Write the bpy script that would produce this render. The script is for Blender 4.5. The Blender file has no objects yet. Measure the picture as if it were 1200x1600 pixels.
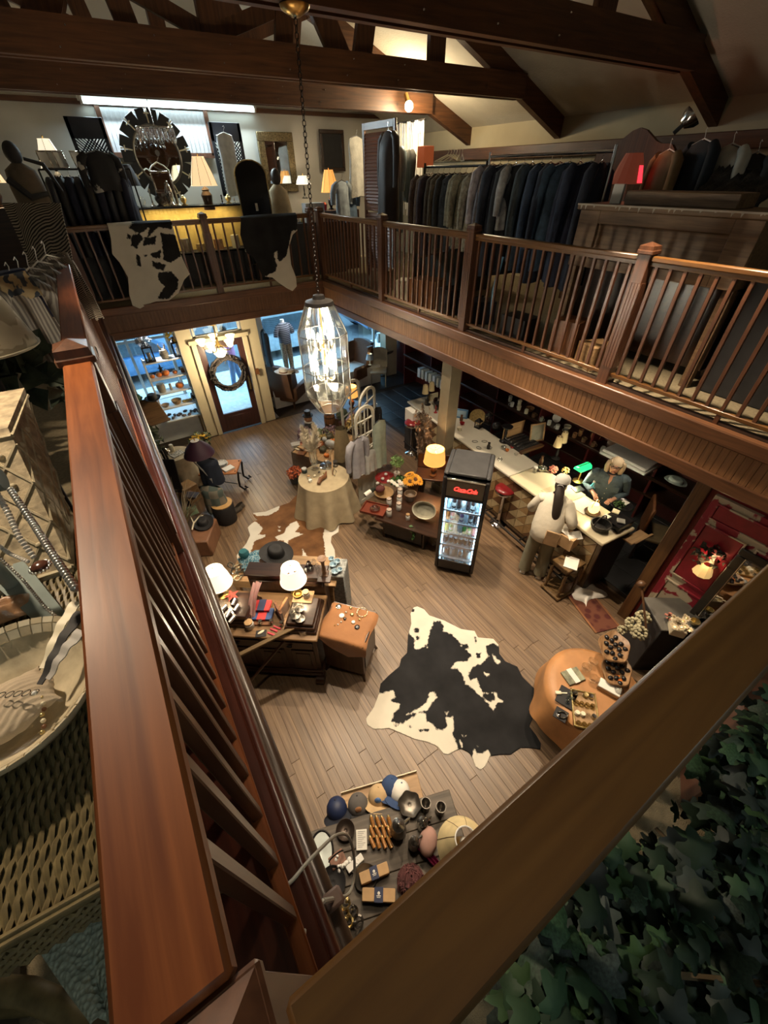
import bpy,bmesh,math,random
import numpy as np
from mathutils import Vector,Matrix,Euler
SC=bpy.context.scene
COL=SC.collection
R=random.Random(11)
PI=math.pi
# ------------------------------------------------------------------ camera
CAMZ,FPX=4.8,624.8
def cam_axes(yaw,pitch,roll):
 cy,sy,cp,sp=math.cos(yaw),math.sin(yaw),math.cos(pitch),math.sin(pitch)
 F=Vector((sy*cp,cy*cp,-sp));Rt=Vector((cy,-sy,0));D=F.cross(Rt)
 cr,sr=math.cos(roll),math.sin(roll)
 return cr*Rt+sr*D,-sr*Rt+cr*D,F
CR,CD,CF=cam_axes(math.radians(32.156),math.radians(40.336),math.radians(0.811))
cd=bpy.data.cameras.new('camera');cam=bpy.data.objects.new('camera',cd);COL.objects.link(cam)
cd.sensor_fit='VERTICAL';cd.sensor_height=36;cd.lens=FPX/1600*36;cd.clip_start=.02;cd.clip_end=200
cam.matrix_world=Matrix(((CR.x,-CD.x,-CF.x,0),(CR.y,-CD.y,-CF.y,0),(CR.z,-CD.z,-CF.z,CAMZ),(0,0,0,1)))
SC.camera=cam
# survey helpers: a sight line from the photographer's station to a known plane gives a real position
def ray(px,py):
 return CR*((px-600)/FPX)+CD*((py-800)/FPX)+CF
def at(px,py,z=0.0):
 r=ray(px,py);t=(z-CAMZ)/r.z;return Vector((r.x*t,r.y*t,z))
def aty(px,py,y):
 r=ray(px,py);t=y/r.y;return Vector((r.x*t,y,CAMZ+r.z*t))
def atx(px,py,x):
 r=ray(px,py);t=x/r.x;return Vector((x,r.y*t,CAMZ+r.z*t))
 # ------------------------------------------------------------------ world, exposure
w=bpy.data.worlds.new('sky');SC.world=w;w.use_nodes=True
bg=w.node_tree.nodes['Background'];bg.inputs[0].default_value=(.30,.66,1.0,1);bg.inputs[1].default_value=4.2
vs=SC.view_settings
vs.view_transform='Standard';vs.look='None';vs.gamma=1;vs.use_curve_mapping=False;vs.exposure=0.72
SC.cycles.max_bounces=6;SC.cycles.diffuse_bounces=3;SC.cycles.glossy_bounces=3
SC.cycles.transmission_bounces=4;SC.cycles.transparent_max_bounces=14
SC.cycles.caustics_reflective=False;SC.cycles.caustics_refractive=False
SC.cycles.sample_clamp_indirect=4;SC.cycles.use_denoising=True
def light(name,kind,loc,power,col=(1,.78,.52),size=.05,aim=None,spot=None,blend=.5,size_y=None,portal=False):
 l=bpy.data.lights.new(name,kind);l.energy=power;l.color=col
 o=bpy.data.objects.new(name,l);COL.objects.link(o);o.location=loc
 if kind=='AREA':
  l.shape='RECTANGLE' if size_y else 'SQUARE';l.size=size
  if size_y:l.size_y=size_y
  if portal:l.cycles.is_portal=True
 else:
  l.shadow_soft_size=size
 if kind=='SPOT':
  l.spot_size=math.radians(spot or 80);l.spot_blend=blend
 if aim is not None:
  o.rotation_euler=(Vector(aim)-Vector(loc)).to_track_quat('-Z','Y').to_euler()
 return o
 # daylight portals in the shop windows (they only guide the sky light, they give none)
light('window_portal','AREA',(-.1,10.98,1.6),1,size=2.3,size_y=1.9,aim=(-.1,5,1.6),portal=True)
light('window_portal','AREA',(4.5,10.98,1.6),1,size=3.4,size_y=1.9,aim=(4.5,5,1.6),portal=True)
light('door_portal','AREA',(1.82,9.5,1.3),1,size=.9,size_y=2.0,aim=(1.82,5,1.3),portal=True)
# ceiling spot lamps of the shop (track lamps on the roof trusses), all warm; the low bar ones are unseen, added to brighten the counter
WARM=(1.0,.79,.55)
for nm,loc,aim,pw,ang in(('ceiling_spot',(2.9,3.55,5.72),(1.9,2.2,0),480,85),('ceiling_spot',(1.1,3.55,5.72),(.5,3.4,0),380,75),('ceiling_spot',(1.0,1.3,5.75),(1.0,.9,0),200,70),('ceiling_spot',(2.8,6.1,5.72),(2.8,5.0,0),420,80),('ceiling_spot',(3.7,2.0,5.78),(3.2,1.2,0),500,75),('ceiling_spot',(-.9,2.3,5.6),(-.35,1.3,4.0),150,80),('ceiling_spot',(2.9,3.55,5.72),(4.25,2.2,1.2),150,40),('bar_fill_spot',(4.95,3.3,2.5),(4.9,3.3,1),20,110),('bar_fill_spot',(4.95,5.3,2.5),(4.9,5.3,1),18,110),('bar_fill_spot',(5.3,1.9,2.5),(5.0,2.0,1),30,110)):
 light(nm,'SPOT',loc,pw,WARM,.07,aim,ang,.7)
light('rear_ceiling_lamp','POINT',(.3,-2.0,5.9),22,(.80,.95,.92),.25)
# ------------------------------------------------------------------ mesh helpers
def V(*a):return Vector(a)
class MB:
 def __init__(s):s.v=[];s.f=[];s.mi=[];s.M=None
 def add(s,vs,fs,mi=0):
  n=len(s.v)
  if s.M is not None:vs=[s.M@Vector(p)for p in vs]
  s.v+=[tuple(p)for p in vs];s.f+=[tuple(i+n for i in f)for f in fs];s.mi+=[mi]*len(fs);return s
 def xf(s,loc=(0,0,0),rz=0,rx=0,ry=0,sc=1):
  s.M=Matrix.Translation(loc)@Euler((rx,ry,rz)).to_matrix().to_4x4()@Matrix.Scale(sc,4);return s
 def box(s,x0,x1,y0,y1,z0,z1,b=0.0,mi=0):
  lo=(min(x0,x1),min(y0,y1),min(z0,z1));hi=(max(x0,x1),max(y0,y1),max(z0,z1))
  if b<=0:
   vs=[((hi if i&1 else lo)[0],(hi if i&2 else lo)[1],(hi if i&4 else lo)[2])for i in range(8)]
   return s.add(vs,[(0,2,3,1),(4,5,7,6),(0,1,5,4),(2,6,7,3),(0,4,6,2),(1,3,7,5)],mi)
  b=min(b,*[(hi[k]-lo[k])*.49 for k in range(3)])
  vs=[]
  for i in range(8):
   for a in range(3):
    vs.append(tuple((hi[k]if i>>k&1 else lo[k])+(0 if k==a else(-b if i>>k&1 else b))for k in range(3)))
  fs=[]
  for a in range(3):
   o=[k for k in range(3)if k!=a]
   for sd in(0,1):
    fs.append(tuple(3*((sd<<a)|(p<<o[0])|(q<<o[1]))+a for p,q in((0,0),(1,0),(1,1),(0,1))))
  for c in range(3):
   a,d=[k for k in range(3)if k!=c]
   for p in(0,1):
    for q in(0,1):
     c0=(p<<a)|(q<<d);c1=c0|(1<<c)
     fs.append((3*c0+a,3*c1+a,3*c1+d,3*c0+d))
  for i in range(8):fs.append((3*i,3*i+1,3*i+2))
  return s.add(vs,fs,mi)
 def lathe(s,prof,n=16,c=(0,0,0),mi=0,sx=1,sy=1):
  vs=[];fs=[];rows=[]
  for r,z in prof:
   if r<=1e-6:rows.append([len(vs)]);vs.append((c[0],c[1],c[2]+z))
   else:
    rows.append(list(range(len(vs),len(vs)+n)))
    vs+=[(c[0]+sx*r*math.cos(2*PI*k/n),c[1]+sy*r*math.sin(2*PI*k/n),c[2]+z)for k in range(n)]
  for A,B in zip(rows,rows[1:]):
   for k in range(n):
    k2=(k+1)%n
    if len(A)==1 and len(B)==1:continue
    if len(A)==1:fs.append((A[0],B[k2],B[k]))
    elif len(B)==1:fs.append((A[k],A[k2],B[0]))
    else:fs.append((A[k],A[k2],B[k2],B[k]))
  return s.add(vs,fs,mi)
 def tube(s,pts,r,n=8,closed=False,mi=0,flat=1.0):
  pts=[Vector(p)for p in pts];m=len(pts);rr=r if isinstance(r,(list,tuple))else[r]*m
  vs=[];fs=[];up=None
  for i,p in enumerate(pts):
   t=(pts[(i+1)%m]-pts[i-1])if closed else(pts[min(i+1,m-1)]-pts[max(i-1,0)])
   if t.length<1e-9:t=Vector((0,0,1))
   t.normalize()
   if up is None:
    up=Vector((0,0,1))if abs(t.z)<.9 else Vector((1,0,0))
   a=up-t*up.dot(t)
   if a.length<1e-6:a=t.orthogonal()
   a.normalize();up=a;bb=t.cross(a)
   vs+=[p+(a*math.cos(2*PI*k/n)*flat+bb*math.sin(2*PI*k/n))*rr[i]for k in range(n)]
  for i in range(m if closed else m-1):
   j=(i+1)%m
   fs+=[(i*n+k,i*n+(k+1)%n,j*n+(k+1)%n,j*n+k)for k in range(n)]
  if not closed:fs+=[tuple(range(n-1,-1,-1)),tuple((m-1)*n+k for k in range(n))]
  return s.add(vs,fs,mi)
 def cyl(s,p0,p1,r0,r1=None,n=12,mi=0):return s.tube([p0,p1],[r0,r0 if r1 is None else r1],n,mi=mi)
 def ball(s,c,r,nu=12,nv=8,mi=0):
  r=r if isinstance(r,(list,tuple))else(r,r,r)
  vs=[(c[0],c[1],c[2]-r[2])]
  for j in range(1,nv):
   t=-PI/2+PI*j/nv
   vs+=[(c[0]+r[0]*math.cos(t)*math.cos(2*PI*k/nu),c[1]+r[1]*math.cos(t)*math.sin(2*PI*k/nu),c[2]+r[2]*math.sin(t))for k in range(nu)]
  vs.append((c[0],c[1],c[2]+r[2]));L=len(vs)-1
  fs=[(0,1+(k+1)%nu,1+k)for k in range(nu)]
  for j in range(nv-2):
   fs+=[(1+j*nu+k,1+j*nu+(k+1)%nu,1+(j+1)*nu+(k+1)%nu,1+(j+1)*nu+k)for k in range(nu)]
  fs+=[(1+(nv-2)*nu+k,1+(nv-2)*nu+(k+1)%nu,L)for k in range(nu)]
  return s.add(vs,fs,mi)
 def prism(s,poly,z0,z1,mi=0):
  n=len(poly);vs=[(p[0],p[1],z0)for p in poly]+[(p[0],p[1],z1)for p in poly]
  return s.add(vs,[tuple(range(n-1,-1,-1)),tuple(range(n,2*n))]+[(i,(i+1)%n,n+(i+1)%n,n+i)for i in range(n)],mi)
 def plate(s,poly3,d,mi=0):
  n=len(poly3);P=[Vector(p)for p in poly3];d=Vector(d)
  return s.add(P+[p+d for p in P],[tuple(range(n-1,-1,-1)),tuple(range(n,2*n))]+[(i,(i+1)%n,n+(i+1)%n,n+i)for i in range(n)],mi)
 def sheet(s,fn,nu,nv,th=0.0,mi=0,closed=False):
  P=[[Vector(fn(i/nu,j/nv))for j in range(nv+1)]for i in range(nu+1)]
  W=nv+1;vs=[p for r in P for p in r]
  q=[(i*W+j,(i+1)*W+j,(i+1)*W+j+1,i*W+j+1)for i in range(nu)for j in range(nv)]
  if th:
   N=[]
   for i in range(nu+1):
    for j in range(nv+1):
     a=P[min(i+1,nu)][j]-P[max(i-1,0)][j];b=P[i][min(j+1,nv)]-P[i][max(j-1,0)]
     k=a.cross(b);N.append(k.normalized()if k.length>1e-12 else Vector((0,0,1)))
   n0=len(vs);vs=vs+[p-N[i]*th for i,p in enumerate(vs)]
   q=q+[tuple(n0+i for i in reversed(f))for f in q]
   bd=[i*W for i in range(nu+1)],[i*W+nv for i in range(nu+1)],list(range(W)),[nu*W+j for j in range(W)]
   for e,L in enumerate(bd):
    for a,b in zip(L,L[1:]):q.append((a,b,n0+b,n0+a))
  return s.add(vs,q,mi)
 def build(s,name,mats,parent=None,smooth=40,fix=True,link=True):
  me=bpy.data.meshes.new(name);me.from_pydata(s.v,[],s.f)
  if fix:
   bm=bmesh.new();bm.from_mesh(me);bmesh.ops.recalc_face_normals(bm,faces=bm.faces);bm.to_mesh(me);bm.free()
  for m in(mats if isinstance(mats,(list,tuple))else[mats]):me.materials.append(m)
  if max(s.mi,default=0):me.polygons.foreach_set('material_index',s.mi)
  if smooth:
   me.polygons.foreach_set('use_smooth',[True]*len(me.polygons));me.set_sharp_from_angle(angle=math.radians(smooth))
  return link_obj(name,me,parent)if link else me
def link_obj(name,data,parent=None):
 o=bpy.data.objects.new(name,data);COL.objects.link(o)
 if parent is not None:o.parent=parent
 return o
def tag(o,label=None,cat=None,group=None,kind=None):
 for k,v in(('label',label),('category',cat),('group',group),('kind',kind)):
  if v:o[k]=v
 return o
def thing(name,label,cat,loc=(0,0,0),rz=0,group=None,rx=0,ry=0):
 o=link_obj(name,None);o.location=loc;o.rotation_euler=(rx,ry,rz);o.empty_display_size=.1
 return tag(o,label,cat,group)
def place(o,loc,rz=0,rx=0,ry=0,sc=None):
 o.location=loc;o.rotation_euler=(rx,ry,rz)
 if sc:o.scale=(sc,)*3 if not isinstance(sc,(tuple,list))else sc
 return o
def dup(o,loc=None,rz=None,label=None,group=None,sc=None,rx=None,ry=None):
 c=o.copy();COL.objects.link(c)
 for ch in o.children:
  d=ch.copy();COL.objects.link(d);d.parent=c
  for g in ch.children:
   e=g.copy();COL.objects.link(e);e.parent=d
 if loc is not None:c.location=loc
 r=list(c.rotation_euler)
 c.rotation_euler=(r[0]if rx is None else rx,r[1]if ry is None else ry,r[2]if rz is None else rz)
 if sc:c.scale=(sc,)*3 if not isinstance(sc,(tuple,list))else sc
 return tag(c,label,None,group)
def setmat(o,m):
 o.material_slots[0].link='OBJECT';o.material_slots[0].material=m;return o
def struct(mb,name,m,parent=None,smooth=40):
 o=mb.build(name,m,parent,smooth)
 if parent is None:o['kind']='structure'
 return o
 # ------------------------------------------------------------------ materials
MATS={}
def nt(name):
 m=bpy.data.materials.new(name);m.use_nodes=True;t=m.node_tree
 return m,t,t.nodes['Principled BSDF']
def N(t,k,**kw):
 n=t.nodes.new(k)
 for a,v in kw.items():
  if a in n.inputs.keys()if isinstance(a,str)else False:n.inputs[a].default_value=v
  else:setattr(n,a,v)
 return n
def ramp(t,src,stops):
 r=t.nodes.new('ShaderNodeValToRGB');e=r.color_ramp.elements
 while len(e)<len(stops):e.new(.5)
 for k,(p,c)in enumerate(stops):e[k].position=p;e[k].color=(*c,1)if len(c)==3 else c
 t.links.new(src,r.inputs[0]);return r
def sc3(c,k):return tuple(min(1,max(0,x*k))for x in c)
def mat(name,col=(.5,.5,.5),rough=.6,metal=0,var=.18,scale=9.0,bump=0.0,bscale=60.0,spec=.5,rnd=0.0,emis=None,est=0,coat=0,sheen=0,trans=0,subs=0,alpha=1):
 if name in MATS:return MATS[name]
 m,t,p=nt(name)
 tc=N(t,'ShaderNodeTexCoord');no=N(t,'ShaderNodeTexNoise');no.inputs['Scale'].default_value=scale;no.inputs['Detail'].default_value=5
 t.links.new(tc.outputs['Object'],no.inputs['Vector'])
 r=ramp(t,no.outputs['Fac'],[(.28,sc3(col,1-var)),(.72,sc3(col,1+var))]);out=r.outputs[0]
 if rnd:
  oi=N(t,'ShaderNodeObjectInfo');mr=N(t,'ShaderNodeMapRange');mr.inputs[3].default_value=1-rnd;mr.inputs[4].default_value=1+rnd
  t.links.new(oi.outputs['Random'],mr.inputs[0]);hs=N(t,'ShaderNodeHueSaturation')
  t.links.new(out,hs.inputs['Color']);t.links.new(mr.outputs[0],hs.inputs['Value']);out=hs.outputs[0]
 t.links.new(out,p.inputs['Base Color'])
 p.inputs['Roughness'].default_value=rough;p.inputs['Metallic'].default_value=metal
 p.inputs['Specular IOR Level'].default_value=spec;p.inputs['Coat Weight'].default_value=coat;p.inputs['Sheen Weight'].default_value=sheen
 if trans:p.inputs['Transmission Weight'].default_value=trans
 if emis:p.inputs['Emission Color'].default_value=(*emis,1);p.inputs['Emission Strength'].default_value=est
 if bump:
  n2=N(t,'ShaderNodeTexNoise');n2.inputs['Scale'].default_value=bscale;n2.inputs['Detail'].default_value=4
  t.links.new(tc.outputs['Object'],n2.inputs['Vector']);b=N(t,'ShaderNodeBump');b.inputs['Strength'].default_value=bump;b.inputs['Distance'].default_value=.02
  t.links.new(n2.outputs['Fac'],b.inputs['Height']);t.links.new(b.outputs[0],p.inputs['Normal'])
 MATS[name]=m;return m
def wood(name,dark,light,rough=.4,axis='x',scale=1.0,bump=.08,coat=0,rnd=0.0,knots=0.0,spec=.5):
 if name in MATS:return MATS[name]
 m,t,p=nt(name)
 tc=N(t,'ShaderNodeTexCoord');mp=N(t,'ShaderNodeMapping')
 k=[22.0*scale]*3;k['xyz'.index(axis)]=1.4*scale;mp.inputs['Scale'].default_value=k
 t.links.new(tc.outputs['Object'],mp.inputs['Vector'])
 if rnd:
  oi=N(t,'ShaderNodeObjectInfo');cx=N(t,'ShaderNodeVectorMath',operation='SCALE');cx.inputs[0].default_value=(7,13,5)
  t.links.new(oi.outputs['Random'],cx.inputs['Scale']);t.links.new(cx.outputs[0],mp.inputs['Location'])
 no=N(t,'ShaderNodeTexNoise');no.inputs['Scale'].default_value=1.6;no.inputs['Detail'].default_value=8;no.inputs['Distortion'].default_value=.6
 t.links.new(mp.outputs[0],no.inputs['Vector'])
 n3=N(t,'ShaderNodeTexNoise');n3.inputs['Scale'].default_value=2.2;n3.inputs['Detail'].default_value=3
 t.links.new(tc.outputs['Object'],n3.inputs['Vector'])
 r=ramp(t,no.outputs['Fac'],[(.3,dark),(.7,light)])
 mx=N(t,'ShaderNodeMixRGB',blend_type='MULTIPLY');mx.inputs[0].default_value=.8
 r3=ramp(t,n3.outputs['Fac'],[(.3,(.62,.62,.62)),(.7,(1,1,1))])
 t.links.new(r.outputs[0],mx.inputs[1]);t.links.new(r3.outputs[0],mx.inputs[2]);out=mx.outputs[0]
 if knots:
  vo=N(t,'ShaderNodeTexVoronoi');vo.inputs['Scale'].default_value=3.1;t.links.new(tc.outputs['Object'],vo.inputs['Vector'])
  rk=ramp(t,vo.outputs['Distance'],[(.0,(.12,.1,.08)),(knots,(1,1,1))])
  m2=N(t,'ShaderNodeMixRGB',blend_type='MULTIPLY');m2.inputs[0].default_value=.85
  t.links.new(out,m2.inputs[1]);t.links.new(rk.outputs[0],m2.inputs[2]);out=m2.outputs[0]
 if rnd:
  mr=N(t,'ShaderNodeMapRange');mr.inputs[3].default_value=1-rnd;mr.inputs[4].default_value=1+rnd
  t.links.new(oi.outputs['Random'],mr.inputs[0]);hs=N(t,'ShaderNodeHueSaturation')
  t.links.new(out,hs.inputs['Color']);t.links.new(mr.outputs[0],hs.inputs['Value']);out=hs.outputs[0]
 t.links.new(out,p.inputs['Base Color']);p.inputs['Roughness'].default_value=rough;p.inputs['Coat Weight'].default_value=coat
 p.inputs['Coat Roughness'].default_value=.25;p.inputs['Specular IOR Level'].default_value=spec
 b=N(t,'ShaderNodeBump');b.inputs['Strength'].default_value=bump;b.inputs['Distance'].default_value=.01
 t.links.new(no.outputs['Fac'],b.inputs['Height']);t.links.new(b.outputs[0],p.inputs['Normal'])
 MATS[name]=m;return m
def two(name,a,b,tex='wave',scale=20,rough=.7,lo=.45,hi=.55,axis='X',bump=0,dist=0,metal=0,detail=2):
 if name in MATS:return MATS[name]
 m,t,p=nt(name);tc=N(t,'ShaderNodeTexCoord')
 if tex=='wave':
  n=N(t,'ShaderNodeTexWave',bands_direction=axis);n.inputs['Distortion'].default_value=dist;n.inputs['Detail'].default_value=detail;o='Fac'
 elif tex=='noise':
  n=N(t,'ShaderNodeTexNoise');n.inputs['Detail'].default_value=detail;n.inputs['Distortion'].default_value=dist;o='Fac'
 elif tex=='check':n=N(t,'ShaderNodeTexChecker');o='Fac'
 else:n=N(t,'ShaderNodeTexVoronoi');o='Distance'
 n.inputs['Scale'].default_value=scale;t.links.new(tc.outputs['Object'],n.inputs['Vector'])
 r=ramp(t,n.outputs[o],[(lo,a),(hi,b)]);t.links.new(r.outputs[0],p.inputs['Base Color'])
 p.inputs['Roughness'].default_value=rough;p.inputs['Metallic'].default_value=metal
 if bump:
  bb=N(t,'ShaderNodeBump');bb.inputs['Strength'].default_value=bump;bb.inputs['Distance'].default_value=.01
  t.links.new(n.outputs[o],bb.inputs['Height']);t.links.new(bb.outputs[0],p.inputs['Normal'])
 MATS[name]=m;return m
def glass(name,col=(.9,.95,.95),refl=.1,tint=(1,1,1),rough=.02):
 if name in MATS:return MATS[name]
 m,t,p=nt(name);t.nodes.remove(p);out=t.nodes['Material Output']
 tr=N(t,'ShaderNodeBsdfTransparent');tr.inputs[0].default_value=(*tint,1)
 gl=N(t,'ShaderNodeBsdfGlossy');gl.inputs['Color'].default_value=(*col,1);gl.inputs['Roughness'].default_value=rough
 lw=N(t,'ShaderNodeLayerWeight');lw.inputs[0].default_value=.35
 mr=N(t,'ShaderNodeMapRange');mr.inputs[3].default_value=refl;mr.inputs[4].default_value=min(1,refl+.55)
 t.links.new(lw.outputs['Facing'],mr.inputs[0]);mx=N(t,'ShaderNodeMixShader')
 t.links.new(mr.outputs[0],mx.inputs[0]);t.links.new(tr.outputs[0],mx.inputs[1]);t.links.new(gl.outputs[0],mx.inputs[2]);t.links.new(mx.outputs[0],out.inputs[0])
 MATS[name]=m;return m
def shade(name,col,est,emis=None):
 return mat(name,col,.8,var=.06,scale=14,emis=emis or col,est=est)
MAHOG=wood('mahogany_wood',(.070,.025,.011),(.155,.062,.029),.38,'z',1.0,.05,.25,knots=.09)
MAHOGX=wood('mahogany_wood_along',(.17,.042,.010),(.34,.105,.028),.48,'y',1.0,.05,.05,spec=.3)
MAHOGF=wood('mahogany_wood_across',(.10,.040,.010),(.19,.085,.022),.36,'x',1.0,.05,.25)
TRUSS=wood('truss_timber',(.060,.022,.008),(.15,.058,.020),.55,'x',.8,.15,knots=.12)
TRUSSZ=wood('truss_timber_web',(.055,.020,.008),(.13,.050,.018),.55,'z',.8,.15,knots=.10)
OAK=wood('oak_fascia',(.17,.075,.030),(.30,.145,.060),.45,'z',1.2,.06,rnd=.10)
OAKY=wood('oak_trim',(.085,.034,.014),(.165,.070,.030),.40,'y',1.0,.06,.15)
OAKX=wood('oak_trim_across',(.10,.040,.018),(.20,.082,.036),.45,'x',1.0,.06)
DARKW=wood('dark_stained_wood',(.018,.007,.004),(.055,.022,.010),.32,'x',1.0,.05,.3)
DARKWZ=wood('dark_stained_wood_upright',(.020,.008,.004),(.060,.024,.011),.35,'z',1.0,.05,.2)
WALNUT=wood('walnut_wood',(.050,.022,.009),(.13,.060,.024),.45,'x',1.0,.06)
PINE=wood('pine_wood',(.30,.17,.075),(.52,.33,.16),.55,'x',1.0,.06)
FLOORW=wood('floor_oak',(.098,.057,.031),(.235,.152,.085),.45,'y',1.1,.10,.10,rnd=.13,knots=.10)
PLASTER=mat('cream_plaster',(.58,.53,.43),.9,var=.07,scale=3,bump=.25,bscale=35)
WALLW=mat('white_wall_paint',(.60,.58,.52),.85,var=.06,scale=2,bump=.05,bscale=80)
CREAM=mat('cream_paint',(.66,.57,.40),.55,var=.06,scale=5)
WHITEP=mat('white_paint',(.74,.73,.69),.5,var=.06,scale=8)
BLACKP=mat('black_lacquer',(.012,.011,.012),.25,var=.3)
BLACKM=mat('black_matte',(.014,.013,.014),.7,var=.3)
IRON=mat('wrought_iron',(.02,.018,.017),.45,.6)
BRASS=mat('aged_brass',(.55,.36,.12),.28,1)
GOLD=mat('gilt_metal',(.52,.40,.18),.35,.9,var=.4,scale=30)
SILVER=mat('polished_silver',(.72,.70,.66),.16,1,var=.1)
PEWTER=mat('dull_pewter',(.16,.145,.125),.38,.85,var=.3,scale=14)
STEEL=mat('chrome_steel',(.62,.62,.63),.14,1,var=.05)
GLASS=glass('clear_glass')
GLASSW=glass('window_glass',refl=.05)
MIRROR=mat('mirror_glass',(.55,.57,.58),.03,1,var=.02)
LEATHB=mat('brown_leather',(.16,.065,.025),.42,var=.3,scale=6,bump=.2,bscale=40)
TAN=mat('tan_suede',(.27,.115,.038),.75,var=.22,scale=4,bump=.1,bscale=50,sheen=.2)
BURLAP=mat('burlap_cloth',(.44,.36,.23),.95,var=.12,scale=8,bump=.5,bscale=220)
WHITEC=mat('white_cloth',(.68,.66,.61),.9,var=.08,scale=5,bump=.15,bscale=30)
CORK=mat('cork',(.46,.29,.14),.85,var=.25,scale=60)
WAX=mat('cream_wax',(.74,.67,.50),.5,var=.06)
PAPER=mat('white_paper',(.70,.68,.62),.8,var=.05)
CARD=mat('brown_cardboard',(.42,.27,.135),.85,var=.08)
GREEN=mat('leaf_green',(.055,.13,.035),.5,var=.4,scale=12,rnd=.3)
DULLG=mat('sage_leaf',(.16,.19,.11),.6,var=.4,scale=12,rnd=.25)
ORANGE=mat('pumpkin_orange',(.62,.17,.025),.45,var=.2)
RED=mat('red_lacquer',(.33,.015,.018),.3,var=.2)
# ================================================================== STRUCTURE
WX0,WX1,WY0,WY1=-.12,4.13,0.0,8.87
BZ,SB=3.07,2.56
RZ=4.22
def slab(name,x0,x1,y0,y1,z0,z1,m,b=0):return struct(MB().box(x0,x1,y0,y1,z0,z1,b),name,m)
# ---- ground floor: every floor board is a piece
sub=slab('floor',-2.6,7.8,-4.2,11.1,-.14,-.012,mat('dark_subfloor',(.03,.018,.01),.8))
bw=.0935;rows=int((4.98+.62)/bw)
ends={}
bm_cache={}
for i in range(rows):
 x=-.62+i*bw;y=-.45-R.random()*.9
 cuts=[y]
 while cuts[-1]<9.35:cuts.append(min(9.38,cuts[-1]+1.9+R.random()*.55))
 if len(cuts)>2 and cuts[-1]-cuts[-2]<.5:cuts.pop(-2)
 for a,b in zip(cuts,cuts[1:]):
  L=round(b-a,1)
  if L not in bm_cache:
   bm_cache[L]=MB().box(-bw/2+.0007,bw/2-.0007,-.5,.5,-.02,0,.0012).build('floor_board',FLOORW,smooth=0,fix=True,link=False)
  o=link_obj('floor_board',bm_cache[L],sub);o.location=(x+bw/2,(a+b)/2,R.uniform(-.0008,.0008));o.scale=(1,(b-a)-.003,1)
  # slate tiles on the bar side and beyond the boards
TILE=mat('slate_floor_tile',(.032,.033,.036),.38,var=.45,scale=2.5,bump=.15,bscale=18,rnd=.25)
tm=MB().box(-.198,.198,-.198,.198,-.02,0,.004).build('floor_tile',TILE,smooth=0,link=False)
for i in range(7):
 for j in range(25):
  if R.random()<2:
   o=link_obj('floor_tile',tm,sub);o.location=(4.98+.2+i*.4,-.5+j*.4,R.uniform(-.001,.0))
slab('floor',4.975,7.8,9.45,11.1,-.012,-.002,TILE);slab('floor',-2.6,-.62,-4.2,9.4,-.012,-.002,FLOORW)
slab('floor',-.62,7.8,-4.2,-.5,-.012,-.003,FLOORW)
# ---- gallery slabs with a carpeted top and dark boarded underside
CARPET=mat('beige_carpet',(.235,.19,.115),.95,var=.2,scale=40,bump=.6,bscale=300)
UNDER=wood('dark_soffit',(.03,.014,.008),(.075,.035,.018),.6,'y')
for x0,x1,y0,y1 in((-3.8,WX0-.02,-4.2,11.2),(WX1+.03,7.72,-4.2,11.2),(WX0-.02,WX1+.03,WY1+.03,11.2),(WX0-.02,WX1+.03,-4.2,-.06)):
 slab('floor',x0,x1,y0,y1,SB+.03,BZ-.02,UNDER)
 slab('floor',x0+.04*(x0>0),x1-.04*(x1<0),y0+.05*(y0>5),y1-.06*(y1<0),BZ-.02,BZ,CARPET)
 # ---- fascias of beadboard around the well, each board a piece
def bead(name,length):return MB().box(-.0292,.0292,-.009,.009,-length/2,length/2,.0035).build('bead_board',name,smooth=0,link=False)
f=struct(MB().box(WX1,WX1+.04,0,WY1,SB,BZ-.0,0),'trim_1',OAKY)
bm_=bead(OAK,.27)
for i in range(int((WY1-.02)/.0592)):
 o=link_obj('bead_board',bm_,f);o.location=(WX1-.006,.04+i*.0592,2.815);o.rotation_euler=(0,0,PI/2)
MB().box(WX1-.045,WX1+.05,0,WY1,2.945,BZ+.005,.012).build('top_moulding',OAKY,f)
MB().box(WX1-.030,WX1+.05,0,WY1,SB-.005,2.685,.010).build('bottom_moulding',OAKY,f)
MB().box(WX1+.05,WX1+.09,0,WY1,BZ,BZ+.03,.004).build('gap_shade_strip',UNDER,f)  # dark strip standing in for the shade in the gap below the railing
f=struct(MB().box(WX0,WX1,WY1,WY1+.04,SB,BZ,0),'trim_2',OAKX)
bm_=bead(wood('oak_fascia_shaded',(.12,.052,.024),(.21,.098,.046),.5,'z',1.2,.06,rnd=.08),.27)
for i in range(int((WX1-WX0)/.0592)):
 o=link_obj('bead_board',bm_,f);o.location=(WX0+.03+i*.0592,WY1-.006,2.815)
MB().box(WX0,WX1,WY1-.045,WY1+.05,2.945,BZ+.005,.012).build('top_moulding',OAKX,f)
MB().box(WX0,WX1,WY1-.03,WY1+.05,SB-.005,2.685,.010).build('bottom_moulding',OAKX,f)
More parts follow.
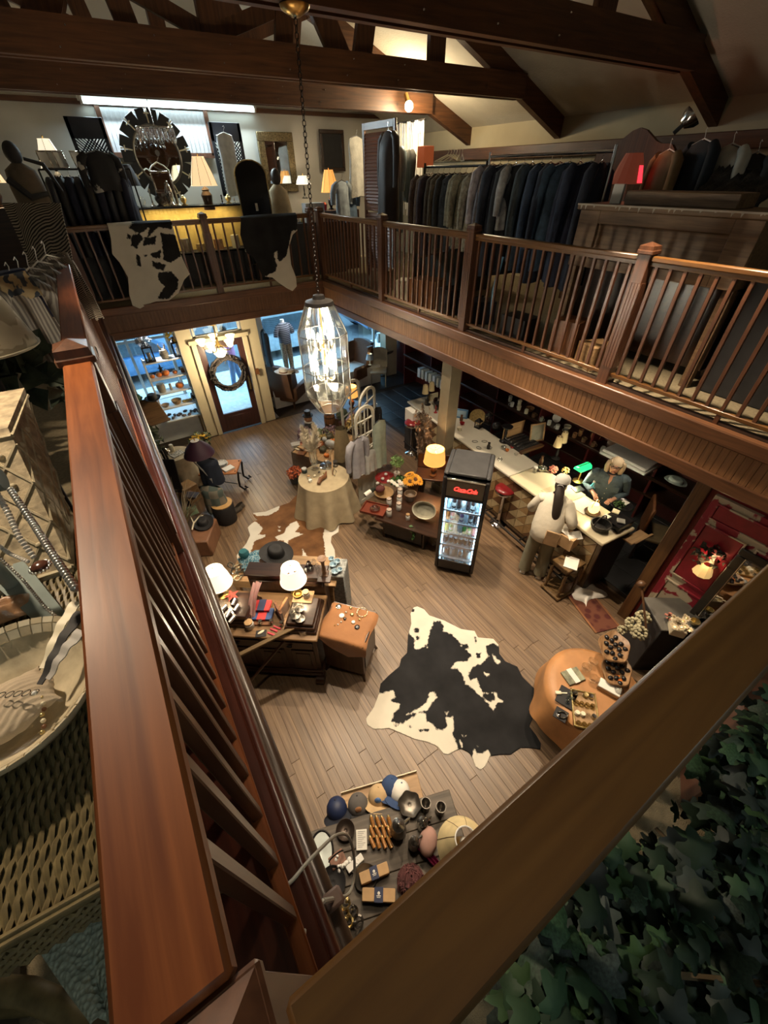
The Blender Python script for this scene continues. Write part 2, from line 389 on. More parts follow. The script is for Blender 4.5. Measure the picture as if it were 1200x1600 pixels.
# left edge: polished dark cap board with bull-nosed mouldings
f=struct(MB().box(WX0-.30,WX0,0,WY1,BZ-.01,BZ+.012,.006),'trim_3',wood('red_mahogany_board',(.045,.010,.006),(.10,.024,.012),.3,'y'))
MB().tube([(WX0+.008,0,3.045),(WX0+.008,WY1,3.045)],.022,12).build('top_moulding',MATS['red_mahogany_board'],f)
MB().box(WX0,WX0+.018,0,WY1,2.66,3.03,.003).build('fascia_board',DARKWZ,f)
MB().tube([(WX0+.018,0,2.62),(WX0+.018,WY1,2.62)],.045,14).build('bottom_moulding',wood('dark_moulding',(.03,.016,.010),(.075,.045,.028),.28,'y'),f)
f=struct(MB().box(WX0,WX1,WY0-.06,WY0-.03,SB,BZ,.0),'trim_4',OAKX)
MB().box(WX0,WX1,WY0-.075,WY0-.02,2.95,BZ+.005,.01).build('top_moulding',OAKX,f)
# ---- railings
def post_mesh(h,w=.115):
 m=MB();m.box(-w/2,w/2,-w/2,w/2,0,h-.05,.004)
 for k in range(4):
  for j in range(4):
   x=-w/2+.0145+j*.0285;x2=x+.0195;z0,z1=.18,h-.27
   a,b,c,d=[(x-.004+.002,x2+.002,w/2-.001,w/2+.006),None,None,None][0]
   for s in(1,):
    if k==0:m.box(a,b,c,d,z0,z1)
    if k==1:m.box(a,b,-d,-c,z0,z1)
    if k==2:m.box(c,d,a,b,z0,z1)
    if k==3:m.box(-d,-c,a,b,z0,z1)
 return m
def cap_mesh(h,w=.115):
 m=MB();m.box(-w/2-.014,w/2+.014,-w/2-.014,w/2+.014,h-.05,h-.018,.006)
 m.lathe([(w*.80,h-.018),(w*.76,h+.012),(0,h+.04)],4)
 for i in range(len(m.v)-9,len(m.v)):
  x,y,z=m.v[i];c=math.sqrt(.5);m.v[i]=((x-y)*c,(x+y)*c,z)
 return m
PM=post_mesh(1.21).build('post',MAHOG,link=False,smooth=30);PC=cap_mesh(1.21).build('cap',MAHOG,link=False,smooth=20)
def railing(label,p0,p1,posts,inner,rw=.062,rh=.045,pitch=.125,skip=(),dens=None,bs=.030):
 """p0->p1 along one axis; posts = distances from p0 at which newel posts stand"""
 p0=Vector(p0);p1=Vector(p1);L=(p1-p0).length;rz=math.atan2((p1-p0).y,(p1-p0).x)
 t=thing('railing',label,'railing',p0,rz,'gallery railings')
 BMs=MB().box(-bs/2,bs/2,-bs/2,bs/2,0,1.0,.003).build('baluster',MAHOG,link=False,smooth=0)
 stops=list(posts)
 for s in stops:
  o=link_obj('post',PM,t);o.location=(s,0,0);c=link_obj('cap',PC,o)
 for a,b in zip(stops,stops[1:]):
  a+=.058;b-=.058
  MB().box(a,b,-rw/2,rw/2,RZ-BZ-rh,RZ-BZ,.010).box(a,b,-.02,.02,RZ-BZ-rh-.03,RZ-BZ-rh).build('top_rail',MAHOGF,t)
  MB().box(a,b,-.022,.022,.085,.12,.005).build('bottom_rail',MAHOGF,t)
  n=max(2,round((b-a)/pitch));st=(b-a)/n
  for k in range(n):
   o=link_obj('baluster',BMs,t);o.location=(a+st*(k+.5),0,.11);o.scale=(1,1,RZ-BZ-rh-.13)
  MB().box((a+b)/2-.02,(a+b)/2+.02,-.018,.018,0,.09,.003).build('foot',MAHOG,t)
 return t
railing('mahogany railing with thin balusters along the gallery in front of the clothes racks',(4.19,8.92,BZ),(4.19,-.02,BZ),[0.02,2.32,4.45,6.68,8.9],1)
railing('mahogany railing across the far gallery with two cowhides hung over it',(-.18,8.92,BZ),(4.19,8.92,BZ),[.05,2.16,4.18],1,pitch=.17)
# near left railing: flat broad hand rail seen from above
t=thing('railing','near left railing with a broad flat red-brown hand rail, running away to the door','railing',(-.176,0,BZ),0,'gallery railings')
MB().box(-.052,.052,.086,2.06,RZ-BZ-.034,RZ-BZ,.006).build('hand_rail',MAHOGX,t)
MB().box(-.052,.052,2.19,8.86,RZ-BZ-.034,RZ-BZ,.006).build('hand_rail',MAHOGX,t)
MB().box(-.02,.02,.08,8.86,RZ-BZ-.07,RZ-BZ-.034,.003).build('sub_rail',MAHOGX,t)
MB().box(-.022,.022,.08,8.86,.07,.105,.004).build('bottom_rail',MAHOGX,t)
bmh=MB().box(-.017,.017,-.017,.017,.10,RZ-BZ-.06,.003).build('baluster',MAHOG,link=False,smooth=0)
for k in range(60):
 y=.26+k*.142
 if abs(y-2.125)>.1:o=link_obj('baluster',bmh,t);o.location=(0,y,0)
for y in(2.125,5.3):
 o=link_obj('post',PM,t);o.location=(0,y,-.02);c=link_obj('cap',PC,o)
MB().box(-.065,.065,-.062,.085,0,RZ-BZ-.03,.005).build('corner_post',MAHOG,t)
m=MB();m.box(-.075,.075,-.07,.086,RZ-BZ-.03,RZ-BZ-.008,.004)
m.add([(-.07,-.065,1.142),(.07,-.065,1.142),(.07,.08,1.142),(-.07,.08,1.142),(0,.008,1.20)],[(0,1,4),(1,2,4),(2,3,4),(3,0,4),(3,2,1,0)]);m.build('corner_cap',MAHOG,t,smooth=10)
# near front railing
FRW=wood('walnut_hand_rail',(.060,.026,.007),(.125,.062,.016),.34,'x',.8,.06,.2)
t=thing('railing','near front railing with a broad plain brown hand rail beside the ivy','railing',(-.09,-.005,BZ),0,'gallery railings')
MB().box(0,4.22,-.049,.049,RZ-BZ-.036,RZ-BZ,.006).build('hand_rail',FRW,t)
MB().box(0,4.2,-.02,.02,RZ-BZ-.07,RZ-BZ-.036,.003).build('sub_rail',FRW,t)
MB().box(0,4.2,-.022,.022,.07,.105,.004).build('bottom_rail',FRW,t)
for k in range(32):
 o=link_obj('baluster',bmh,t);o.location=(.12+k*.13,0,0)
 # ---- upper walls and roof
slab('wall_far',-3.8,7.75,11.2,11.35,BZ,8.2,WALLW)
slab('wall_right',7.72,7.87,-4.2,11.2,BZ,5.6,mat('cream_wall',(.42,.36,.24),.85,var=.08,scale=2))
slab('wall_left',-3.95,-3.8,-4.2,11.2,BZ,5.6,WALLW)
slab('wall_near',-3.8,7.75,-4.3,-4.2,-.1,8.2,WALLW)
slab('wall_left',-2.7,-2.6,-4.2,11.1,-.1,SB+.03,mat('brown_panel_wall',(.13,.07,.035),.7))
def roof_z(x):return 5.585+.40*(7.48-x)if x>1.96 else 5.585+.40*(7.48-(3.92-x))
for x0,x1 in((1.96,7.95),(-4.05,1.96)):
 m=MB();a,b=roof_z(x0),roof_z(x1)
 m.sheet(lambda u,v:(x0+(x1-x0)*u,-4.3+15.6*v,a+(b-a)*u),6,6,-.1 if True else 0);struct(m,'ceiling',PLASTER)
TRIM=wood('dark_wall_trim',(.07,.026,.011),(.15,.06,.026),.5,'x')
struct(MB().box(-3.8,7.7,11.12,11.2,5.76,5.83,.008),'trim_5',TRIM)
struct(MB().box(7.62,7.72,-4.2,11.2,4.98,5.16,.01),'trim_6',wood('dark_wall_plate',(.06,.024,.010),(.13,.055,.024),.5,'y'))
# ---- roof trusses
def beam(m,a,b,wd,hh,y,th=.075):
 a=Vector((a[0],0,a[1]));b=Vector((b[0],0,b[1]));d=(b-a).normalized();n=Vector((-d.z,0,d.x))*hh/2
 c=[a-n,a+n,b+n,b-n]
 m.plate([(p.x,y-wd/2,p.z)for p in c],(0,wd,0));return m
def truss(y,label):
 t=thing('roof_truss',label,'roof truss',(1.96,y,5.65),0,None)
 def part(nm,a,b,hh,wd,mt,off=0):
  beam(MB(),(a[0]-1.96,a[1]-5.65),(b[0]-1.96,b[1]-5.65),wd,hh,off).build(nm,mt,t,smooth=0)
 part('bottom_chord',(-2.7,5.78),(6.62,5.78),.27,.09,TRUSS,-.07);part('bottom_chord',(-2.7,5.78),(6.62,5.78),.27,.07,TRUSS,.085)
 for s in(1,-1):
  X=lambda x:1.96+s*(x-1.96)
  part('rafter',(X(8.0),5.25),(X(1.9),7.69),.27,.12,TRUSS,.01)
  part('web',(X(4.95),5.86),(X(4.95),6.45),.26,.075,TRUSSZ)
  part('web',(X(3.78),5.86),(X(4.02),6.8),.24,.075,TRUSSZ)
  part('web',(X(3.5),5.86),(X(2.55),7.3),.26,.07,TRUSSZ,.01)
  part('web',(X(2.75),5.86),(X(3.0),7.1),.20,.06,TRUSSZ,-.012)
  part('web',(X(2.0),5.93),(X(4.4),6.75),.14,.06,TRUSSZ,.02)
 part('king_post',(1.96,5.86),(1.96,7.75),.2,.085,TRUSSZ)
 m=MB()
 for k in range(7):
  for j in(-.07,.07):m.ball((-2.2+k*.75+(.1 if j>0 else 0),-.122,.13+j),.009,6,4)
 m.build('bolt_heads',STEEL,t)
 return t
truss(3.86,'nearest roof truss, its broad dark chord crossing the top right of the view')
truss(6.4,'middle roof truss of brown timbers with bolts, in front of the far one')
truss(8.7,'farthest roof truss, low over the fluorescent tube and far gallery')
truss(1.3,'roof truss overhead behind the others, out of the way near the viewer')
# ---- column under the gallery
t=thing('column','square putty-painted wooden column holding up the gallery beside the drinks fridge','column',(4.33,4.78,0))
PUTTY=mat('putty_paint',(.20,.17,.115),.5,var=.08)
MB().box(-.115,.115,-.115,.115,0,SB-.0,.006).build('shaft',PUTTY,t)
MB().box(-.13,.13,-.13,.13,0,.16,.006).build('plinth',PUTTY,t)
# ---- bar back wall, shop front
slab('wall_right',7.1,7.2,-4.2,11.1,-.1,SB+.03,mat('oxblood_wall',(.085,.014,.012),.5,var=.2))
FW=mat('shopfront_cream',(.62,.53,.36),.55,var=.05,scale=4)
m=MB()
for x0,x1,z0,z1 in((1.0,1.30,0,SB+.03),(2.34,2.68,0,SB+.03),(1.30,2.34,2.13,2.22),(1.30,2.34,2.46,SB+.03)):m.box(x0,x1,9.42,9.56,z0,z1,.004)
struct(m,'wall_front',FW)
m=MB();m.box(1.22,1.33,9.38,9.43,0,2.16,.008).box(2.30,2.41,9.38,9.43,0,2.16,.008).box(1.18,2.45,9.37,9.43,2.10,2.19,.008);struct(m,'trim_7',FW)
d=struct(MB().box(1.34,1.47,9.42,9.47,.02,2.08,.004).box(2.17,2.30,9.42,9.47,.02,2.08,.004).box(1.47,2.17,9.42,9.47,.02,.46,.004).box(1.47,2.17,9.42,9.47,1.95,2.08,.004),'door_1',wood('door_dark_brown',(.035,.012,.012),(.070,.026,.022),.4,'z'))
MB().box(1.47,2.17,9.44,9.45,.46,1.95).build('pane',GLASSW,d)
MB().box(2.21,2.25,9.37,9.42,.92,1.25,.01).cyl((2.23,9.33,1.0),(2.23,9.33,1.2),.011).cyl((2.23,9.33,1.0),(2.23,9.39,.96),.009).cyl((2.23,9.33,1.2),(2.23,9.39,1.22),.009).build('handle',BRASS,d)
MB().box(1.55,2.1,9.412,9.42,.1,.38,.01).build('panel',MATS['door_dark_brown'],d)
WF=mat('window_frame_white',(.66,.66,.64),.5,var=.04)
def window(n,x0,x1,z0,z1,y,mull=(),rails=(),fr=.06):
 m=MB()
 for a,b,c,e in((x0,x0+fr,z0,z1),(x1-fr,x1,z0,z1),(x0,x1,z0,z0+fr),(x0,x1,z1-fr,z1)):m.box(a,b,y-.04,y+.04,c,e,.004)
 for q in mull:m.box(q-fr/2,q+fr/2,y-.04,y+.04,z0,z1,.004)
 for q in rails:m.box(x0,x1,y-.03,y+.03,q-fr/2,q+fr/2,.004)
 o=struct(m,'window_%d'%n,WF);xs=[x0]+list(mull)+[x1]
 for a,b in zip(xs,xs[1:]):MB().box(a+.01,b-.01,y-.004,y+.004,z0+.01,z1-.01).build('pane',GLASSW,o)
 return o
window(1,1.32,2.32,2.2,2.47,9.48,(1.82,),fr=.05)
window(2,-1.6,.98,.5,2.52,11.0,(-.32,.12),(1.95,))
window(3,2.85,7.0,.5,2.52,11.0,(3.1,4.75,6.62),())
for n,(xa,xb)in((4,(1.0,.96)),(5,(2.68,2.87))):
 m=MB();a=Vector((xa,9.56,0));b=Vector((xb,11.0,0));dd=(b-a).normalized();nn=Vector((-dd.y,dd.x,0))*.03
 for z0,z1,s0,s1 in((.5,.56,0,1),(2.46,2.52,0,1),(.5,2.52,0,.05),(.5,2.52,.95,1)):
  p,q=a+(b-a)*s0,a+(b-a)*s1
  m.plate([(p-nn)+V(0,0,z0),(q-nn)+V(0,0,z0),(q-nn)+V(0,0,z1),(p-nn)+V(0,0,z1)],nn*2)
 o=struct(m,'window_%d'%n,WF)
 MB().plate([a+V(0,0,.52),b+V(0,0,.52),b+V(0,0,2.5),a+V(0,0,2.5)],nn*.2).build('pane',GLASSW,o)
 struct(MB().plate([a-nn+V(0,0,-.1),b-nn+V(0,0,-.1),b-nn+V(0,0,.5),a-nn+V(0,0,.5)],nn*2),'wall_front',FW)
slab('wall_front',-2.7,.98,10.95,11.1,-.1,.5,FW);slab('wall_front',2.85,7.2,10.95,11.1,-.1,.5,FW)
slab('wall_front',-2.7,.98,10.95,11.1,2.52,3.1,FW);slab('wall_front',2.85,7.2,10.95,11.1,2.52,3.1,FW)
slab('wall_front',.9,2.95,11.0,11.1,2.54,3.1,FW);slab('wall_front',7.0,7.2,10.95,11.1,.5,2.52,FW);slab('wall_front',-2.7,-1.6,10.95,11.1,.5,2.52,FW)
# display platforms of the shop windows
slab('trim_8',-1.6,.95,9.75,10.95,0,.55,WHITEP);slab('trim_9',2.9,6.2,9.95,10.95,0,.50,WHITEP)
struct(MB().box(-.26,-.06,9.62,9.75,.55,SB,.004),'trim_10',WHITEP);struct(MB().box(2.78,3.06,10.3,10.5,.5,SB,.004),'trim_11',WHITEP)
struct(MB().box(6.55,6.95,10.2,10.5,0,SB,.004),'trim_12',CREAM)
# ---- the street outside
slab('floor',-20,26,11.1,13.6,-.25,-.05,mat('pale_pavement',(.62,.62,.60),.8))
slab('floor',.98,2.8,9.5,11.1,-.1,-.005,mat('porch_tiles',(.55,.55,.54),.7))
slab('floor',-20,26,13.6,24,-.3,-.15,mat('asphalt',(.10,.105,.11),.85))
# ================================================================== GENERATORS (each builds ONE thing, parts as children)
AMBER=(1.0,.62,.28)
def T(name,label,cat,loc,rz=0,group=None,**k):return thing(name,label,cat,loc,rz,group,**k)
def one(mb,name,m,label,cat,loc=(0,0,0),rz=0,group=None,smooth=40,rx=0,ry=0,kind=None):
 o=mb.build(name,m,None,smooth);place(o,loc,rz,rx,ry);return tag(o,label,cat,group,kind)
def bulb_light(loc,power,col=WARM,r=.03,name='lamp_light'):return light(name,'POINT',loc,power,col,r)
SHADE_W=shade('lit_white_shade',(.86,.80,.66),.75,(1,.86,.62))
SHADE_A=shade('lit_amber_shade',(.70,.36,.11),.62,(1,.42,.09))
SHADE_C=shade('lit_cream_shade',(.80,.68,.45),.55,(1,.70,.36))
LINING=mat('shade_lining',(.9,.82,.62),.8,emis=(1,.85,.55),est=1.6)
SEAM=mat('shade_trim_dark',(.10,.06,.035),.7)
def lamp(label,loc,prof,bm,hb,rb,rt,hs,sm,power=6,panels=0,name='table_lamp',rz=0,group=None,fin=BRASS,sq=0,col=WARM,up=True):
 """turned base (prof), stem to the shade; shade rb/rt radii, height hs, bottom at hb"""
 t=T(name,label,'lamp',loc,rz,group)
 MB().lathe(prof,20).build('base',bm,t)
 MB().cyl((0,0,prof[-1][1]),(0,0,hb+hs+.02),.006).build('stem',fin,t)
 n=panels or 28;m=MB();st=[(rb,hb),(rb*.72+rt*.28-(rb-rt)*(.10 if panels else 0),hb+hs*.45),(rt,hb+hs)]
 m.lathe(st,n);o=m.build('shade',sm,t,smooth=40 if not panels else 20)
 if panels:
  s=MB()
  for k in range(n):s.tube([(r*1.004*math.cos(2*PI*k/n),r*1.004*math.sin(2*PI*k/n),z)for r,z in st],.003,5)
  s.build('seam',SEAM,o)
 MB().tube([(rb*math.cos(2*PI*k/n),rb*math.sin(2*PI*k/n),hb)for k in range(n)],.006,6,True).build('rim',sm,o);MB().tube([(rt*math.cos(2*PI*k/n),rt*math.sin(2*PI*k/n),hb+hs)for k in range(n)],.005,6,True).build('rim',sm,o)
 m=MB()
 for k in range(3):m.cyl((0,0,hb+hs-.012),(rt*math.cos(k*2.094),rt*math.sin(k*2.094),hb+hs-.004),.003,n=6)
 m.build('spider',fin,t);MB().ball((0,0,hb+hs+.03),(.010,.010,.018)).build('finial',fin,t)
 MB().ball((0,0,hb+hs*.42),(.03,.03,.045)).build('bulb',mat('bulb_glow',(1,.9,.7),.5,emis=(1,.82,.5),est=14),t)
 if power:bulb_light(Vector(loc)+Vector((0,0,hb+hs*.72)),power,col)
 return t
URN=[(.0,0),(.075,0),(.08,.015),(.05,.03),(.028,.05),(.05,.09),(.075,.15),(.07,.21),(.04,.26),(.02,.28),(.028,.30),(.012,.32)]
STICK=[(0,0),(.065,0),(.065,.012),(.03,.025),(.014,.05),(.022,.07),(.012,.10),(.018,.16),(.012,.2),(.02,.23),(.01,.26)]
def sc_prof(p,kr,kz):return[(r*kr,z*kz)for r,z in p]
def jar(label,loc,r=.035,h=.08,bm=None,lm=None,group=None,cat='jar',name='jar',lidh=.018,lab=None,rz=0):
 t=T(name,label,cat,loc,rz,group)
 MB().lathe([(0,0),(r*.9,0),(r,.006),(r,h*.86),(r*.86,h*.95),(r*.86,h)],16).build('body',bm or WHITEP,t)
 MB().lathe([(r*.88,h-.004),(r*.92,h),(r*.92,h+lidh),(r*.8,h+lidh+.004),(0,h+lidh+.004)],16).build('lid',lm or CORK,t)
 if lab:
  MB().sheet(lambda u,v:(r*1.01*math.cos(u*2.2-1.1),r*1.01*math.sin(u*2.2-1.1),h*(.2+.5*v)),8,1).build('paper_label',lab,t)
 return t
def simple(prof,name,m,label,cat,loc,n=18,group=None,sx=1,sy=1,rz=0,rx=0,ry=0):
 return one(MB().lathe(prof,n,sx=sx,sy=sy),name,m,label,cat,loc,rz,group,rx=rx,ry=ry)
def bowl_p(r,h,t=.006):return[(0,0),(r*.5,0),(r*.8,h*.35),(r,h),(r-t,h),(r*.78-t,h*.38),(r*.45,t),(0,t)]
def plate_p(r,h=.016):return[(0,0),(r*.6,0),(r*.68,h*.3),(r,h),(r,h+.003),(r*.66,h*.45),(r*.58,.004),(0,.004)]
def bottle(label,loc,h=.22,r=.032,gm=None,cap=None,group=None,lab=None,rz=0):
 t=T('bottle',label,'bottle',loc,rz,group)
 MB().lathe([(0,0),(r*.95,0),(r,.01),(r,h*.55),(r*.75,h*.66),(r*.36,h*.78),(r*.34,h*.95)],14).build('body',gm,t)
 MB().lathe([(r*.40,h*.94),(r*.42,h),(0,h+.004)],12).build('cap',cap or BLACKP,t)
 if lab:MB().lathe([(r*1.015,h*.15),(r*1.015,h*.45)],14).build('paper_label',lab,t)
 return t
def box_t(label,loc,d,m,rz=0,name='box',cat='box',lid=None,band=None,bandw=.3,group=None,ry=0,rx=0):
 t=T(name,label,cat,loc,rz,group,rx=rx,ry=ry);x,y,z=d
 MB().box(-x/2,x/2,-y/2,y/2,0,z,.004).build('body',m,t)
 if lid:MB().box(-x/2-.003,x/2+.003,-y/2-.003,y/2+.003,z*.72,z+.003,.004).build('lid',lid,t)
 if band:MB().box(-x*bandw/2,x*bandw/2,-y/2-.004,y/2+.004,-.0,z+.004,.001).build('band',band,t)
 return t
def book(label,loc,d=(.13,.19,.025),m=None,rz=0,group=None,rx=0,ry=0):
 t=T('book',label,'book',loc,rz,group,rx=rx,ry=ry);x,y,z=d
 m_=MB();m_.box(-x/2,x/2,-y/2,y/2,0,.003).box(-x/2,x/2,-y/2,y/2,z-.003,z).box(-x/2,-x/2+.004,-y/2,y/2,0,z);m_.build('cover',m,t,smooth=0)
 MB().box(-x/2+.004,x/2-.004,-y/2+.003,y/2-.003,.003,z-.003).build('pages',PAPER,t,smooth=0);return t
def frame_t(label,loc,w,h,fm,pm,rz=0,rx=0,fw=.05,d=.03,name='picture_frame',cat='picture',group=None,inner=None,ry=0):
 """stands in its local x-z plane, faces -y; base at z=0"""
 t=T(name,label,cat,loc,rz,group,rx=rx,ry=ry);m=MB()
 m.box(-w/2,w/2,-d/2,d/2,0,fw,.008).box(-w/2,w/2,-d/2,d/2,h-fw,h,.008).box(-w/2,-w/2+fw,-d/2,d/2,fw,h-fw,.008).box(w/2-fw,w/2,-d/2,d/2,fw,h-fw,.008)
 m.build('frame',fm,t);MB().box(-w/2+fw*.8,w/2-fw*.8,-d*.1,d*.3,fw*.8,h-fw*.8).build('panel',pm,t,smooth=0)
 if inner:MB().tube([(-w/2+fw,-d/2,fw),(w/2-fw,-d/2,fw),(w/2-fw,-d/2,h-fw),(-w/2+fw,-d/2,h-fw)],.007,6,True).build('inner_bead',inner,t)
 return t
def hat(label,loc,m,rb=.15,rc=.085,h=.11,band=None,rz=0,group=None,tilt=0,sq=1.2,curl=.03,rx=0,name='hat'):
 t=T(name,label,'hat',loc,rz,group,rx=rx,ry=tilt)
 b=MB();b.sheet(lambda u,v:((rc*.9+(rb-rc*.9)*v)*math.cos(2*PI*u),sq*(rc*.9+(rb-rc*.9)*v)*math.sin(2*PI*u),.008+curl*v*v*abs(math.cos(2*PI*u))),28,4,.004);b.build('brim',m,t,smooth=60)
 MB().lathe([(rc,.006),(rc*.97,h*.6),(rc*.86,h*.93),(rc*.6,h),(rc*.3,h*.95),(0,h*.88)],20,sx=1,sy=sq*.97).build('crown',m,t,smooth=60)
 if band:MB().lathe([(rc*1.02,.010),(rc*1.01,.038)],20,sy=sq*.97).build('hatband',band,t)
 return t
def cap(label,loc,m,pm=None,badge=None,rz=0,tilt=0,group=None,rx=0):
 t=T('baseball_cap',label,'cap',loc,rz,group,rx=rx,ry=tilt)
 MB().lathe([(.085,0),(.088,.02),(.083,.055),(.062,.09),(.03,.107),(0,.112)],20,sy=1.1).build('crown',m,t,smooth=60)
 MB().sheet(lambda u,v:((.083+.075*v*math.sin(PI*u)**.6)*math.sin(PI*(u-.5))*1.02,-(.070+.10*v*math.sin(PI*u)**.7)*1.0*math.cos(PI*(u-.5))**.8 if 0<u<1 else 0,.006-.012*v*(1-math.sin(PI*u))),16,4,.004).build('visor',pm or m,t,smooth=60)
 MB().ball((0,0,.113),(.008,.008,.005),8,4).build('button',pm or m,t)
 if badge:MB().ball((0,-.082,.055),(.03,.014,.026),14,6).build('badge',badge,t)
 return t
def leafy(mb,c,r,n,size,rnd,up=.4,mi=0,fold=.25):
 for _ in range(n):
  d=Vector((rnd.gauss(0,1),rnd.gauss(0,1),rnd.gauss(up,.8))).normalized();p=Vector(c)+Vector((d.x*r[0],d.y*r[1],d.z*r[2]))*rnd.uniform(.55,1)
  leaf(mb,p,d,size*rnd.uniform(.7,1.3),rnd,mi,fold)
def leaf(mb,p,d,s,rnd,mi=0,fold=.25,asp=.42):
 p=Vector(p);d=Vector(d).normalized();a=(d.orthogonal()).normalized();a=Matrix.Rotation(rnd.uniform(0,6.28),3,d)@a;u=(d*.5+a*.8).normalized();sd=u.cross(d).normalized();n=sd.cross(u)
 mb.add([p,p+u*s*.45+sd*s*asp+n*s*fold,p+u*s,p+u*s*.45-sd*s*asp+n*s*fold,p+u*s*.5],[(0,1,4),(1,2,4),(0,4,3),(4,2,3)],mi)
def flower(mb,c,r,d,n=14,mi=0,ci=1):
 d=Vector(d).normalized();a=d.orthogonal().normalized();b=d.cross(a);c=Vector(c)
 for ring,k in((1.0,0),(.78,.5)):
  for i in range(n):
   t=2*PI*(i+k)/n;u=a*math.cos(t)+b*math.sin(t);w=(-a*math.sin(t)+b*math.cos(t))*r*.17
   mb.add([c+u*r*.25,c+u*r*.6*ring+w+d*r*.12,c+u*r*ring+d*r*.05,c+u*r*.6*ring-w+d*r*.12],[(0,1,2,3)],mi)
 mb.lathe([(0,.0)],3)if False else None
 vs=[c+d*r*.14]+[c+(a*math.cos(2*PI*i/10)+b*math.sin(2*PI*i/10))*r*.36+d*r*.06 for i in range(10)]
 mb.add(vs,[(0,1+i,1+(i+1)%10)for i in range(10)],ci)
def garment(label,loc,rz,w,h,m,rnd,dep=.09,sl=.55,group=None,hang=STEEL,cat='garment',name='garment',neck=True,skirt=1.0,coll=None,hook=True,seed=0):
 """hangs from its hanger; origin at hanger hook, shoulder line along local x"""
 t=T(name,label,cat,loc,rz,group);ph=rnd.uniform(0,6);f=rnd.choice((5,6,7))
 if hook:
  MB().tube([(.0,0,.02),(.022,0,.035),(.03,0,.01),(.012,0,-.02),(0,0,-.045),(0,0,-.06)],.003,6).tube([(-w*.42,0,-.11),(0,0,-.06),(w*.42,0,-.11)],.006,6).build('hanger',hang,t)
 def body(u,v):
  a=2*PI*u;z=-.075-.035*abs(math.cos(a))**1.2*(1 if v<.02 else 1)-(h-.09)*v
  k=(.42 if v==0 else .5)*w*(1+(skirt-1)*v)*(1-.10*math.exp(-((v-.35)/.2)**2))
  d=dep*(.25 if v==0 else .55+.45*min(1,v*5))*(1+.3*v)
  ripple=.018*v*math.sin(f*a+ph)+.006*math.sin(2.3*f*a)*v
  return(k*math.cos(a),(d+ripple)*math.sin(a),z if v>0 else-.07-.045*abs(math.cos(a)))
 MB().sheet(body,32,9).build('body',m,t,smooth=70)
 if sl:
  for s in(-1,1):
   x0=s*w*.44;L=sl*h if sl<1 else sl
   pts=[(x0-s*.03,0,-.115),(x0+s*.05,0,-.17),(x0+s*.085,.01,-.17-L*.35),(x0+s*.09,.02,-.17-L*.7),(x0+s*.085,.025,-.17-L)]
   MB().tube(pts,[.05,.062,.058,.05,.045],10).build('sleeve',m,t,smooth=60)
 if coll:MB().tube([(.07*math.cos(k),.05*math.sin(k),-.065-.03*(math.sin(k)<0))for k in[2*PI*i/10 for i in range(10)]],.016,6,True).build('collar',coll,t)
 return t
def pumpkin(label,loc,r=.06,m=None,group=None,sz=.8):
 t=T('pumpkin',label,'pumpkin',loc,0,group);n=32
 m_=MB();m_.sheet(lambda u,v:((r*(1+.08*abs(math.sin(8*PI*u))))*math.sin(PI*v)*math.cos(2*PI*u),(r*(1+.08*abs(math.sin(8*PI*u))))*math.sin(PI*v)*math.sin(2*PI*u),r*sz*(1-math.cos(PI*v))-.12*r*math.exp(-((1-v)/.12)**2)),n,10);m_.build('flesh',m or ORANGE,t,smooth=60)
 MB().tube([(0,0,r*sz*1.85),(.1*r,0,r*sz*2.2),(.3*r,.1*r,r*sz*2.4)],[.16*r,.12*r,.1*r],6).build('stem',DULLG,t);return t
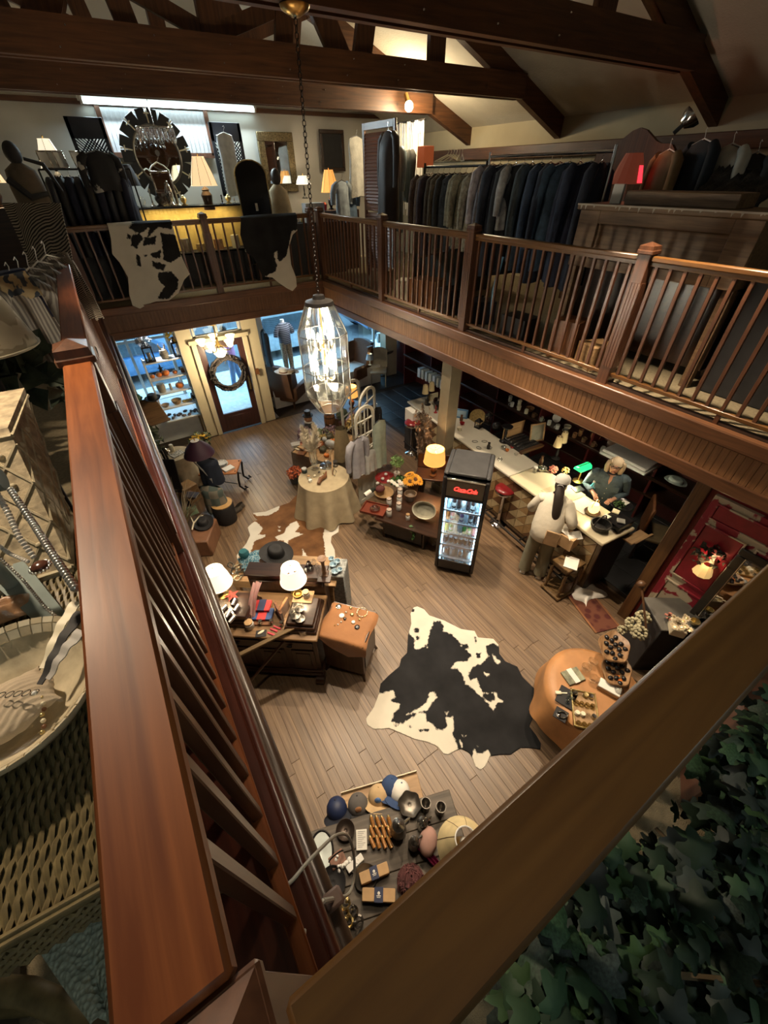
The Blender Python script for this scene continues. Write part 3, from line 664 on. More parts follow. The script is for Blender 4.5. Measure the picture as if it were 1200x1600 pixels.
 # cowhides: the outline and the coat's patches are a surveyed pattern of the hide itself
def sdf(P,poly):
 P=np.asarray(P,float);poly=np.asarray(poly,float);d=np.full(len(P),1e9);ins=np.zeros(len(P),bool);best=np.zeros_like(P)
 for a,b in zip(poly,np.roll(poly,-1,0)):
  e=b-a;t=np.clip(((P-a)@e)/max(e@e,1e-12),0,1);q=a+t[:,None]*e;dd=np.hypot(*(P-q).T);k=dd<d;d[k]=dd[k];best[k]=q[k]
  c=(a[1]>P[:,1])!=(b[1]>P[:,1]);xs=a[0]+(P[:,1]-a[1])*(b[0]-a[0])/np.where(abs(b[1]-a[1])<1e-12,1e-12,b[1]-a[1]);ins^=c&(P[:,0]<xs)
 return np.where(ins,-d,d),best
def hide_mat(name,dark,light,amp=.03):
 if name in MATS:return MATS[name]
 m,t,p=nt(name);at_=N(t,'ShaderNodeAttribute');at_.attribute_name='coat';tc=N(t,'ShaderNodeTexCoord')
 no=N(t,'ShaderNodeTexNoise');no.inputs['Scale'].default_value=26;no.inputs['Detail'].default_value=6;t.links.new(tc.outputs['Object'],no.inputs['Vector'])
 ma=N(t,'ShaderNodeMath',operation='MULTIPLY_ADD');ma.inputs[1].default_value=amp*2;ma.inputs[2].default_value=.5-amp
 t.links.new(no.outputs['Fac'],ma.inputs[0]);ad=N(t,'ShaderNodeMath',operation='ADD');t.links.new(at_.outputs['Fac'],ad.inputs[0]);t.links.new(ma.outputs[0],ad.inputs[1])
 n2=N(t,'ShaderNodeTexNoise');n2.inputs['Scale'].default_value=3.5;n2.inputs['Detail'].default_value=4;t.links.new(tc.outputs['Object'],n2.inputs['Vector'])
 rd=ramp(t,n2.outputs['Fac'],[(.3,sc3(dark,.6)),(.7,sc3(dark,1.4))]);rl=ramp(t,n2.outputs['Fac'],[(.3,sc3(light,.86)),(.7,light)])
 rf=ramp(t,ad.outputs[0],[(.494,(1,1,1)),(.506,(0,0,0))]);mx=N(t,'ShaderNodeMixRGB');t.links.new(rf.outputs[0],mx.inputs[0]);t.links.new(rd.outputs[0],mx.inputs[1]);t.links.new(rl.outputs[0],mx.inputs[2])
 t.links.new(mx.outputs[0],p.inputs['Base Color']);p.inputs['Roughness'].default_value=.75;p.inputs['Specular IOR Level'].default_value=.15
 n3=N(t,'ShaderNodeTexNoise');n3.inputs['Scale'].default_value=220;t.links.new(tc.outputs['Object'],n3.inputs['Vector']);b=N(t,'ShaderNodeBump');b.inputs['Strength'].default_value=.25;b.inputs['Distance'].default_value=.004
 t.links.new(n3.outputs['Fac'],b.inputs['Height']);t.links.new(b.outputs[0],p.inputs['Normal']);MATS[name]=m;return m
def hide(label,out,white,dark,m,fn,res=.016,th=.007,name='cowhide'):
 out=np.array(out);lo,hi=out.min(0)-res,out.max(0)+res;nx,ny=(np.ceil((hi-lo)/res)).astype(int)+1
 X,Y=np.meshgrid(lo[0]+res*np.arange(nx),lo[1]+res*np.arange(ny),indexing='ij');P=np.stack([X.ravel(),Y.ravel()],1)
 d,q=sdf(P,out);P=np.where((d>0)[:,None],q,P);ins=(d<=0).reshape(nx,ny)
 keep=ins[:-1,:-1]|ins[1:,:-1]|ins[1:,1:]|ins[:-1,1:];I=np.arange(nx*ny).reshape(nx,ny)
 F=np.stack([I[:-1,:-1][keep],I[1:,:-1][keep],I[1:,1:][keep],I[:-1,1:][keep]],1)
 c=np.full(len(P),1.0)
 for w_ in white:c=np.minimum(c,sdf(P,w_)[0])
 for k in dark:c=np.maximum(c,-sdf(P,k)[0])
 used=np.unique(F);rm=np.full(len(P),-1);rm[used]=np.arange(len(used))
 me=bpy.data.meshes.new(name);me.from_pydata([tuple(fn(*P[i]))for i in used],[],[tuple(int(v)for v in f)for f in rm[F]])
 a=me.attributes.new('coat','FLOAT','POINT');a.data.foreach_set('value',c[used].astype(np.float32))
 me.validate();me.materials.append(m);me.polygons.foreach_set('use_smooth',[True]*len(me.polygons))
 o=link_obj(name,me);s=o.modifiers.new('thickness','SOLIDIFY');s.thickness=th;s.offset=-1
 return tag(o,label,'cowhide')
 # ------------------------------------------------------------------ people (one skin-modifier body each)
SKIN=mat('warm_skin',(.50,.27,.18),.5,var=.06)
def skin_chain(name,joints,edges,m,parent,levels=2,loc=None):
 me=bpy.data.meshes.new(name);me.from_pydata([j[0]for j in joints],edges,[]);o=link_obj(name,me,parent)
 md=o.modifiers.new('Skin','SKIN');md.use_smooth_shade=True
 for i,j in enumerate(joints):
  r=j[1];v=me.skin_vertices[0].data[i];v.radius=r if isinstance(r,tuple)else(r,r)
 me.skin_vertices[0].data[0].use_root=True
 s=o.modifiers.new('Sub','SUBSURF');s.levels=levels;s.render_levels=levels
 me.materials.append(m);return o
 # ================================================================== GROUND FLOOR, MIDDLE
def fl(poly,ox,oy,s,z=.0):return[tuple(at(ox+x/s,oy+y/s,z).xy)for x,y in poly]
# ---- black and white hide
O_=[(345,68),(385,85),(415,120),(500,150),(600,200),(680,212),(700,250),(790,258),(822,295),(825,345),(860,390),(930,420),(960,480),(1020,540),(1075,590),(1080,620),(1045,650),(1030,700),(1000,770),(1040,820),(1068,870),(1065,905),(1000,895),(950,895),(890,935),(830,935),(770,945),(745,1000),(715,1025),(685,1005),(670,960),(650,925),(600,900),(560,915),(530,935),(500,930),(460,885),(400,860),(330,845),(250,810),(180,780),(140,785),(90,785),(50,760),(45,725),(90,660),(120,580),(130,520),(180,470),(240,420),(250,375),(285,340),(290,240),(310,170),(305,110),(320,75)]
W_=[[(295,110),(345,50),(395,85),(420,115),(440,155),(425,200),(410,240),(402,310),(392,290),(372,312),(345,322),(325,310),(332,260),(300,232),(285,200)],[(400,100),(490,140),(600,190),(680,200),(720,245),(790,248),(832,290),(822,305),(790,280),(745,300),(750,340),(762,360),(720,402),(692,412),(662,430),(640,470),(652,500),(690,487),(705,520),(722,570),(760,575),(805,570),(812,600),(850,625),(808,638),(792,682),(755,632),(722,602),(662,545),(625,520),(610,470),(582,432),(540,430),(570,395),(640,385),(665,352),(640,330),(605,300),(580,262),(540,227),(492,212),(500,182),(480,150),(440,155)],[(785,350),(830,390),(820,412),(790,380)],[(730,450),(770,465),(755,478),(735,465)],[(40,770),(35,725),(80,660),(115,580),(202,560),(217,600),(190,620),(242,640),(235,670),(202,690),(205,735),(262,752),(302,728),(362,690),(395,700),(400,740),(440,760),(452,790),(500,790),(522,770),(510,720),(550,712),(562,770),(550,820),(570,860),(585,910),(530,950),(500,945),(450,895),(400,875),(330,855),(250,825),(180,795),(140,795),(90,800)],[(420,570),(445,572),(460,600),(432,630),(412,670),(342,692),(280,702),(362,660),(402,630)],[(660,960),(678,905),(690,930),(720,930),(765,908),(775,945),(750,1010),(715,1035),(680,1010)],[(600,820),(635,828),(612,832)],[(595,850),(606,870),(612,895),(602,895)],[(690,880),(704,884),(698,892)],[(505,685),(525,682),(520,700)]]
D_=[[(600,290),(640,285),(645,315),(612,318)],[(690,340),(718,340),(712,370),(692,366)],[(725,575),(760,582),(790,570),(802,610),(770,625),(740,612)],[(325,198),(356,195),(356,220),(330,222)],[(335,240),(360,245),(355,265),(340,262)],[(185,740),(235,700),(270,730),(235,755)],[(205,755),(240,765),(215,776)],[(350,785),(412,787),(405,803),(360,800)],[(290,765),(318,768),(305,778)],[(680,245),(692,250),(690,285),(682,280)],[(312,86),(330,84),(328,100),(314,100)]]
HB=hide_mat('black_white_cowhide',(.012,.012,.013),(.62,.58,.49))
F_=lambda P:fl(P,560,930,3.75)
hide('black and white cowhide rug lying in the middle of the wooden floor',F_(O_),[F_(p)for p in W_],[F_(p)for p in D_],HB,lambda x,y:(x,y,.010+.002*math.sin(9*x)*math.sin(7*y)))
# ---- brown and white hide
B_=[(452,786),(437,791),(415,800),(394,802),(398,808),(404,813),(396,815),(387,825),(391,837),(385,850),(370,868),(372,885),(400,905),(440,915),(480,912),(510,895),(516,880),(524,874),(523,860),(517,848),(518,838),(529,832),(530,820),(535,812),(528,807),(511,805),(500,780),(480,768),(465,772)]
BW=[[(390,798),(437,789),(436,797),(420,806),(402,807)],[(399,815),(405,820),(411,826),(404,836),(415,836),(413,840),(398,846),(393,860),(385,885),(365,890),(365,868),(383,850),(389,837),(384,825)]]
BW+=[[(430+x/4.444,620+y/4.444)for x,y in p]for p in([(150,865),(170,900),(140,940),(192,955),(125,985),(92,1000),(75,1072),(58,1050),(60,1000),(22,1000),(0,975),(60,950),(80,910),(112,880)],[(345,822),(430,820),(475,850),(450,890),(450,940),(408,970),(392,1010),(425,1070),(418,1150),(350,1150),(345,1050),(332,960),(345,920),(415,885),(428,855),(380,845)],[(190,1060),(230,1122),(305,1130),(300,1160),(190,1150)],[(20,900),(36,905),(28,915)],[(15,925),(45,930),(30,940)])]
hide('brown and white cowhide rug half under the burlap-covered round table',fl(B_,0,0,1),[fl(p,0,0,1)for p in BW],[],hide_mat('brown_white_cowhide',(.135,.062,.024),(.60,.57,.50)),lambda x,y:(x,y,.009+.002*math.sin(8*x)*math.sin(9*y)))
# ---- sideboard with display risers (turned -39 deg)
DZ=.84;dl=Vector((.66,2.52,0));da=math.radians(-37)
def dk(x,y,z=0):return dl+Matrix.Rotation(da,3,'Z')@Vector((x,y,z))
t=T('sideboard','dark wood sideboard with panelled doors and scrolled foot, crowded with two lit white lamps','sideboard',dl,da)
MB().box(-1.25,0,0,.60,.10,DZ-.04,.006).build('body',DARKW,t);MB().box(-1.27,.02,-.02,.62,DZ-.04,DZ,.010).build('top',wood('honey_top',(.15,.080,.034),(.29,.17,.08),.4,'x'),t)
MB().box(-1.26,.01,-.035,.61,.06,.12,.02).box(-1.26,.01,-.02,.61,.12,.16,.012).build('plinth_moulding',DARKW,t)
for x0,x1 in((-1.2,-.78),(-.70,-.40),(-.32,-.05)):
 d=MB().box(x0,x1,-.012,.0,.20,.60,.006).build('door',DARKWZ,t);MB().box(x0+.05,x1-.05,-.02,-.006,.25,.55,.010).build('raised_panel',DARKWZ,d)
for x0,x1 in((-1.2,-.66),(-.58,-.05)):
 d=MB().box(x0,x1,-.014,0,.64,.77,.006).build('drawer',DARKW,t);MB().ball(((x0+x1)/2,-.03,.705),(.035,.014,.016)).build('pull',IRON,d)
m=MB().xf((-.02,-.06,.05),ry=0);m.cyl((-.05,0,0),(.05,0,0),.055,n=16).box(-.05,.05,.0,.1,-.045,.04,.01);m.build('scroll_foot',DARKW,t)
m=MB().xf((-.02,.58,.05));m.cyl((-.05,0,0),(.05,0,0),.05,n=16);m.build('scroll_foot',DARKW,t)
t=T('display_riser','stepped dark wood riser at the left of the sideboard holding silver ring cylinders','riser',dk(-1.0,.30,DZ),da)
for k,(w_,z0,z1)in enumerate(((.235,0,.05),(.215,.05,.09),(.195,.09,.16))):MB().box(-w_,w_,-w_*.9,w_*.9,z0,z1,.012).build('step',DARKW,t)
t=T('display_riser','stepped dark wood riser at the right end of the sideboard under pewter discs','riser',dk(-.19,.30,DZ),da)
for k,(w_,z0,z1)in enumerate(((.19,0,.04),(.175,.04,.08),(.155,.08,.12))):MB().box(-w_,w_,-w_*1.3,w_*1.2,z0,z1,.012).build('step',DARKW,t)
t=T('wooden_hutch','dark upright wooden hutch rising behind the sideboard lamps','hutch',dk(-.42,.70,0),da)
MB().box(-.52,.42,-.07,.10,0,1.12,.008).build('back_board',DARKWZ,t);MB().box(-.55,.45,-.09,.13,1.12,1.15,.008).build('top_shelf',DARKW,t);MB().box(-.50,.40,-.10,-.07,1.0,1.06,.006).build('rail',DARKW,t)
for lab,(px,py),z0 in(('left of two lit white drum lamps on the sideboard',(350,930),DZ+.16),('right of two lit white drum lamps, in front of the black hat',(463,925),DZ+.12)):
 lamp(lab,at(px,py,z0),sc_prof(STICK,1.0,.9),BRASS,.22,.150,.105,.22,SHADE_W,17)
def dz(px,py,z=DZ):return at(px,py,z)
cyl_m=mat('silver_sleeve',(.55,.55,.58),.25,.9)
for k,(px,py,a)in enumerate(((350,953,.5),(366,943,.9),(370,952,.7),(357,962,.8),(363,970,.6))):
 o=MB().cyl((-.045,0,.024),(.045,0,.024),.022,n=14).build('napkin_ring_tube',[cyl_m]);place(o,dz(px,py,DZ+.16),a);tag(o,'silver ring tube on the left riser, number %s from its back'%('one two three four five'.split()[k]),'tube','silver tubes on the left riser')
for k,(px,py)in enumerate(((465,945),(459,956),(469,967),(462,962),(468,951))):
 one(MB().lathe([(0,0),(.052,0),(.056,.008),(.04,.012),(.036,.007),(.012,.014),(0,.02)],16),'pewter_disc',PEWTER,'round pewter concho disc on the right riser, %s of the heap'%('back','left','front','middle','right')[k],'disc',dz(px,py,DZ+.12+.012*k),group='pewter discs on the right riser')
t=T('tray','small square tray holding a cork jar and a dish, back of the right riser','tray',dz(474,933,DZ+.12),da);MB().box(-.12,.12,-.09,.09,0,.014,.004).build('plate',PINE,t)
jar('white jar with a cork lid on the small square tray',dz(479,932,DZ+.134),.042,.075)
simple(bowl_p(.055,.03),'dish',BRASS,'shallow brass dish beside the cork jar on the tray','dish',dz(466,930,DZ+.134))
jar('white jar with a broad cork lid at the front edge of the sideboard',dz(391,980),.05,.085);jar('white cork-lidded jar standing low at the left end of the sideboard',dz(346,973,DZ+.10),.045,.08)
# striped scarf hanging over the hutch
SCARF=two('striped_scarf',(.55,.50,.46),(.33,.02,.03),'wave',26,.85,.4,.6,'Y',dist=1.2)
m=MB();a,b=dk(-.78,.52,1.12),dk(-.80,.2,DZ+.02)
m.sheet(lambda u,v:tuple(a.lerp(b,v)+V(.10*(u-.5)+.012*math.sin(9*u+3*v),.03*math.sin(12*u),.05*math.sin(PI*v)+.012*math.sin(14*u+2*v))),14,16,.004)
one(m,'scarf',SCARF,'red and white striped scarf draped down the left of the hutch','scarf',smooth=70)
REDP=mat('red_board',(.55,.035,.035),.6);NAVY=mat('navy_board',(.012,.022,.07),.55);BLU=mat('blue_board',(.03,.07,.20),.5)
for lab,px,py,d,m1,m2,zz in(('red and navy gift box with an open flap, top of the boxes',410,948,(.20,.15,.035),REDP,NAVY,DZ+.05),('blue flat box under the red gift box',411,961,(.24,.16,.03),BLU,REDP,DZ+.02),('long red-brown box at the bottom of the gift boxes',409,968,(.26,.17,.02),LEATHB,None,DZ),('bright red folded card standing behind the gift boxes',420,916,(.17,.07,.10),REDP,None,DZ+.03)):
 box_t(lab,dz(px,py,zz),d,m1,da+.05,'gift_box',band=m2,bandw=.42)
book('dark brown book standing upright on end beside the gift boxes',dz(438,962,DZ),(.20,.03,.16),LEATHB,da-.9)
box_t('thin tan board leaning upright right of the gift boxes',dz(446,957,DZ),(.03,.20,.17),TAN,da-.2,'board','board')
for k,(px,py,r)in enumerate(((408,975,.028),(425,974,.026),(441,977,.028))):jar('tiny glass pot in the front row of the sideboard, %s one'%('left','middle','right')[k],dz(px,py),r,.045,glass('frosted_pot',refl=.25),SILVER,group='three glass pots on the sideboard')
box_t('black card with a cream oval brooch at the sideboard front',dz(408,990),(.12,.09,.006),BLACKM,da+.2,'jewellery_card','card');one(MB().ball((0,0,.006),(.042,.016,.006)),'brooch',WAX,'cream oval brooch on the black card','brooch',dz(408,988,DZ+.006),.1)
for k,(px,py)in enumerate(((428,985),(433,981),(424,991))):one(MB().box(-.012,.012,-.05,.05,0,.015,.005),'lipstick_case',mat('pink_case',(.5,.06,.08),.4),'slim red-pink case at the sideboard front, %s of three'%('middle','right','left')[k],'case',dz(px,py),.6,'pink cases')
simple([(0,0),(.05,0),(.055,.07),(.05,.07),(.045,.008),(0,.008)],'tumbler',GLASS,'clear glass tumbler at the right front corner of the sideboard','tumbler',dz(474,988))
t=T('decorative_star','red folded tin star lying behind the left riser','star',dz(362,930,DZ+.20),.3);m=MB()
P5=[(.10*(1 if k%2==0 else .42)*math.cos(k*PI/5),.10*(1 if k%2==0 else .42)*math.sin(k*PI/5),0)for k in range(10)]
m.add(P5+[(0,0,.035),(0,0,-.01)],[(k,(k+1)%10,10)for k in range(10)]+[((k+1)%10,k,11)for k in range(10)]);m.build('points',mat('red_tin',(.30,.06,.045),.5),t,smooth=0)
# pieces behind the hutch: a second table with pine edge, blue bandanas and hats
t=T('display_table','pine-topped display table behind the sideboard with scarves and hats','table',dk(-.42,1.05,0),da);MB().box(-.92,.50,-.24,.26,.74,.78,.006).build('top',PINE,t)
MB().box(-.88,.46,-.22,.24,.62,.74,.004).build('apron',PINE,t)
for x in(-.84,.42):
 for y in(-.18,.20):MB().box(x-.03,x+.03,y-.03,y+.03,0,.62,.004).build('leg',PINE,t)
m=MB();r_=random.Random(3)
def crumple(c,rx,ry,h,ph):return lambda u,v:(c.x+rx*(u-.5)*2,c.y+ry*(v-.5)*2,c.z+h*(math.sin(PI*u)*math.sin(PI*v))**.5*(.6+.4*math.sin(9*u+ph)*math.sin(8*v+2*ph)))
BAND=two('blue_bandana',(.03,.16,.25),(.32,.46,.52),'noise',55,.85,.48,.56,detail=2)
one(m.sheet(crumple(at(395,876,.78),.17,.15,.13,1),22,18,.003),'bandana_pile',BAND,'crumpled turquoise bandanas piled beside the black hat','bandanas',smooth=70)
one(MB().sheet(crumple(at(420,880,.78),.13,.12,.08,4),18,16,.003),'bandana',two('pale_bandana',(.08,.20,.28),(.5,.58,.60),'noise',60,.85,.5,.55),'paler blue patterned bandana spread right of the turquoise pile','bandana',smooth=70)
simple([(0,0),(.06,0),(.07,.05),(.05,.09),(0,.095)],'teal_hat',mat('teal_knit',(.03,.15,.18),.9,bump=.5,bscale=120),'round teal knitted cap behind the bandanas','cap',at(382,868,.86))
simple([(0,0),(.045,0),(.05,.06),(.04,.11),(.045,.12),(0,.12)],'jug',LEATHB,'small brown jug beside the bandanas','jug',at(413,885,.80))
hat('black flat-crowned hat with a wide brim, behind the right-hand lamp',at(432,866,.98),BLACKM,.20,.10,.12,mat('black_band',(.03,.03,.03),.4),.4,sq=1.25)
t=T('hat_stand','slim grey post carrying the black hat','stand',at(432,866,.78));MB().cyl((0,0,0),(0,0,.2),.012).build('post',IRON,t);MB().lathe([(0,0),(.06,0),(.06,.01),(0,.014)]).build('foot',IRON,t)
t=T('candlestick','tall turned wooden candlestick on a square foot at the right end of the hutch','candlestick',at(507,898,1.15),da)
MB().box(-.05,.05,-.05,.05,0,.025,.004).build('foot',WALNUT,t);MB().lathe([(.03,.02),(.022,.06),(.028,.10),(.018,.16),(.026,.24),(.05,.27),(.055,.285),(.03,.285),(0,.27)],16).build('shaft',wood('turned_beech',(.16,.08,.04),(.30,.17,.09),.5,'z'),t)
box_t('small dark box under the turned candlestick',at(507,905,1.15),(.16,.12,.02),DARKW,da,'plinth')
for k,(px,py)in enumerate(((483,884),(491,881),(487,890),(496,888),(480,892),(499,894))):
 simple([(0,0),(.03,0),(.032,.05),(.02,.065),(.02,.075),(0,.075)],'scent_bottle',[glass('smoky_glass',refl=.3,tint=(.55,.55,.6)),GLASS][k%2],'little glass scent bottle on the hutch top, %s'%('far left','back middle','middle','back right','nearest left','nearest right')[k],'bottle',at(px,py,1.15),10,'scent bottles on the hutch')
one(MB().box(-.10,.13,-.16,.16,0,.86,.012),'cloth_covered_stand',mat('grey_floral_cloth',(.25,.26,.25),.9,var=.5,scale=30),'narrow stand under a grey floral cloth carrying china cups','stand',at(525,886,.86)-V(0,0,.86),da)
BL=mat('blue_white_ceramic',(.30,.42,.50),.4,var=.7,scale=40)
for k,(px,py,r)in enumerate(((521,885,.05),(527,880,.045),(524,896,.05),(531,893,.04),(518,876,.04))):
 simple(bowl_p(r,.05),'china_cup',BL,'blue-grey patterned china cup on the end shelf, %s'%('middle left','back','front left','front right','back left')[k],'cup',at(px,py,.86),14,'china on the end of the pine table')
BEAD=mat('bead_tangle',(.42,.36,.24),.35,var=.8,scale=50,metal=.3)
for k,(px,py)in enumerate(((372,886),(366,893),(377,897),(371,904),(381,887),(361,884))):
 q=at(px,py,.79);one(MB().tube([(.05*math.cos(a_),.035*math.sin(a_),.012+.01*math.sin(3*a_))for a_ in[2*PI*i/18 for i in range(18)]],.011,6,True),'bead_necklace',[BEAD,SILVER,PEWTER][k%3],'coiled bead necklace left of the bandanas, %s'%('uppermost pale','silver left','pewter','front pale','silver right','far left pewter')[k],'necklace',q,k,'necklaces on the pine table')
 # crossed wooden bars of a folding stand against the sideboard
t=T('folding_stand','crossed wooden bars of a folding stand leaning at the sideboard front','stand',(0,0,0));OLIVE=wood('olive_bar',(.10,.062,.025),(.20,.13,.06),.4,'x')
def bar(p,q,w_,h_,nm,m_,par):
 d=q-p;o=MB().box(0,d.length,-w_/2,w_/2,-h_/2,h_/2,.004).build(nm,m_,par);o.location=p;o.rotation_euler=d.to_track_quat('X','Z').to_euler();return o
bar(at(365,1028,.84),at(463,979,.90),.05,.03,'bar',OLIVE,t);bar(at(388,1068,.42),at(457,986,.86),.03,.02,'bar',DARKW,t)
# ---- leather-topped cabinet
t=T('side_cabinet','small dark side cabinet with a tan suede cloth over its top','cabinet',(1.085,2.535,0),math.radians(-50))
MB().box(-.26,.24,-.22,.22,.10,.76,.006).build('body',wood('dull_brown_wood',(.045,.020,.009),(.105,.050,.022),.45,'z'),t);MB().box(-.29,.27,-.25,.25,.76,.785,.008).build('top',DARKW,t)
for x,y in((-.24,-.2),(.22,-.2),(-.24,.2),(.22,.2)):MB().tube([(x,y,.12),(x*1.05,y*1.08,.06),(x*1.12,y*1.18,0)],[.025,.018,.016],8).build('leg',DARKWZ,t)
MB().box(.24,.25,-.17,.17,.2,.7,.004).build('side_panel',DARKWZ,t)
def suede(u,v):
 x=-.31+.60*u;L=.05+.24*max(0,1-abs(u-.62)/.55);s=v*(.47+L);d=min(s,.47);h=s-d
 return(x+.012*math.sin(9*v),.225-d-.02*min(1,h*9)-.015*math.sin(8*u)*h*4,.793+.004*math.sin(9*u)*math.sin(8*v)-h-.04*max(0,abs(u-.5)-.44)/.06)
one(MB().sheet(suede,24,24,.006),'suede_cloth',TAN,'tan suede cloth hanging in a point over the small cabinet','cloth',(1.085,2.535,0),math.radians(-50),smooth=70)
t=T('bead_bracelet','bracelet of bone beads laid in a ring on the suede cloth','bracelet',at(566,957,.805))
for k in range(12):
 a_=2*PI*k/12;MB().xf((.062*math.cos(a_),.062*math.sin(a_),.006),rz=a_+PI/2).cyl((-.011,0,0),(.011,0,0),.006,n=8).build('bead',[WAX,GOLD][k%3==0],t)
for k,(px,py,r,m_)in enumerate(((529,948,.035,SILVER),(534,962,.032,WHITEP),(539,967,.018,BLACKP),(550,960,.022,GOLD),(552,972,.022,WHITEP),(558,980,.03,BLACKP),(562,968,.014,GOLD),(528,976,.010,WHITEP),(533,972,.009,WHITEP),(523,977,.008,GOLD),(548,950,.016,GOLD),(541,957,.014,SILVER))):
 one(MB().lathe([(0,0),(r,0),(r*1.02,.006),(r*.7,.012),(r*.6,.009),(0,.011)],14),'jewel',m_,('large silver pendant','white shell pendant','small black pendant','gold rosette','white button pendant','oval black and gold cuff','gold stud','tiny white stud at left','tiny pale stud by the shell pendant','tiny gold stud','gold brooch at the back','little silver charm')[k]+' on the suede cloth','jewellery',at(px,py,.803),group='jewellery on the suede cloth')
 # ---- round side table with a hide cloth (right, partly behind the front rail)
RC=Vector((2.84,.50,0));RR=.46
t=T('round_side_table','round side table hidden under a tan hide cloth at the foot of the railing','table',RC);MB().lathe([(0,.70),(RR-.03,.70),(RR-.03,.73),(0,.73)],32).build('top',PINE,t);MB().cyl((0,0,.05),(0,0,.70),.05).build('pedestal',DARKWZ,t);MB().lathe([(0,0),(.25,0),(.24,.04),(.06,.07)],20).build('foot',DARKW,t)
def hcl(u,v):
 a_=2*PI*u;k=1 if v<=.5 else 0
 if v<=.55:r=RR*v/.55;return(r*math.cos(a_),r*math.sin(a_),.735)
 w_=(v-.55)/.45;L=.38+.18*abs(math.sin(2*a_+.6));return((RR+.02+.10*w_*(.5+.5*math.sin(5*a_+.4)))*math.cos(a_),(RR+.02+.10*w_*(.5+.5*math.sin(5*a_+.4)))*math.sin(a_),.735-L*w_-.02)
o=one(MB().sheet(hcl,64,16),'hide_cloth',mat('tan_hide',(.42,.20,.075),.5,var=.25,scale=4),'tan hide cloth hanging in folds over the round side table','cloth',RC,smooth=60)
TZ=.742
box_t('small framed sign with a landscape and lettering panel, lying on the round table',at(895,1057,TZ),(.20,.15,.02),mat('olive_print',(.20,.20,.13),.5,var=.6,scale=18),-.25,'small_sign','sign',band=PAPER,bandw=.3)
for k,(px,py,sx,sy)in enumerate(((885,1090,.20,.17),(876,1117,.12,.12))):one(MB().box(-sx/2,sx/2,-sy/2,sy/2,0,.012,.003),'black_display_pad',BLACKM,('large black jewellery pad on the round table','small black pad at the near edge of the round table')[k],'pad',at(px,py,TZ),.35)
for k,(px,py)in enumerate(((888,1090),(892,1083),(899,1084),(886,1097),(895,1093))):one(MB().ball((0,0,.018),(.022,.022,.018),10,6),'glass_charm',glass('ice_glass',refl=.35,tint=(.8,.9,.95)),'clear glass charm on the black pad, %s'%('middle','back left','back right','near left','near right')[k],'charm',at(px,py,TZ+.012),group='glass charms on the black pad')
one(MB().box(-.03,.03,-.018,.018,0,.02,.006).box(-.02,.09,-.006,.006,.0,.008),'bone_comb',WAX,'pink-white comb with a handle on the black pad','comb',at(872,1083,TZ+.012),-.6)
one(MB().tube([(.05*math.cos(a_),.03*math.sin(a_),.01)for a_ in[2*PI*i/16 for i in range(16)]],.006,6,True).ball((-.03,0,.01),(.02,.016,.01)),'buckle',SILVER,'silver belt buckle on the small near pad','buckle',at(878,1118,TZ+.012),-.6)
t=T('ornate_tray','pale gilt tray crowded with glass trinkets at the rail edge of the round table','tray',at(913,1110,TZ),.75);MB().box(-.19,.19,-.12,.12,0,.012,.004).build('plate',PINE,t)
for a,b,c,d in((-.19,.19,-.12,-.105),(-.19,.19,.105,.12),(-.19,-.175,-.12,.12),(.175,.19,-.12,.12)):MB().box(a,b,c,d,.0,.03,.004).build('rim',GOLD,t)
r_=random.Random(5)
for k in range(16):
 q=Vector((-.15+.10*(k%4),-.075+.05*(k//4),0));p_=at(913,1110,TZ+.012)+Matrix.Rotation(.75,3,'Z')@q
 simple([(0,0),(.022,0),(.026,.012),(.018,.03),(.022,.036),(0,.034)],'glass_trinket',[GLASS,WAX,SILVER,GOLD][r_.randrange(4)]if k%2 else glass('gold_glass',(.9,.8,.5),.35,(.95,.9,.7)),'glass trinket in the pale gilt tray, row %s, %s'%(('nearest','second','third','farthest')[k//4],('left end','left middle','right middle','right end')[k%4]),'trinket',p_,10,'trinkets in the gilt tray')
for k,(px,py)in enumerate(((914,1047),(924,1038),(926,1065))):
 simple([(0,0),(.03,0),(.045,.03),(.05,.07),(.047,.07),(.042,.03),(.028,.006),(0,.006)],'glass_votive',GLASS,'clear glass votive on the hide cloth, %s of three'%('middle','back','nearest the pumpkin')[k],'votive',at(px,py,TZ),16,'glass votives')
pumpkin('small orange pumpkin beside the glass ball on the round table',at(963,1066,TZ),.055)
one(MB().ball((0,0,.05),.05,20,12),'glass_ball',glass('ball_glass',refl=.35),'clear glass ball at the rail edge beside the pumpkin','ball',at(964,1084,TZ))
box_t('long white and brown carton on the round table beside the pumpkin',at(950,1078,TZ),(.10,.20,.06),CARD,.35,'carton',lid=PAPER)
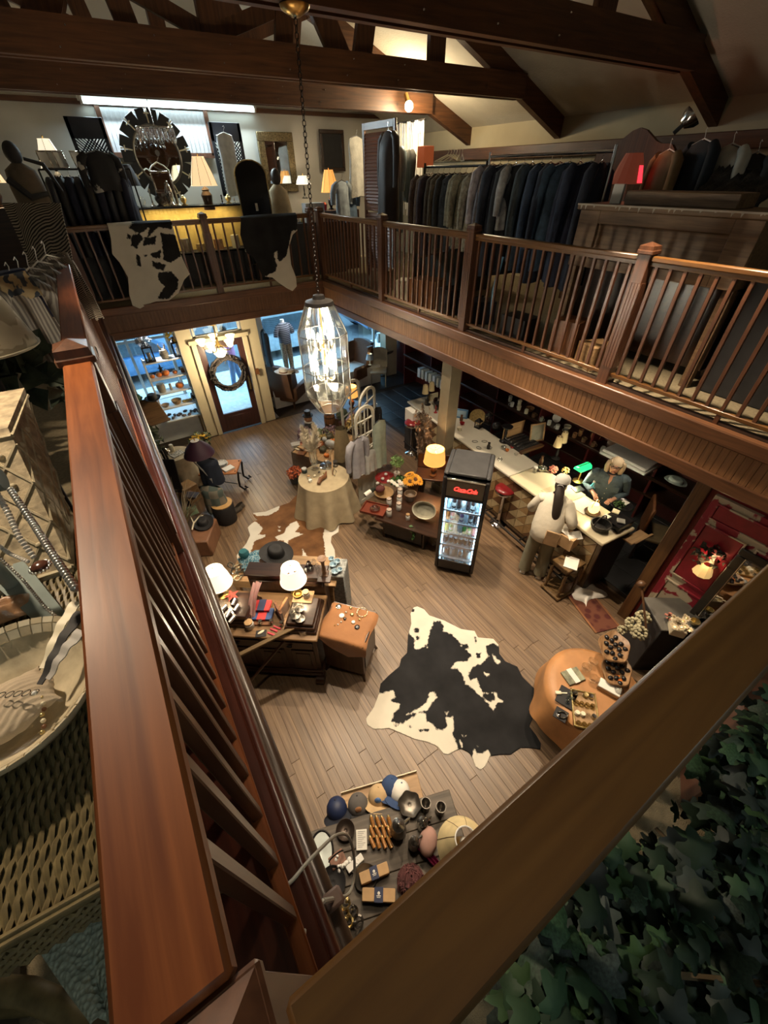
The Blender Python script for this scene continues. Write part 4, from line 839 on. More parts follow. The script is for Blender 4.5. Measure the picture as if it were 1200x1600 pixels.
# ---- tiered tray stand with black polished stones, square black case, dried hydrangeas
t=T('tiered_tray','live-edge wooden tray of two tiers filled with black polished stones','tray',at(962,1050,.80),.4)
MB().cyl((.08,.02,-.06),(.08,.02,.2),.012).build('post',IRON,t)
for k,(cx,cy,cz,r)in enumerate(((0,0,0,.19),(.16,.10,.14,.20))):
 o=MB().sheet(lambda u,v:(cx+r*v*(1+.06*math.sin(5*2*PI*u))*math.cos(2*PI*u),cy+r*.75*v*(1+.06*math.sin(5*2*PI*u))*math.sin(2*PI*u),cz+.03*v**4),36,6,.016).build('tray',wood('live_edge',(.20,.10,.045),(.42,.25,.12),.45,'x'),t)
for k in range(26):
 a_=k*2.4;r=.155*math.sqrt((k%13+.5)/13);u_=k>=13;q=Vector(((.16 if u_ else 0)+r*math.cos(a_),(.10 if u_ else 0)+.72*r*math.sin(a_),(.155 if u_ else .015)))
 o=MB().ball((0,0,.02),(.028,.024,.02),10,6).build('black_stone',BLACKP);place(o,at(962,1050,.80)+Matrix.Rotation(.4,3,'Z')@q,a_);tag(o,'black polished stone in the %s tier of the live-edge tray, %s outward from its middle'%('upper' if u_ else 'lower','first second third fourth fifth sixth seventh eighth ninth tenth eleventh twelfth thirteenth'.split()[k%13]),'stone','stones in the upper tray' if u_ else 'stones in the lower tray')
t=T('pedestal_case','low black square case standing behind the tiered tray by the red door','case',at(1012,1040,0)+V(.1,.12,0),math.radians(-35));MB().box(-.24,.24,-.22,.22,0,.86,.01).build('body',BLACKM,t);MB().box(-.25,.25,-.23,.23,.86,.885,.006).build('top',mat('grey_top',(.09,.085,.075),.5),t)
HYD=mat('dried_hydrangea',(.33,.30,.19),.85,var=.4,scale=40,rnd=.2)
def bloom(label,loc,r,m_,n=46,name='hydrangea',cat='flower',stem=.12,seed=1,group=None):
 t=T(name,label,cat,loc,0,group);mb=MB();rr=random.Random(seed)
 for _ in range(n):
  d=Vector((rr.gauss(0,1),rr.gauss(0,1),rr.gauss(.35,.8))).normalized();mb.ball(d*r*.85+V(0,0,stem),(r*.24,r*.24,r*.2),6,4)
 mb.build('petals',m_,t)['kind']='stuff';MB().cyl((0,0,0),(0,0,stem),.008,n=6).build('stem',DULLG,t);return t
for k,(px,py)in enumerate(((983,985),(998,975),(992,998))):bloom('dried greenish hydrangea head by the red door, %s'%('left','top right','nearest')[k],at(px,py,.75),.085,HYD,seed=k,group='dried hydrangeas')
bloom('small dried bloom low at the left of the hydrangeas',at(966,994,.62),.055,HYD,seed=8)
# ================================================================== BAR, FRIDGE, PEOPLE, RED DOOR
ca=math.atan2(4.87,.36);CP=Vector((4.41,1.63,0));CT=1.05
MARB=mat('white_bar_top',(.62,.58,.48),.25,var=.08,scale=3)
t=T('bar_counter','long bar counter with a pale top and diamond tiled front, stools before it','counter',CP,ca);CM=Matrix.Translation(CP)@Matrix.Rotation(ca,4,'Z')
def cb(x,y,z=0):return CM@Vector((x,y,z))
PANEL=wood('bar_front_wood',(.07,.042,.018),(.15,.095,.045),.5,'z')
MB().box(0,4.9,-.60,-.04,.08,CT-.045,.004).build('carcass',PANEL,t);MB().box(.05,4.85,-.55,-.08,0,.08).build('plinth',DARKW,t)
MB().box(-.03,1.75,-.64,.02,CT-.045,CT,.012).build('top',mat('cream_bar_top',(.66,.58,.40),.3,var=.07,scale=3),t);MB().box(1.76,4.95,-.64,.02,CT-.045,CT,.012).build('top',MARB,t)
MB().box(-.012,0,-.60,-.04,.05,CT-.05,.004).build('end_panel',DARKWZ,t)
tl=[mat('tile_ochre',(.30,.19,.085),.45,var=.2),mat('tile_brown',(.13,.065,.03),.45,var=.2),mat('tile_cream',(.42,.33,.19),.45,var=.15)]
tms=[MB().plate([(0,-.006,0),(.19,-.006,0),(0,-.006,.19)],(0,.014,0)).build('tile',q,link=False,smooth=0)for q in tl]
for i in range(24):
 for j in range(4):
  x,z=.06+i*.2,.16+j*.2
  for h in(0,1):
   o=link_obj('tile',tms[(i*2+j*3+h*2+(i//2)*j)%3],t);o.location=(x+(.195 if h else 0),-.036,z+(.195 if h else 0));o.rotation_euler=(0,PI if h else 0,0)
m=MB();m.tube([(.1,.16,.18),(4.8,.16,.18)],.018,10);m.build('foot_rail',IRON,t)
for k in range(6):MB().cyl((.3+k*.85,.16,.18),(.3+k*.85,-.05,.18),.012).build('foot_rail_bracket',IRON,t)
# ---- bar stools
for lab,(px,py)in(('red-topped chrome bar stool just right of the drinks fridge',(778,817)),('far red-topped chrome bar stool beyond the amber drum lamp',(643,708))):
 t=T('bar_stool',lab,'stool',at(px,py),0,'bar stools')
 MB().lathe([(0,0),(.14,0),(.145,.012),(.11,.03),(.05,.06),(.032,.10),(.028,.66),(.05,.69),(.06,.70),(0,.70)],24).build('pedestal',STEEL,t)
 MB().lathe([(0,.70),(.165,.70),(.172,.715),(.172,.735),(.165,.745),(0,.745)],28).build('rim',STEEL,t);MB().lathe([(.168,.742),(.172,.762),(.15,.79),(.09,.803),(0,.807)],28).build('seat',mat('red_vinyl',(.20,.010,.014),.28,var=.15),t)
 # ---- drinks fridge
fa=math.radians(-50);FP=Vector((2.92,3.18,0))
t=T('drinks_fridge','tall black glass-door drinks fridge with a glowing red script sign and lit shelves','fridge',FP,fa);FM=Matrix.Translation(FP)@Matrix.Rotation(fa,4,'Z')
FW_,FD,FH=.60,.60,1.86;m=MB();GREYT=mat('fridge_top_grey',(.045,.045,.047),.4)
m.box(0,FW_,.05,FD,.0,.26,.012).box(0,.035,.03,FD,.26,FH-.03,.006).box(FW_-.035,FW_,.03,FD,.26,FH-.03,.006).box(0,FW_,FD-.04,FD,.26,FH-.03,.004).box(0,FW_,.03,FD,FH-.26,FH-.03,.01);m.build('cabinet',BLACKP,t)
MB().box(.06,FW_-.06,.0,FD,FH-.03,FH+.01,.01).box(0,.07,-.005,FD,FH-.04,FH+.005,.022).box(FW_-.07,FW_,-.005,FD,FH-.04,FH+.005,.022).build('top',GREYT,t)
d=MB().box(.0,.055,-.03,.03,.10,FH-.06,.012).box(FW_-.055,FW_,-.03,.03,.10,FH-.06,.012).box(.05,FW_-.05,-.03,.03,.10,.27,.012).box(.05,FW_-.05,-.02,.03,FH-.40,FH-.36,.006).build('door',BLACKP,t)
MB().box(.052,FW_-.052,-.026,.02,.272,.284,.003).box(.05,FW_-.05,-.034,.02,FH-.09,FH-.06,.006).build('door_trim',STEEL,d)
MB().box(.055,FW_-.055,-.004,.002,.28,FH-.40).build('pane',GLASS,d)
sg=MB().box(.055,FW_-.055,-.022,.03,FH-.36,FH-.09,.006).build('sign_panel',mat('sign_bronze',(.14,.115,.085),.35,.3),t)
def text(s,size,loc,m_,par,shear=.0,off=.0,rx=PI/2,rz=0,ex=.003,name='lettering',sp=1.0):
 c=bpy.data.curves.new('t','FONT');c.body=s;c.size=size;c.align_x='CENTER';c.align_y='CENTER';c.shear=shear;c.offset=off;c.extrude=ex;c.space_character=sp;c.resolution_u=3
 o=bpy.data.objects.new('t',c);COL.objects.link(o);dg=bpy.context.evaluated_depsgraph_get();me=bpy.data.meshes.new_from_object(o.evaluated_get(dg));bpy.data.objects.remove(o)
 me.materials.clear();me.materials.append(m_);e=link_obj(name,me,par);e.location=loc;e.rotation_euler=(rx,0,rz);return e
NEON=mat('red_sign_light',(.9,.02,.02),.5,emis=(1,.03,.02),est=2.6)
text('Coca-Cola',.088,(FW_/2,-.024,FH-.225),NEON,sg,shear=.32,off=.0022,sp=.80)
MB().tube([(.20,-.026,FH-.252),(.26,-.026,FH-.259),(.32,-.026,FH-.254),(.38,-.026,FH-.262)],[.002,.004,.003,.001],6).build('swash',NEON,sg)
MB().box(.036,FW_-.036,FD-.05,FD-.042,.27,FH-.27).build('liner',WHITEP,t);MB().box(.036,FW_-.036,.04,FD-.05,.26,.272).build('floor_pan',WHITEP,t)
MB().box(.06,.075,.05,.065,.3,FH-.42,.004).box(FW_-.075,FW_-.06,.05,.065,.3,FH-.42,.004).build('light_strip',mat('cool_strip',(.7,.85,1),.5,emis=(.42,.74,1),est=9),t)
SHELF=mat('white_wire_shelf',(.75,.80,.84),.4);fz=[.30,.53,.76,.98,1.20]
for z in fz[1:]:
 m=MB()
 for k in range(12):m.cyl((.05+k*.045,.05,z),(.05+k*.045,FD-.06,z),.004,n=5)
 m.box(.04,FW_-.04,.035,.05,z-.012,z+.022,.003);m.build('shelf',SHELF,t)
l_=light('fridge_light','AREA',FM@Vector((FW_/2,.12,FH-.43)),4,(.50,.78,1),.35,FM@Vector((FW_/2,.3,.2)),size_y=.2)
dk_g=glass('cola_glass',refl=.2,tint=(.10,.05,.04));DRK=mat('cola_dark',(.025,.010,.008),.15,var=.1);cols={'dark cola':DRK,'green':mat('green_bottle',(.10,.38,.06),.2),'clear':mat('water_clear',(.55,.68,.75),.12),'orange':ORANGE,'pink':mat('pink_drink',(.55,.12,.16),.25),'purple':mat('purple_drink',(.10,.04,.12),.2),'yellow':mat('yellow_drink',(.6,.45,.04),.25),'white':WHITEP,'silver':SILVER}
rows=[(.275,'lowest',['silver','white','silver','white'],.15,.05),(.545,'second lowest',['dark cola']*6,.10,.036),(.775,'middle',['yellow','green','white','clear','green','green','pink'],.17,.030),(.995,'second highest',['orange','pink','dark cola','purple','clear','dark cola','dark cola'],.17,.030),(1.215,'highest',['clear','dark cola','dark cola','clear','dark cola','dark cola','clear'],.21,.028)]
ORD='first second third fourth fifth sixth seventh eighth ninth tenth eleventh twelfth thirteenth fourteenth fifteenth sixteenth seventeenth eighteenth'.split()
for z,sh,cs,h,r in rows:
 for k,c in enumerate(cs):
  p_=FM@Vector((.075+(k+.5)*(FW_-.15)/len(cs),.12,z+.003));lab='%s drink %s, %s from the left on the %s fridge shelf'%(c,'bottle' if h>.16 else 'can',ORD[k],sh)
  if h>.16:bottle(lab,p_,h,r,cols[c],RED if c=='dark cola' else WHITEP,'drinks in the fridge',PAPER if k%2 else None)
  else:
   o=T('drink_can',lab,'can',p_,0,'drinks in the fridge');MB().lathe([(0,0),(r*.85,0),(r,.008),(r,h-.01),(r*.85,h)],14).build('body',cols[c],o);MB().lathe([(r*.85,h),(r*.78,h-.004),(0,h-.004)],14).build('lid',STEEL,o)
   # ---- people
def loft(mb,rings,n=20,cap0=True):
 return mb.sheet(lambda u,v:(lambda i,f:tuple(Vector(rings[i][0]).lerp(Vector(rings[min(i+1,len(rings)-1)][0]),f)+Vector(((rings[i][1]*(1-f)+rings[min(i+1,len(rings)-1)][1]*f)*math.cos(2*PI*u),(rings[i][2]*(1-f)+rings[min(i+1,len(rings)-1)][2]*f)*math.sin(2*PI*u),0))))(min(int(v*(len(rings)-1)+1e-6),len(rings)-1),v*(len(rings)-1)-min(int(v*(len(rings)-1)+1e-6),len(rings)-1)),n,len(rings)-1)
def body(parent,lean,sh,el,wr,kn,an,hd,skin=SKIN,hand=None):
 """joints: hips at .90 m; sh/el/wr/kn/an = (left, right) points"""
 J=[((0,0,.92),(.12,.10)),((0,lean*.45,1.12),(.11,.09)),((0,lean,1.34),(.12,.085)),((0,lean+.03,1.43),.05),(hd[0],.062),(hd[1],.088),(hd[2],.072)]
 E=[(0,1),(1,2),(2,3),(3,4),(4,5),(5,6)]
 for s in(0,1):
  sg=-1 if s==0 else 1;i=len(J)
  J+=[(sh[s],.058),(el[s],.042),(wr[s],.028)];E+=[(2,i),(i,i+1),(i+1,i+2)]
  d=(Vector(wr[s])-Vector(el[s])).normalized();d2=Vector(hand[s]).normalized()if hand else d;sd=d2.cross(Vector((0,0,1))).normalized()*1.0;pm=Vector(wr[s])+d2*.07
  J.append((tuple(pm),(.034,.020)));E.append((i+2,i+3))
  for k in range(4):
   b=pm+sd*(-.027+.018*k)+d2*.03;q=b+d2*(.028+.008*(k in(1,2)))-V(0,0,.012);r_=q+d2*.018-V(0,0,.02);n0=len(J);J+=[(tuple(b),.0088),(tuple(q),.0082),(tuple(r_),.007)];E+=[(i+3,n0),(n0,n0+1),(n0+1,n0+2)]
  b=Vector(wr[s])+d2*.035-sg*sd*.032*1;q=b+d2*.032-sg*sd*.014;n0=len(J);J+=[(tuple(b),.011),(tuple(q),.008)];E+=[(i+2,n0),(n0,n0+1)]
  i=len(J);J+=[((sg*.09,0,.86),.085),(kn[s],.055),(an[s],.035),(tuple(Vector(an[s])+V(0,.13,-.06)),.032)];E+=[(0,i),(i,i+1),(i+1,i+2),(i+2,i+3)]
 return skin_chain('body',J,E,skin,parent,1)
def shoe(parent,p,rz,m_):
 m=MB();m.M=Matrix.Translation((p[0],p[1],0))@Matrix.Rotation(rz,4,'Z')
 m.sheet(lambda u,v:((.045+.008*math.sin(PI*v))*math.cos(2*PI*u)*(1-.25*(v>.9)),(-.03+.0*v)+(.125*(1-.35*v))*math.sin(2*PI*u)+.045*(1-v),.10*v),18,5).box(-.048,.048,-.11,.145,0,.022,.02);return m.build('shoe',m_,parent,smooth=60)
CWS=mat('cream_sweatshirt',(.66,.61,.50),.9,var=.05,bump=.3,bscale=14);SAGE=mat('sage_trousers',(.23,.22,.155),.9,var=.07,bump=.25,bscale=12)
HAIRD=two('dark_hair',(.010,.008,.007),(.035,.022,.016),'wave',30,.45,.3,.7,'X',dist=3)
t=T('person','person in a cream sweatshirt, sage trousers and white cap, leaning to the counter with their back turned','person',(4.13,2.28,0),math.radians(-62))
t.scale=(.88,.90,1);t['label']='person in cream sweatshirt, sage trousers and white cap, leaning on the counter, back turned'
LN=.17;hd=((0,LN+.06,1.47),(0,LN+.11,1.555),(0,LN+.12,1.63))
SHL=((-.19,LN,1.35),(.19,LN,1.35));ELB=((-.31,LN+.03,1.10),(.335,.02,1.14));WRI=((-.24,LN+.26,1.08),(.345,.16,.99))
body(t,LN,SHL,ELB,WRI,((-.11,.03,.48),(.11,.0,.48)),((-.13,-.02,.08),(.12,-.03,.08)),hd)
m=MB();loft(m,[((0,.0,.80),.20,.155),((0,.0,.84),.215,.17),((0,.02,.95),.232,.18),((0,.07,1.10),.228,.168),((0,LN-.04,1.25),.222,.155),((0,LN,1.34),.222,.138),((0,LN+.005,1.385),.20,.118),((0,LN+.015,1.42),.14,.095),((0,LN+.03,1.445),.075,.065)],28)
for s in(0,1):m.ball((SHL[s][0]*.95,SHL[s][1],SHL[s][2]-.01),(.082,.095,.068)).tube([Vector(SHL[s])*1.0,Vector(SHL[s]).lerp(Vector(ELB[s]),.5),ELB[s],Vector(ELB[s]).lerp(Vector(WRI[s]),.3),Vector(ELB[s]).lerp(Vector(WRI[s]),.62)],[.082,.086,.080,.068,.055],14)
m.build('sweatshirt',CWS,t,smooth=70);m=MB();loft(m,[((0,0,.775),.205,.155),((0,0,.80),.222,.172),((0,0,.835),.222,.172)],28);m.build('hem_band',CWS,t,smooth=70)
MB().box(.02,.235,-.19,-.165,.80,1.06,.02).build('tan_back_panel',mat('tan_panel',(.40,.26,.14),.85),t)
m=MB()
for s,kx in((-1,.12),(1,.12)):m.tube([(s*.08,0,.90),(s*.10,.02,.72),(s*kx,.03,.48),(s*(kx+.01),.0,.24),(s*(kx+.01),-.01,.075)],[.112,.115,.105,.10,.102],16)
loft(m,[((0,0,.80),.19,.14),((0,0,.92),.185,.14),((0,0,.98),.17,.13)],20);m.build('trousers',SAGE,t,smooth=70)
for s in(-1,1):shoe(t,(s*.13,.02,0),s*.12,WHITEP)
m=MB();m.ball((0,LN+.095,1.545),(.092,.10,.10),18,12);m.tube([(.0,LN+.01,1.56),(.02,LN-.06,1.50),(.05,LN-.13,1.38),(.07,LN-.18,1.24),(.08,LN-.20,1.10),(.08,LN-.20,1.02)],[.07,.075,.075,.065,.045,.012],12,flat=.6);m.build('long_hair',HAIRD,t,smooth=70)
m=MB();m.M=Matrix.Translation((0,LN+.115,1.60))@Matrix.Rotation(-.35,4,'X');m.lathe([(.112,-.02),(.114,.02),(.104,.065),(.07,.10),(0,.115)],22).sheet(lambda u,v:(.10*math.cos(PI*u),.09+(.09*v)*math.sin(PI*u)**.7,-.015-.02*v),14,3,.004);o=m.build('cap',mat('white_cap_cotton',(.82,.80,.74),.8,var=.03),t,smooth=60)
MB().xf((0,LN+.0,1.585),rx=.2).tube([(.045*math.cos(a_),-.006,.03*math.sin(a_))for a_ in[PI*k/8 for k in range(9)]],.006,6).build('cap_strap',WHITEC,t)
MB().ball((0,LN+.205,1.545),(.012,.018,.016),8,6).build('nose',SKIN,t)
# shopkeeper
DEN=mat('denim_shirt',(.055,.085,.105),.85,var=.25,scale=25,bump=.3,bscale=30)
t=T('person','person with blond hair and dark glasses in a denim shirt, holding a black tray','person',(5.46,2.32,0),math.radians(118))
LN=.07;hd=((0,LN+.05,1.50),(0,LN+.075,1.575),(0,LN+.075,1.65));SHL=((-.20,LN,1.36),(.20,LN,1.36));ELB=((-.27,.02,1.10),(.27,.02,1.10));WRI=((-.13,.27,1.09),(.15,.25,1.11))
body(t,LN,SHL,ELB,WRI,((-.10,.03,.48),(.10,.03,.48)),((-.11,0,.08),(.11,0,.08)),hd,hand=((.5,.9,.1),(-.5,.9,0)))
m=MB();loft(m,[((0,.0,.74),.215,.16),((0,.0,.86),.22,.17),((0,.02,1.0),.215,.17),((0,.045,1.16),.225,.165),((0,LN-.01,1.28),.22,.15),((0,LN,1.36),.215,.12),((0,LN,1.40),.185,.105),((0,LN+.01,1.43),.12,.085),((0,LN+.02,1.455),.07,.06)],28)
for s in(0,1):m.ball((SHL[s][0]*.9,SHL[s][1],SHL[s][2]-.005),(.075,.085,.068)).tube([SHL[s],Vector(SHL[s]).lerp(Vector(ELB[s]),.5),ELB[s],Vector(ELB[s]).lerp(Vector(WRI[s]),.6),Vector(ELB[s]).lerp(Vector(WRI[s]),.8)],[.070,.070,.062,.052,.046],14)
m.build('denim_shirt',DEN,t,smooth=70)
m=MB();m.plate([(-.05,LN+.115,1.44),(.05,LN+.115,1.44),(.0,LN+.155,1.30)],(0,.006,0));m.build('open_neckline',SKIN,t)
for s in(-1,1):
 MB().plate([(s*.02,LN+.14,1.435),(s*.09,LN+.10,1.45),(s*.085,LN+.15,1.37),(s*.02,LN+.165,1.35)],(0,.008,0)).build('collar',DEN,t);MB().box(s*.12-.045,s*.12+.045,.185,.20,1.17,1.26,.004).ball((s*.12,.203,1.25),.007,6,4).build('chest_pocket',DEN,t)
for k in range(5):MB().ball((0,.222-.004*k*(k>3),1.22-.09*k),(.007,.004,.007),6,4).build('button',WAX,t)
m=MB()
for s in(-1,1):m.tube([(s*.08,0,.88),(s*.10,.02,.5),(s*.11,0,.06)],[.11,.085,.07],14)
m.build('trousers',NAVY,t,smooth=70)
for s in(-1,1):shoe(t,(s*.11,.02,0),0,BLACKM)
BLO=two('blond_hair',(.35,.27,.17),(.58,.49,.36),'wave',26,.5,.3,.7,'X',dist=3)
m=MB();m.ball((0,LN+.055,1.605),(.098,.095,.098),18,12)
for s in(-1,1):m.tube([(s*.06,LN+.10,1.655),(s*.092,LN+.075,1.62),(s*.10,LN+.06,1.54),(s*.088,LN+.05,1.46),(s*.07,LN+.05,1.43)],[.022,.034,.036,.034,.012],10)
m.tube([(-.08,LN+.0,1.56),(0,LN-.02,1.54),(.08,LN,1.56)],.05,8).tube([(-.07,LN+.01,1.48),(0,LN-.01,1.46),(.07,LN+.01,1.48)],.045,8);m.build('hair',BLO,t,smooth=70)
m=MB();m.ball((0,LN+.155,1.565),(.012,.022,.016),8,6).ball((0,LN+.135,1.50),(.035,.03,.022),10,6).ball((0,LN+.098,1.57),(.070,.062,.085),16,12);m.build('face',SKIN,t,smooth=70)
MB().ball((0,LN+.163,1.525),(.022,.006,.006),8,4).build('mouth',mat('lips',(.35,.09,.08),.5),t)
m=MB()
for s in(-1,1):m.tube([(s*.033+.026*math.cos(a_),LN+.165,1.592+.020*math.sin(a_))for a_ in[2*PI*k/12 for k in range(12)]],.0045,6,True).tube([(s*.06,LN+.16,1.60),(s*.088,LN+.09,1.60),(s*.09,LN+.03,1.595)],.004,6)
m.tube([(-.008,LN+.168,1.597),(.008,LN+.168,1.597)],.004,6);m.build('glasses',BLACKP,t)
for s in(-1,1):MB().ball((s*.033,LN+.150,1.590),(.014,.008,.008),8,6).build('eye',mat('eye_dark',(.05,.035,.03),.2),t)
MB().tube([(.06*math.cos(a_),LN+.135+.03*math.sin(a_),1.36-.06*math.sin(a_))for a_ in[PI+PI*k/8 for k in range(9)]][::1],.004,6).build('necklace',BLACKM,t)
t=T('tray','round black tray with greenery and a label card, held by the person in denim','tray',cb(.55,-1.02,1.07)if False else at(970,790,1.08));MB().lathe([(0,0),(.13,0),(.16,.025),(.155,.03),(.125,.008),(0,.008)],26).build('dish',BLACKP,t)
m=MB();leafy(m,(-.05,0,.03),(.07,.07,.03),40,.04,random.Random(4));m.build('greenery',GREEN,t)['kind']='stuff';MB().box(.02,.13,-.05,.04,.02,.03,.002).build('card',PAPER,t)
# ---- on the counter
def ct(px,py,z=CT):return at(px,py,z)
box_t('open cardboard carton with white flaps held at the counter by the person in the cap',V(4.30,2.03,.76),(.20,.26,.20),CARD,.1,'carton')
for a_,k in((.5,'left'),(-.4,'right')):
 o=MB().box(-.10,.10,-.06,.06,0,.004).build('carton_flap',[PAPER]);place(o,V(4.31,2.09 if a_>0 else 1.95,.975),a_,.5);tag(o,'white paper sheet sticking out of the held carton, %s one'%k,'paper')
t=T('bankers_lamp','brass bankers lamp with a glowing green glass shade on the counter','lamp',ct(903,752),ca-PI/2);MB().lathe([(0,0),(.08,0),(.085,.015),(.02,.03),(.012,.05),(.012,.26),(0,.27)],18).build('base',BRASS,t)
GS=mat('green_glass_shade',(.02,.45,.12),.15,emis=(.02,.9,.22),est=.9)
MB().sheet(lambda u,v:(-.12+.24*u,.065*math.cos(PI*v),.24+.07*math.sin(PI*v)),10,12,.004).box(-.12,-.117,-.06,.06,.24,.29).box(.117,.12,-.06,.06,.24,.29).build('shade',GS,t);MB().cyl((-.13,0,.31),(.13,0,.31),.008).build('bracket',BRASS,t)
bulb_light(ct(903,752)+V(-.05,-.0,.22),16,(1,.86,.58))
t=T('jar_candle','amber glass candle lantern glowing on a wooden plate on the counter','candle',ct(925,801));MB().lathe([(0,0),(.10,0),(.11,.02),(0,.02)],24).build('plate',WALNUT,t);MB().lathe([(.05,.02),(.072,.05),(.072,.11),(.05,.15),(.052,.16)],20).build('glass',mat('amber_glow_glass',(.9,.62,.25),.3,emis=(1,.66,.22),est=1.5),t);MB().tube([(-.07,0,.12),(-.06,0,.20),(0,0,.24),(.06,0,.20),(.07,0,.12)],.004,6).build('handle',BRASS,t)
bulb_light(ct(925,801)+V(0,0,.23),3.5,(1,.72,.38))
t=T('spray_bottle','clear spray bottle of blue cleaner with a white trigger on the counter','bottle',ct(923,768),.4);MB().lathe([(0,0),(.04,0),(.043,.01),(.043,.10),(.02,.15),(.016,.17),(0,.17)],16).build('body',mat('blue_cleaner',(.10,.42,.55),.15),t);MB().box(-.012,.012,-.06,.02,.17,.20,.005).box(-.006,.006,-.05,-.035,.13,.18,.003).build('trigger',WHITEP,t)
box_t('black card terminal pad lying by the green lamp',ct(903,765),(.13,.17,.015),BLACKP,ca-.2,'tablet','device');
for k,(px,py,d,z)in enumerate(((880,770,(.42,.5,.003),0),(912,790,(.26,.34,.003),.004),(886,806,(.2,.16,.003),.0),(955,822,(.14,.2,.003),.0))):one(MB().box(-d[0]/2,d[0]/2,-d[1]/2,d[1]/2,0,d[2]),'paper_sheet',PAPER if k else mat('cream_kraft_sheet',(.60,.50,.31),.8),('large cream wrapping sheet spread on the counter','white sheet beside the candle lantern','small sheet under the person\'s hands','white sheet under the wire basket')[k],'paper',ct(px,py,CT+z+.001),ca+.04*k)
t=T('wire_basket','round black wicker basket at the near end of the counter','basket',ct(936,826));m=MB()
m.lathe([(0,.005),(.10,.005),(.13,.07),(.135,.10),(.12,.10),(.115,.07),(.09,.015),(0,.015)],22);m.build('bowl',mat('black_wicker',(.016,.014,.012),.6,bump=.8,bscale=90),t);MB().tube([(.13*math.cos(a_),.02,.09+.12*math.sin(a_))for a_ in[PI*k/10 for k in range(11)]],.008,6).build('handle',BLACKM,t)
box_t('black cash drawer heaped with papers at the near end of the counter',ct(962,818),(.28,.30,.09),BLACKP,ca,'cash_drawer','drawer')
for k,(px,py,r)in enumerate(((948,808,.04),(962,800,.045),(970,815,.05))):one(MB().box(-r,r,-r,r,0,.02,.004),'note_pad',[PAPER,WAX,mat('grey_pad',(.3,.3,.28),.7)][k],'small %s pad on the cash drawer'%('white','cream','grey')[k],'pad',ct(px,py,CT+.095),.3*k)
t=T('basket_shelf','wooden plank rack sticking out past the counter end','rack',ct(978,842,CT-.12),ca-PI/2);MB().box(-.05,.32,-.12,.02,0,.02,.004).box(-.05,.32,-.16,-.13,.05,.07,.004).build('planks',PINE,t)
t=T('ring_case','open black jewellery case of ring rows on the counter','case',ct(812,692),ca-PI/2);MB().box(-.24,.24,-.26,.2,0,.05,.006).build('tray',BLACKM,t);MB().box(-.26,.26,-.32,-.26,0,.05,.004).build('front_rail',WALNUT,t)
o=MB().box(-.24,.24,.2,.215,.0,.30,.004).build('lid',PINE,t)
for j in range(5):
 MB().box(-.22,.22,-.24+j*.085,-.20+j*.085,.05,.065,.008).build('ring_roll',BLACKP,t);m=MB()
 for k in range(9):m.ball((-.19+k*.048,-.22+j*.085,.07),.009,6,4)
 m.build('rings',SILVER,t)['kind']='stuff'
frame_t('tan framed board standing on the counter behind the ring case',ct(838,690),.30,.34,PINE,mat('grey_green_panel',(.22,.21,.16),.6),ca-PI/2-.2,-.2,.03)
def twin(lab,p,m_):
 t=T('twin_shade_lamp',lab,'lamp',p,ca-PI/2+.3);MB().lathe([(0,0),(.07,0),(.07,.01),(.02,.04),(.03,.10),(.014,.16),(.02,.26),(0,.28)],16).build('base',IRON,t);MB().tube([(-.10,0,.32),(-.06,0,.24),(0,0,.22),(.06,0,.24),(.10,0,.32)],.008,6).build('arms',IRON,t)
 for s in(-1,1):MB().lathe([(.068,.28),(.058,.36),(.046,.46)],12,c=(s*.10,0,0)).build('shade',m_,t);MB().cyl((s*.10,0,.30),(s*.10,0,.47),.008).build('candle_tube',WAX,t)
TSH=mat('parchment_shade',(.50,.40,.22),.8,var=.1)
twin('pair of unlit parchment shades on an iron lamp beside the ring case',ct(868,716),TSH);twin('pair of parchment shades on an iron lamp at the far end of the bar',ct(668,632),TSH)
jar('stubby candle in a white-topped glass near the ring case',ct(835,738),.035,.09,glass('smoke_jar',refl=.3,tint=(.5,.45,.4)),WHITEP);simple([(0,0),(.03,0),(.034,.10),(.02,.14),(.02,.18),(0,.18)],'bottle',WALNUT,'tall brown bottle beside the parchment shades','bottle',ct(844,727))
simple(bowl_p(.075,.07),'ornate_bowl',SILVER,'ornate pierced silver bowl on the counter by the pink flower','bowl',ct(846,736));bloom('big pink paper flower on the counter',ct(863,738),.07,mat('coral_petals',(.62,.22,.16),.8,var=.2),40,seed=3,stem=.06);bloom('yellow paper flower beside the pink one',ct(882,740),.06,mat('yellow_petals',(.70,.52,.16),.8,var=.2),34,seed=4,stem=.06)
simple(plate_p(.16),'round_tray',mat('gold_trivet',(.36,.25,.09),.45,.3,var=.4,scale=30),'round woven gold tray leaning on the bar behind the lanterns','tray',ct(746,652),rx=.9,rz=-.8)
for k,(px,py)in enumerate(((747,668),(762,662))):
 t=T('metal_lantern',('squat','taller')[k]+' rust metal lantern on the counter beside the column','lantern',ct(px,py),.2);h=(.13,.17)[k]
 for x in(-.05,.05):
  for y in(-.05,.05):MB().box(x-.005,x+.005,y-.005,y+.005,.02,h).build('corner_post',IRON,t)
 MB().box(-.06,.06,-.06,.06,0,.02,.003).box(-.06,.06,-.06,.06,h,h+.015,.003).lathe([(.06,h+.015),(.02,h+.06),(0,h+.06)],8).build('frame',IRON,t);MB().box(-.045,.045,-.045,.045,.02,h).build('glass',GLASS,t)
simple(sc_prof(STICK,1.4,1.1)+[(.09,.29),(.10,.31),(0,.30)],'candlestand',BLACKP,'black turned candle stand between the lanterns and the ring case','stand',ct(788,690));one(MB().ball((0,0,.08),(.09,.09,.09),12,8),'black_vase',BLACKP,'round black vase behind the candle stand','vase',ct(775,672))
